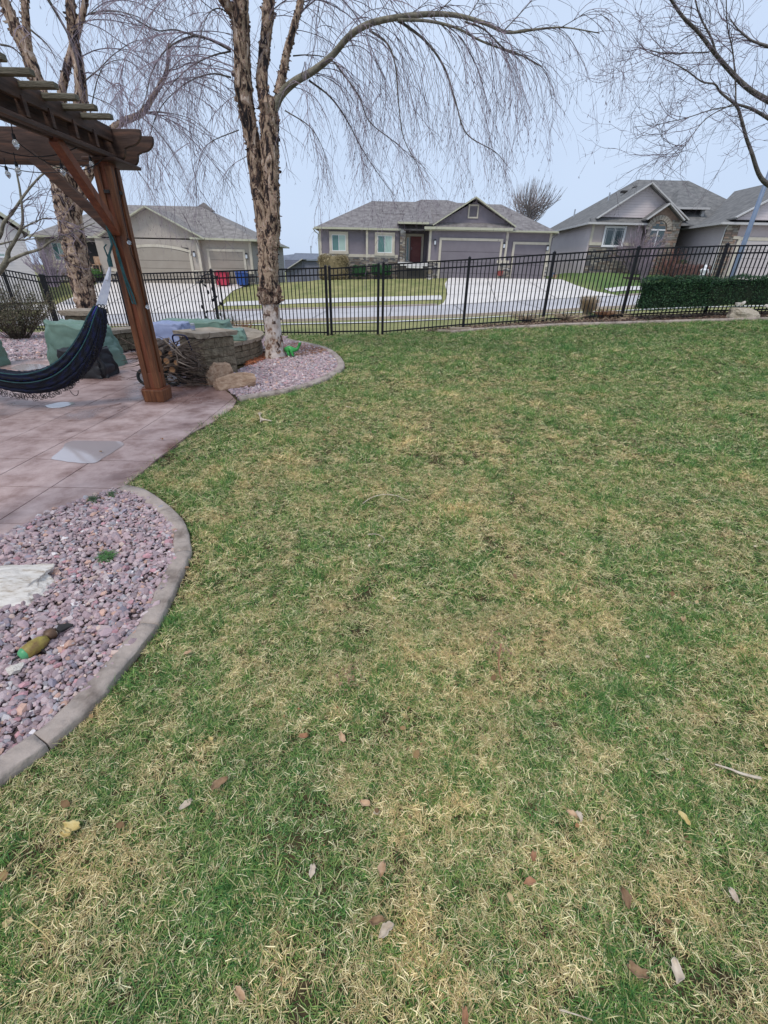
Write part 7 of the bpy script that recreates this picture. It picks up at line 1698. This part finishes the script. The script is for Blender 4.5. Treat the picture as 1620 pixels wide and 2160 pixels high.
# ================================================================== TOY DINOSAUR
def skin(name, label, cat, verts, edges, radii, m, loc, sub=2, eyes=None):
    me = bpy.data.meshes.new('body'); me.from_pydata([tuple(Vector(v)) for v in verts], edges, []); o = bpy.data.objects.new('body', me); COL.objects.link(o)
    me.materials.append(m); md = o.modifiers.new('skin', 'SKIN'); md.use_smooth_shade = True
    for i, r_ in enumerate(radii): me.skin_vertices[0].data[i].radius = (r_, r_)
    me.skin_vertices[0].data[0].use_root = True
    s_ = o.modifiers.new('sub', 'SUBSURF'); s_.levels = sub; s_.render_levels = sub
    root = thing(name, label, cat, loc); o.parent = root; return root
bx, by = gz(612, 750, .02).x, 9.35
# local: x right, body left near trunk, long neck to the right
V = [(0, 0, .155), (.07, 0, .15), (.14, 0, .13), (.20, .01, .15), (.235, .02, .21), (.245, .02, .26), (.28, .015, .275), (-.07, .01, .13), (-.14, .02, .09), (-.22, .03, .04),
     (.015, -.045, .11), (.02, -.055, .05), (.04, -.065, .012), (.09, -.05, .10), (.10, -.055, .05), (.12, -.06, .012), (.015, .05, .10), (.01, .055, .012), (.09, .05, .10), (.10, .055, .012)]
Ed = [(0, 1), (1, 2), (2, 3), (3, 4), (4, 5), (5, 6), (0, 7), (7, 8), (8, 9), (0, 10), (10, 11), (11, 12), (1, 13), (13, 14), (14, 15), (0, 16), (16, 17), (1, 18), (18, 19)]
Rd = [.068, .062, .045, .032, .026, .032, .018, .045, .026, .008, .036, .026, .022, .032, .024, .02, .03, .022, .028, .02]
dn = skin('toy_dinosaur', 'bright green toy dinosaur with a raised head standing right of the birch base', 'toy', [(bx + x, by + y_, z + .03) for x, y_, z in V], Ed, Rd, M['dino'], (0, 0, 0))
dn.location = (bx, by, .03)
for c_ in dn.children: c_.location = (-bx, -by, -.03)
WL[dn.name] = Vector((bx, by, .03))
for s_ in (-1, 1): MB().tube([(bx + .255, by + .02 + s_ * .022, .315), (bx + .257, by + .02 + s_ * .032, .317)], [.010, .006], 8).build('eye', M['white'], dn)
MB().tube([(bx + .02, by - .07, .06), (bx + .03, by - .085, .045), (bx + .05, by - .09, .032)], [.01, .014, .008], 6).build('claw', M['whiterock'], dn)
# ================================================================== BIRD ORNAMENT
b0 = gz(52, 1378, .06); b1 = gz(95, 1350, .06); d = (b1 - b0).normalized(); n_ = Vector((-d.y, d.x, 0))
bd = thing('bird_ornament', 'weathered metal bird ornament with green head and yellow body lying on the near gravel', 'ornament', (b0.x, b0.y, .05))
MB().tube([b0 - d * .008, b0, b0 + d * .035, b0 + d * .075, b0 + d * .10], [.020, .031, .034, .032, .018], 14, jit=.05).build('body', mat('yellow_brown_enamel', (.16, .085, .04), (.36, .29, .06), 22, .5), bd, smooth=True)
MB().tube([b0 - d * .024, b0 - d * .018, b0 - d * .006, b0 + d * .004], [.008, .021, .028, .030], 14).build('head', mat('mint_enamel', (.07, .30, .12), (.12, .40, .19), 20, .4), bd, smooth=True)
MB().tube([b0 - d * .02, b0 - d * .045 + n_ * .006, b0 - d * .06 + Vector((0, 0, -.012))], [.007, .005, .001], 8).build('beak', M['dark'], bd)
w0_ = b0 + d * .105 + n_ * .018; MB().tube([w0_ - d * .01, w0_ + d * .006, w0_ + d * .03, w0_ + d * .05], [.010, .026, .030, .010], 10, jit=.15).build('wing', mat('rusty_brown_metal', (.05, .028, .018), (.16, .09, .05), 18, .5), bd, smooth=True)
w1_ = b0 + d * .15; MB().tube([w1_, w1_ + d * .02 + n_ * .01, w1_ + d * .045 - n_ * .002, w1_ + d * .06 - n_ * .02], [.010, .022, .015, .005], 8, jit=.2).build('tail', M['dark'], bd)
MB().tube([w1_ + d * .02 + n_ * .012, w1_ + d * .02 + n_ * .02 + Vector((0, 0, .055))], .0015, 5).build('wire', M['dark'], bd)
MB().tube([b0 + d * .13 - n_ * .005, b0 + d * .14 + n_ * .005], [.008, .010], 6).build('foot', M['leafw'], bd)
for k_, s_ in ((.05, 1), (.065, -1)): MB().tube([b0 + d * k_ - n_ * .015, b0 + d * (k_ + .005) - n_ * .05 + Vector((0, 0, -.03))], .003, 5).build('leg', M['dark'], bd)
for c_ in bd.children: c_.scale = (1, 1, 1); c_.location = Vector((0, 0, 0))
# ================================================================== LEAVES, STICKS AND BONE ON THE GRASS
def leaf(label, px, py, L_, m, seed, rz=None, curl=.4, w=.55, group=None, z=.03):
    rr_ = random.Random(seed); c = gz(px, py, z); rz = rr_.uniform(0, 6.28) if rz is None else rz; mb = MB(); nx_, ny_ = 6, 8; vs = []; k0 = rr_.uniform(-1, 1)
    for j in range(ny_ + 1):
        v = j / ny_; wd = w * L_ * (math.sin(math.pi * min(1, v * .94 + .03)) ** .5) * (1 + .30 * math.sin(v * 11 + seed) * math.sin(seed * 1.7 + v * 5))
        for i in range(nx_ + 1):
            u = i / nx_ - .5; x = u * wd + .12 * L_ * math.sin(v * 3 + seed); y = (v - .5) * L_ * (1 + .18 * math.sin(u * 6 + seed)); h = curl * L_ * (2.2 * u * u + k0 * .5 * (v - .5) ** 2 * 2) + .06 * L_ * noise.noise(Vector((u * 5, v * 4, seed)))
            p = Matrix.Rotation(rz, 3, 'Z') @ Vector((x, y, h)); vs.append((c.x + p.x, c.y + p.y, z - .004 + p.z))
    mb.add(vs, [(j * (nx_ + 1) + i, j * (nx_ + 1) + i + 1, (j + 1) * (nx_ + 1) + i + 1, (j + 1) * (nx_ + 1) + i) for j in range(ny_) for i in range(nx_)])
    o = mb.build('fallen_leaf', M[m], smooth=True, fix=False); md = o.modifiers.new('thick', 'SOLIDIFY'); md.thickness = .0009
    return tag(o, label, 'leaf', group)
Lf = [('pale yellow curled leaf at the lower left, near the end of the lawn edge', 150, 1742, .055, 'leafy'), ('smaller yellow leaf strip touching the curled one at the lower left', 138, 1755, .035, 'leafy'),
      ('tan folded leaf in the grass, upper middle of the near lawn', 722, 1556, .036, 'leafb'), ('rust brown curled leaf left of the tan folded leaf', 640, 1551, .034, 'leafr'),
      ('white torn leaf at the bottom middle of the lawn', 816, 1963, .042, 'leafw'), ('dull brown leaf just above the white torn leaf', 795, 1942, .036, 'leafd'), ('small bleached white leaf standing on edge, lower left of centre', 657, 1835, .032, 'leafw'),
      ('yellow cupped leaf on the right side of the near lawn', 1442, 1726, .036, 'leafy'), ('tan leaf high on the right side of the lawn', 1441, 1306, .036, 'leafb'), ('orange broken leaf, lower right of centre', 1127, 1806, .026, 'leafr'),
      ('orange brown crumpled leaf below the orange broken leaf', 1118, 1862, .032, 'leafr'), ('tan husk upright in the grass, first of two right of centre', 1207, 1716, .03, 'leafb'), ('cream husk upright in the grass, second of two right of centre', 1224, 1720, .03, 'leafw'),
      ('tan leaf lying in the grass at the edging left of the near lawn', 396, 1375, .032, 'leafb'), ('brown leaf tip at the bottom edge right of centre', 980, 2145, .028, 'leafr'), ('orange leaf fragment at the bottom left', 505, 2098, .03, 'leafb'),
      ('dull brown leaf at the lower right', 1345, 2045, .045, 'leafd'), ('greyish bleached leaf at the lower right beside the dull brown one', 1425, 2045, .045, 'leafw'), ('pinkish tan leaf in the middle of the lower lawn', 770, 1693, .035, 'leafb'),
      ('tan upright leaf above the white torn leaf', 808, 1832, .035, 'leafb'), ('cream leaf at the lower left of the lawn', 393, 1698, .035, 'leafw'), ('yellow leaf fragment left of the lawn centre', 445, 1557, .018, 'leafy'), ('reddish brown curled leaf by the lawn edge at the left', 465, 1655, .05, 'leafd'),
      ('brown leaf resting against the near concrete edging', 392, 1197, .036, 'leafd'), ('small brown leaf in the puddle slab of the patio', 212, 952, .03, 'leafd'), ('reddish leaf on the patio slab right of the puddle', 342, 925, .04, 'leafr'),
      ('dull leaf right of lawn centre', 1085, 1215, .034, 'leafd'), ('white leaf fragment on the right of the near lawn', 1548, 1888, .03, 'leafw'), ('grey brown leaf at the right of the lower lawn', 1318, 1893, .04, 'leafd'), ('tan leaf in the grass near the far right middle', 1185, 1168, .03, 'leafb')]
for i, (lb, px, py, s_, m_) in enumerate(Lf): leaf(lb, px, py, s_ * 1.05, m_, i + 3, z=.034 if px > 380 or py > 1300 else .04)
def stickpx(label, pts, r0, m, z=.03, cat='stick', name='dry_stick'):
    P = catmull([gz(a, b_, z) for a, b_ in pts], 5); o = MB().tube(P, [r0 * (1 - .55 * i / len(P)) for i in range(len(P))], 6).build(name, M[m]); return tag(o, label, cat)
stickpx('pale split stick lying in the grass at the right edge', [(1605, 1642), (1565, 1632), (1540, 1622), (1508, 1612)], .0055, 'leafw', .035)
stickpx('reddish curved twig standing in the grass right of centre', [(1057, 1358), (1052, 1395), (1054, 1420), (1060, 1437)], .0045, 'leafr', .035)
stickpx('long thin pale stalk bent in an arc across the middle of the lawn', [(765, 1062), (785, 1049), (812, 1043), (838, 1046), (862, 1056)], .004, 'leafw', .045, 'stalk', 'bent_stalk'); stickpx('short thin stalk curled below the long arc', [(775, 1127), (795, 1127), (810, 1135), (808, 1146)], .003, 'leafw', .04, 'stalk', 'bent_stalk')
stickpx('thin grey twig at the lower right corner of the lawn', [(1180, 2130), (1215, 2140), (1250, 2152)], .002, 'leafw', .035)
stickpx('thin pale straw at the lower left', [(55, 1938), (85, 1962), (112, 1990)], .0018, 'leafy', .035, 'stalk', 'bent_stalk'); stickpx('pale stalk on the lawn beyond the birch bed', [(730, 857), (748, 861), (764, 859)], .005, 'leafw', .04, 'stalk', 'bent_stalk')
bn_ = thing('bone_shaped_stick', 'bleached bone shaped stick on the grass in front of the birch bed edging', 'stick', gz(556, 885, .03))
P = catmull([gz(547, 872, .045), gz(551, 884, .04), gz(562, 886, .04), gz(573, 888, .045)], 5); MB().tube(P, [.012, .010, .009, .010, .012, .016, .017, .015, .012, .010, .009, .008, .007, .008, .007, .003][:len(P)], 8, jit=.1).build('shaft', M['leafw'], bn_, smooth=True)
MB().tube([gz(544, 873, .045), gz(549, 871, .05), gz(552, 873, .045)], [.008, .016, .007], 8).build('knob', M['leafw'], bn_); MB().tube([gz(551, 885, .04), gz(549, 890, .035)], [.013, .005], 8).build('branch_stub', M['leafw'], bn_)
for px, py, lb in ((630, 848, 'heap of curled brown leaf scraps on the grass beyond the birch bed edging'), (1055, 1365, 'tuft of dead brown thatch right of lawn centre'), (740, 1432, 'dark crumpled leaf with dry thatch in the middle of the lawn')):
    c_ = gz(px, py, .03); mb = MB()
    for i in range(40):
        p = Vector((c_.x + R.gauss(0, .03), c_.y + R.gauss(0, .05), .03 + R.uniform(0, .02))); a = R.uniform(0, 6.28); l_ = R.uniform(.008, .02); u = Vector((math.cos(a), math.sin(a), R.uniform(-.3, .6))) * l_; v = Vector((-math.sin(a), math.cos(a), R.uniform(-.3, .5))) * l_ * .4; mb.add([p, p + u * .5 + v, p + u, p + u * .5 - v], [(0, 1, 2, 3)])
    o = mb.build('leaf_scraps', M['leafd'], fix=False); tag(o, lb, 'leaf litter')
